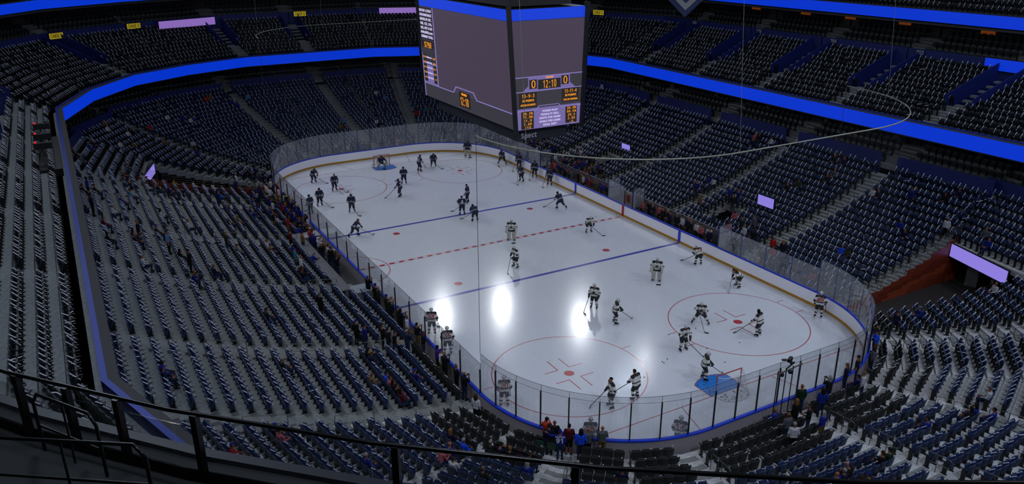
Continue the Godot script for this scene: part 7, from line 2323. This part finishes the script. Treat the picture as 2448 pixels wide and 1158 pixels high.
func build_near_deck() -> void:
	# the upper deck where the picture was taken: parapet, rail, glass and the hooped aisle rails below
	var c := Vector2(CX, CZ)
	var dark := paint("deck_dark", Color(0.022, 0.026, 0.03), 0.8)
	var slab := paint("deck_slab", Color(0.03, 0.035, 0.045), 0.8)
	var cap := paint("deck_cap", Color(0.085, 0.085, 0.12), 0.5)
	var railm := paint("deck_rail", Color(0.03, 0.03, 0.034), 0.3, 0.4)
	var root := thing("upper_deck_front", "dark upper deck edge with parapet in the corner above the white team's goal", "balcony", Vector3.ZERO, "", "structure")
	var rail := thing("front_rail", "dark front rail with posts and low glass along the upper deck edge", "rail")
	var glassm := StandardMaterial3D.new()
	glassm.resource_name = "deck_glass"; glassm.transparency = BaseMaterial3D.TRANSPARENCY_ALPHA; glassm.albedo_color = Color(0.25, 0.30, 0.32, 0.10); glassm.roughness = 0.05
	var n := 22
	for k in n:
		var a0 := deg_to_rad(lerpf(-6.0, 100.0, k / float(n)))
		var a1 := deg_to_rad(lerpf(-6.0, 100.0, (k + 1) / float(n)))
		var d0 := Vector2(cos(a0), sin(a0))
		var d1 := Vector2(cos(a1), sin(a1))
		var wall := func(r0: float, r1: float, y0: float, y1: float, m: Material, called: String, par: Node3D) -> void:
			var s := Shape.new()
			s.hexa([v3(c + d0 * r0, y0), v3(c + d1 * r0, y0), v3(c + d1 * r1, y0), v3(c + d0 * r1, y0), v3(c + d0 * r0, y1), v3(c + d1 * r0, y1), v3(c + d1 * r1, y1), v3(c + d0 * r1, y1)])
			part(called, s, m, par)
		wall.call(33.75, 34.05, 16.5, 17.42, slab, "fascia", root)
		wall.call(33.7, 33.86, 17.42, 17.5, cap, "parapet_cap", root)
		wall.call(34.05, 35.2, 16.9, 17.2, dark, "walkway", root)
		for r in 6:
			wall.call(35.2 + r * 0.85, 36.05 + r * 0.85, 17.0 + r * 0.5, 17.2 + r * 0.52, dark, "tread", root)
		wall.call(34.14, 34.16, 17.5, 18.2, glassm, "pane", rail)
		var s := Shape.new(); s.tube([v3(c + d0 * 34.2, 18.44), v3(c + d1 * 34.2, 18.44)], 0.03, 6); part("top_bar", s, railm, rail)

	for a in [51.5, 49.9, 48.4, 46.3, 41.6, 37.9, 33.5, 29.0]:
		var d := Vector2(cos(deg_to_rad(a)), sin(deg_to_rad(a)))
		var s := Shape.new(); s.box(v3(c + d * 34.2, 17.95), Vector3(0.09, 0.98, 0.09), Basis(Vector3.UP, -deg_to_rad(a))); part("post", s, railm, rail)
	# hooped rails of the aisle in front of the camera
	var hoop := paint("hoop_rail", Color(0.07, 0.075, 0.085), 0.3, 0.5)
	var hoops := [[Vector3(44.49, 18.75, 30.94), Vector3(45.59, 18.8, 30.26), 0.9], [Vector3(45.88, 19.05, 31.37), Vector3(47.34, 19.29, 29.82), 0.9]]
	var k2 := 0
	for h in hoops:
		var o := thing("aisle_rail", "%s tubular aisle rail on the dark upper deck steps" % ["short hooped", "long low"][k2], "handrail")
		var a: Vector3 = h[0]
		var b: Vector3 = h[1]
		var dn := Vector3.DOWN
		var d := (b - a).normalized()
		var s := Shape.new(); s.tube([a + dn * h[2], a + dn * 0.15, a + d * 0.12, b - d * 0.12, b + dn * 0.15, b + dn * h[2]], 0.022, 8); part("hoop", s, hoop, o)
		s = Shape.new(); s.tube([a + dn * 0.5, b + dn * 0.5], 0.018, 6); part("mid_bar", s, hoop, o)
		s = Shape.new(); s.tube([(a + b) / 2.0, (a + b) / 2.0 + dn * h[2]], 0.014, 6); part("post", s, hoop, o)
		k2 += 1

func build_props() -> void:
	var black := paint("prop_black", Color(0.02, 0.02, 0.022), 0.5)
	var steel := paint("rail_steel", Color(0.42, 0.42, 0.40), 0.35, 0.7)
	# remote camera on tall poles behind the goal
	var rig := thing("camera_rig", "remote television camera on four tall poles behind the end glass", "camera", Vector3(30.78, 0.2, -0.3))
	var pole_m := paint("rig_navy", Color(0.02, 0.03, 0.08), 0.4)
	for p in [[0.1, 0.83], [0.1, 0.25], [0.1, -0.25], [0.1, -0.8]]:
		var s := Shape.new(); s.tube([Vector3(p[0], 0.0, p[1]), Vector3(p[0] + 0.02, 3.15, p[1])], 0.028, 6); part("pole", s, pole_m, rig)
	var s := Shape.new(); s.bar(Vector3(0.12, 2.95, 0.9), Vector3(0.12, 3.1, -0.9), 0.06, 0.06); part("crossbar", s, steel, rig)
	s = Shape.new(); s.bar(Vector3(0.12, 3.1, 0.3), Vector3(0.12, 3.35, -0.3), 0.05, 0.05); part("arm", s, pole_m, rig)
	for z in [0.4, -0.2]:
		s = Shape.new(); s.lathe(Vector3(0.0, 2.65, z), [[0.0, 0.0], [0.1, 0.02], [0.12, 0.14], [0.06, 0.22], [0.0, 0.24]], 10); part("microphone_box", s, black, rig)
	s = Shape.new(); s.lathe(Vector3(0.1, 3.3, -0.1), [[0.0, 0.0], [0.09, 0.01], [0.09, 0.12], [0.0, 0.14]], 10); part("pan_head", s, black, rig)
	s = Shape.new(); s.box(Vector3(0.05, 3.56, 0.0), Vector3(0.16, 0.18, 0.42), Basis(Vector3.UP, 0.4)); s.tube([Vector3(-0.02, 3.56, 0.18), Vector3(-0.12, 3.56, 0.4)], 0.06, 8); part("camera_body", s, black, rig)
	# green folding seats by the end glass
	var green := paint("seat_green", Color(0.02, 0.22, 0.15), 0.5)
	for e in [[Vector3(27.05, 0.26, 12.35), 0.72, "nearer the handrail"], [Vector3(27.5, 0.26, 11.95), 0.72, "beside the standing fans"]]:
		var ch := thing("folding_seat", "green plastic folding seat at the end boards, %s" % e[2], "seat", e[0], "green folding seats")
		ch.rotation.y = e[1]
		var sh := seat_shapes("navy", true)
		for p in sh: part(p, sh[p], green if p in ["backrest", "seat"] else black, ch)
	# penalty boxes: decks, dividing tables, bucket
	var grey := paint("box_grey", Color(0.34, 0.34, 0.36), 0.6)
	var floorm := paint("box_floor", Color(0.20, 0.20, 0.21), 0.8)
	var pb := thing("penalty_box", "grey penalty box deck and back wall behind the boards at centre ice", "penalty box", Vector3.ZERO, "", "structure")
	s = Shape.new(); s.box(Vector3(-0.9, 0.13, 14.0), Vector3(12.6, 0.24, 1.6)); part("deck", s, floorm, pb)
	s = Shape.new(); s.box(Vector3(-0.9, 0.55, 14.95), Vector3(12.8, 1.1, 0.2)); part("back_wall", s, grey, pb)
	s = Shape.new(); s.box(Vector3(-0.9, 1.12, 15.02), Vector3(12.8, 0.06, 0.75)); part("back_shelf", s, grey, pb)
	for e in [[-7.1, "at the end with the fans in orange"], [5.35, "at the end with the red bucket"]]:
		var t := thing("scorer_table", "pale grey box table beside the penalty box, %s" % e[1], "table", Vector3(e[0], 0, 13.95))
		s = Shape.new(); s.box(Vector3(0, 0.95, 0), Vector3(1.35, 0.07, 1.5)); part("top", s, paint("table_top", Color(0.50, 0.53, 0.56), 0.5), t)
		s = Shape.new(); s.box(Vector3(0, 0.46, 0), Vector3(1.25, 0.9, 1.4)); part("base", s, grey, t)
	var bu := thing("bucket", "red plastic bucket on the penalty box deck by the grey table", "bucket", Vector3(4.2, 0.26, 13.95))
	s = Shape.new(); s.lathe(Vector3.ZERO, [[0.0, 0.0], [0.17, 0.0], [0.22, 0.42], [0.20, 0.42], [0.16, 0.04]], 16); part("pail", s, paint("bucket_red", Color(0.62, 0.06, 0.03), 0.4), bu)
	# players' benches across the ice
	var be := thing("players_bench", "players bench deck and back wall behind the open far boards", "bench", Vector3.ZERO, "", "structure")
	s = Shape.new(); s.box(Vector3(-1.6, 0.13, -14.05), Vector3(26.5, 0.24, 1.7)); part("deck", s, floorm, be)
	s = Shape.new(); s.box(Vector3(-1.6, 0.75, -15.02), Vector3(26.5, 1.5, 0.12)); part("back_wall", s, grey, be)
	for e in [[6.6, 9.0], [-8.5, 11.0]]:
		s = Shape.new(); s.box(Vector3(e[0], 0.48, -14.55), Vector3(e[1], 0.07, 0.36)); part("seat_plank", s, black, be)
		s = Shape.new(); s.box(Vector3(e[0], 0.36, -14.55), Vector3(e[1] - 0.2, 0.2, 0.06)); part("plank_support", s, black, be)
	# poster panel in the divider between the benches
	var po := thing("poster_board", "white and orange poster board in the glass divider between the benches", "poster", Vector3(-0.6, 0.3, -14.2))
	s = Shape.new(); s.box(Vector3(0, 0.9, 0), Vector3(1.4, 1.3, 0.05)); part("board", s, paint("poster_white", Color(0.62, 0.58, 0.56), 0.6), po)
	s = Shape.new(); s.box(Vector3(-0.25, 0.95, 0.03), Vector3(0.55, 0.7, 0.02)); part("orange_figure", s, paint("poster_orange", Color(0.60, 0.22, 0.14), 0.6), po)
	# bright neon banner behind the far boards
	var ne := thing("neon_banner", "neon green and orange banner behind the far corner glass", "banner", Vector3(-27.2, 0.9, -12.4))
	ne.rotation.y = deg_to_rad(-38)
	s = Shape.new(); s.box(Vector3(-0.45, 0.35, 0), Vector3(0.5, 0.4, 0.05)); part("green_panel", s, paint("neon_green", Color(0.30, 0.80, 0.10), 0.6), ne)
	s = Shape.new(); s.box(Vector3(0.2, 0.2, 0), Vector3(0.8, 0.55, 0.05)); part("orange_panel", s, paint("neon_orange", Color(0.95, 0.20, 0.10), 0.6), ne)
	s = Shape.new(); s.box(Vector3(0.8, 0.1, 0), Vector3(0.35, 0.4, 0.05)); part("yellow_panel", s, paint("neon_yellow", Color(0.85, 0.85, 0.10), 0.6), ne)
	# the shield-shaped banner above the bench side
	var sh2 := thing("shield_banner", "dark blue shield banner with a white chevron hung high over the ice", "banner", Vector3(7.74, 18.32, -11.82))
	var xf := frame_of(Vector3.ZERO, Vector3(0.49, 0, -0.87), Vector3.UP)
	s = Shape.new(); s.extrude([Vector2(0, 0), Vector2(2.6, 2.5), Vector2(2.6, 5.0), Vector2(-2.6, 5.0), Vector2(-2.6, 2.5)], xf, 0.12); part("field", s, paint("shield_blue", Color(0.03, 0.12, 0.30), 0.6), sh2)
	s = Shape.new(); s.extrude([Vector2(0, 0.5), Vector2(2.1, 2.5), Vector2(2.1, 2.95), Vector2(0, 1.0), Vector2(-2.1, 2.95), Vector2(-2.1, 2.5)], xf * Transform3D(Basis.IDENTITY, Vector3(0, 0, 0.12)), 0.03); part("chevron", s, paint("shield_white", Color(0.5, 0.5, 0.52), 0.6), sh2)
	s = Shape.new(); s.tube([Vector3(0, 5.0, 0), Vector3(0, 19.6, 0)], 0.03, 5); part("hanger", s, black, sh2)
	# television camera platform on the club level by the ribbon display
	var tp := thing("camera_platform", "black television camera platform with red tally lamps on the club balcony", "platform", Vector3(-9.5, 9.22, 32.2))
	s = Shape.new(); s.box(Vector3(0, 0.25, 0), Vector3(10.5, 0.5, 3.2)); part("deck", s, black, tp)
	for x in [-3.5, 0.2, 3.2]:
		s = Shape.new()
		for a in 3: s.tube([Vector3(x, 1.5, -0.6), Vector3(x + 0.5 * cos(a * 2.1), 0.5, -0.6 + 0.5 * sin(a * 2.1))], 0.03, 5)
		part("tripod", s, black, tp)
		s = Shape.new(); s.box(Vector3(x, 1.72, -0.7), Vector3(0.4, 0.42, 1.1)); part("camera_body", s, black, tp)
		s = Shape.new(); s.box(Vector3(x, 1.98, -0.3), Vector3(0.12, 0.05, 0.12)); part("tally_lamp", s, glow("tally_red", Color(1, 0.05, 0.05), 2.0), tp)
	# steel columns under the balcony on the far side
	var k := 0
	for x in [12.0, 4.4, -3.0, -10.6, -18.0, 19.6]:
		var co := thing("balcony_column", "pale round column under the club balcony, %s from the white team's end" % ordinal(k), "column", Vector3(x, 5.6, -33.4), "balcony columns", "structure")
		s = Shape.new(); s.tube([Vector3(0, 0, 0), Vector3(0, 3.0, 0)], 0.3, 14); part("shaft", s, paint("column_pale", Color(0.36, 0.31, 0.30), 0.7), co)
		k += 1

# ---------------------------------------------------------------- scene
func _ready() -> void:
	rng.seed = 11
	var cam := Camera3D.new()
	cam.name = "camera"
	add_child(cam)
	cam.transform = Transform3D(Basis(Vector3(0.49235778, -0.00343992, -0.87038611), Vector3(-0.31209639, 0.93279799, -0.18023247), Vector3(0.81251441, 0.36038322, 0.45819676)), EYE)
	cam.fov = rad_to_deg(2.0 * atan(579.0 / 1918.539))
	cam.near = 0.1; cam.far = 400.0
	cam.current = true
	var we := WorldEnvironment.new()
	we.name = "environment"
	var env := Environment.new()
	env.background_mode = Environment.BG_COLOR
	env.background_color = Color.BLACK
	env.tonemap_mode = Environment.TONE_MAPPER_LINEAR
	env.tonemap_exposure = 1.0
	env.sdfgi_enabled = true; env.ssao_enabled = true; env.ssil_enabled = true
	we.environment = env
	add_child(we)
	build_lights()
	build_shell()
	plan_bowl()
	plan_club()
	build_ice()
	build_boards()
	build_bowl()
	build_balcony()
	build_goal(1, "red hockey goal with white net and pucks behind the empty crease")
	build_goal(-1, "red hockey goal with a goalkeeper crouched in front")
	build_scoreboard()
	build_screens()
	build_tunnel(1, "players tunnel with warm wooden plank wall in the corner by the white team's end")
	build_tunnel(-1, "players tunnel with wooden plank wall in the corner by the blue team's end")
	build_rails()
	build_near_deck()
	build_props()
	build_people()
	build_seats()
	build_netting()
	print("done ", seat_all.size())

func build_lights() -> void:
	# banks of floodlights on the catwalks round the roof, aimed at the ice
	var house := paint("lamp_housing", Color(0.05, 0.05, 0.05), 0.5)
	var face := glow("floodlight_face", Color(1, 0.98, 0.95), 12.0)
	var k := 0
	for sx in [1, -1]:
		for sz in [1, -1]:
			for p in [[39.0, 21.5, -8.0, 2.0], [29.0, 29.0, 8.0, 0.0], [15.0, 29.5, 12.0, -1.0], [40.0, 12.5, 18.0, 0.0]]:
				var at := Vector3(sx * p[0], 27.5, sz * p[1])
				var to := Vector3(sx * p[2], 0, sz * p[3])
				var root := thing("floodlight", "floodlight bank on the roof catwalk aimed at the ice", "floodlight", at, "roof floodlights")
				var s := Shape.new()
				var bas := Basis.looking_at((to - at).normalized(), Vector3.UP)
				s.box(bas * Vector3(0, 0, 0.35), Vector3(1.8, 1.1, 0.5), bas)
				part("housing", s, house, root)
				s = Shape.new()
				s.box(bas * Vector3(0, 0, 0.06), Vector3(1.6, 0.9, 0.04), bas)
				part("lamp_face", s, face, root)
				lamp_spot("flood_beam", at + bas * Vector3(0, 0, -0.55), to, 78.0 if sx > 0 else 108.0, 44.0, 1.0, 0.6, Color(0.95, 0.97, 1.0))
				k += 1

	# house lights over the stands
	var panel_m := glow("house_light_face", Color(0.92, 0.95, 1.0), 3.0)
	for p in [[0, 31, 130], [24, 31, 170], [-24, 29, 100], [58, 6, 480], [46, 27, 170], [56, -16, 480], [4, -32, 80], [30, -30, 200], [-22, -32, 50], [-54, 0, 50], [-48, 24, 60]]:
		var at := Vector3(p[0], 35.0, p[1])
		var root := thing("house_light", "house light panel in the roof over the stands", "light", at, "house lights")
		var s := Shape.new(); s.box(Vector3(0, 0.2, 0), Vector3(3.2, 0.3, 3.2)); part("housing", s, house, root)
		s = Shape.new(); s.box(Vector3(0, 0.03, 0), Vector3(3.0, 0.04, 3.0)); part("lamp_face", s, panel_m, root)
		var l := AreaLight3D.new()
		l.name = named("house_beam")
		add_child(l)
		l.look_at_from_position(at + Vector3.DOWN * 0.05, Vector3(p[0], 0, p[1]), Vector3.RIGHT)
		l.area_size = Vector2(3, 3); l.light_energy = p[2]; l.light_color = Color(0.84, 0.91, 1.0); l.shadow_enabled = true; l.area_range = 100.0

func build_shell() -> void:
	var dark := paint("shell_dark", Color(0.03, 0.03, 0.035), 0.95)
	var floor_m := paint("floor_dark", Color(0.10, 0.10, 0.105), 0.8)
	var s := Shape.new(); s.box(Vector3(0, -0.2, 0), Vector3(180, 0.36, 150)); var o := part("floor", s, floor_m); tag(o, "dark concrete arena floor around the rink", "floor", "", "structure")
	s = Shape.new(); s.box(Vector3(0, 38.2, 0), Vector3(180, 0.4, 150)); o = part("ceiling", s, dark); tag(o, "dark arena roof over the bowl", "ceiling", "", "structure")
	for e in [["wall_far", Vector3(-90, 19, 0), Vector3(0.4, 38.4, 150)], ["wall_near", Vector3(90, 19, 0), Vector3(0.4, 38.4, 150)], ["wall_left", Vector3(0, 19, 75), Vector3(180, 38.4, 0.4)], ["wall_right", Vector3(0, 19, -75), Vector3(180, 38.4, 0.4)]]:
		s = Shape.new(); s.box(e[1], e[2]); o = part(e[0], s, dark); tag(o, "dark outer wall of the arena bowl", "wall", "", "structure")
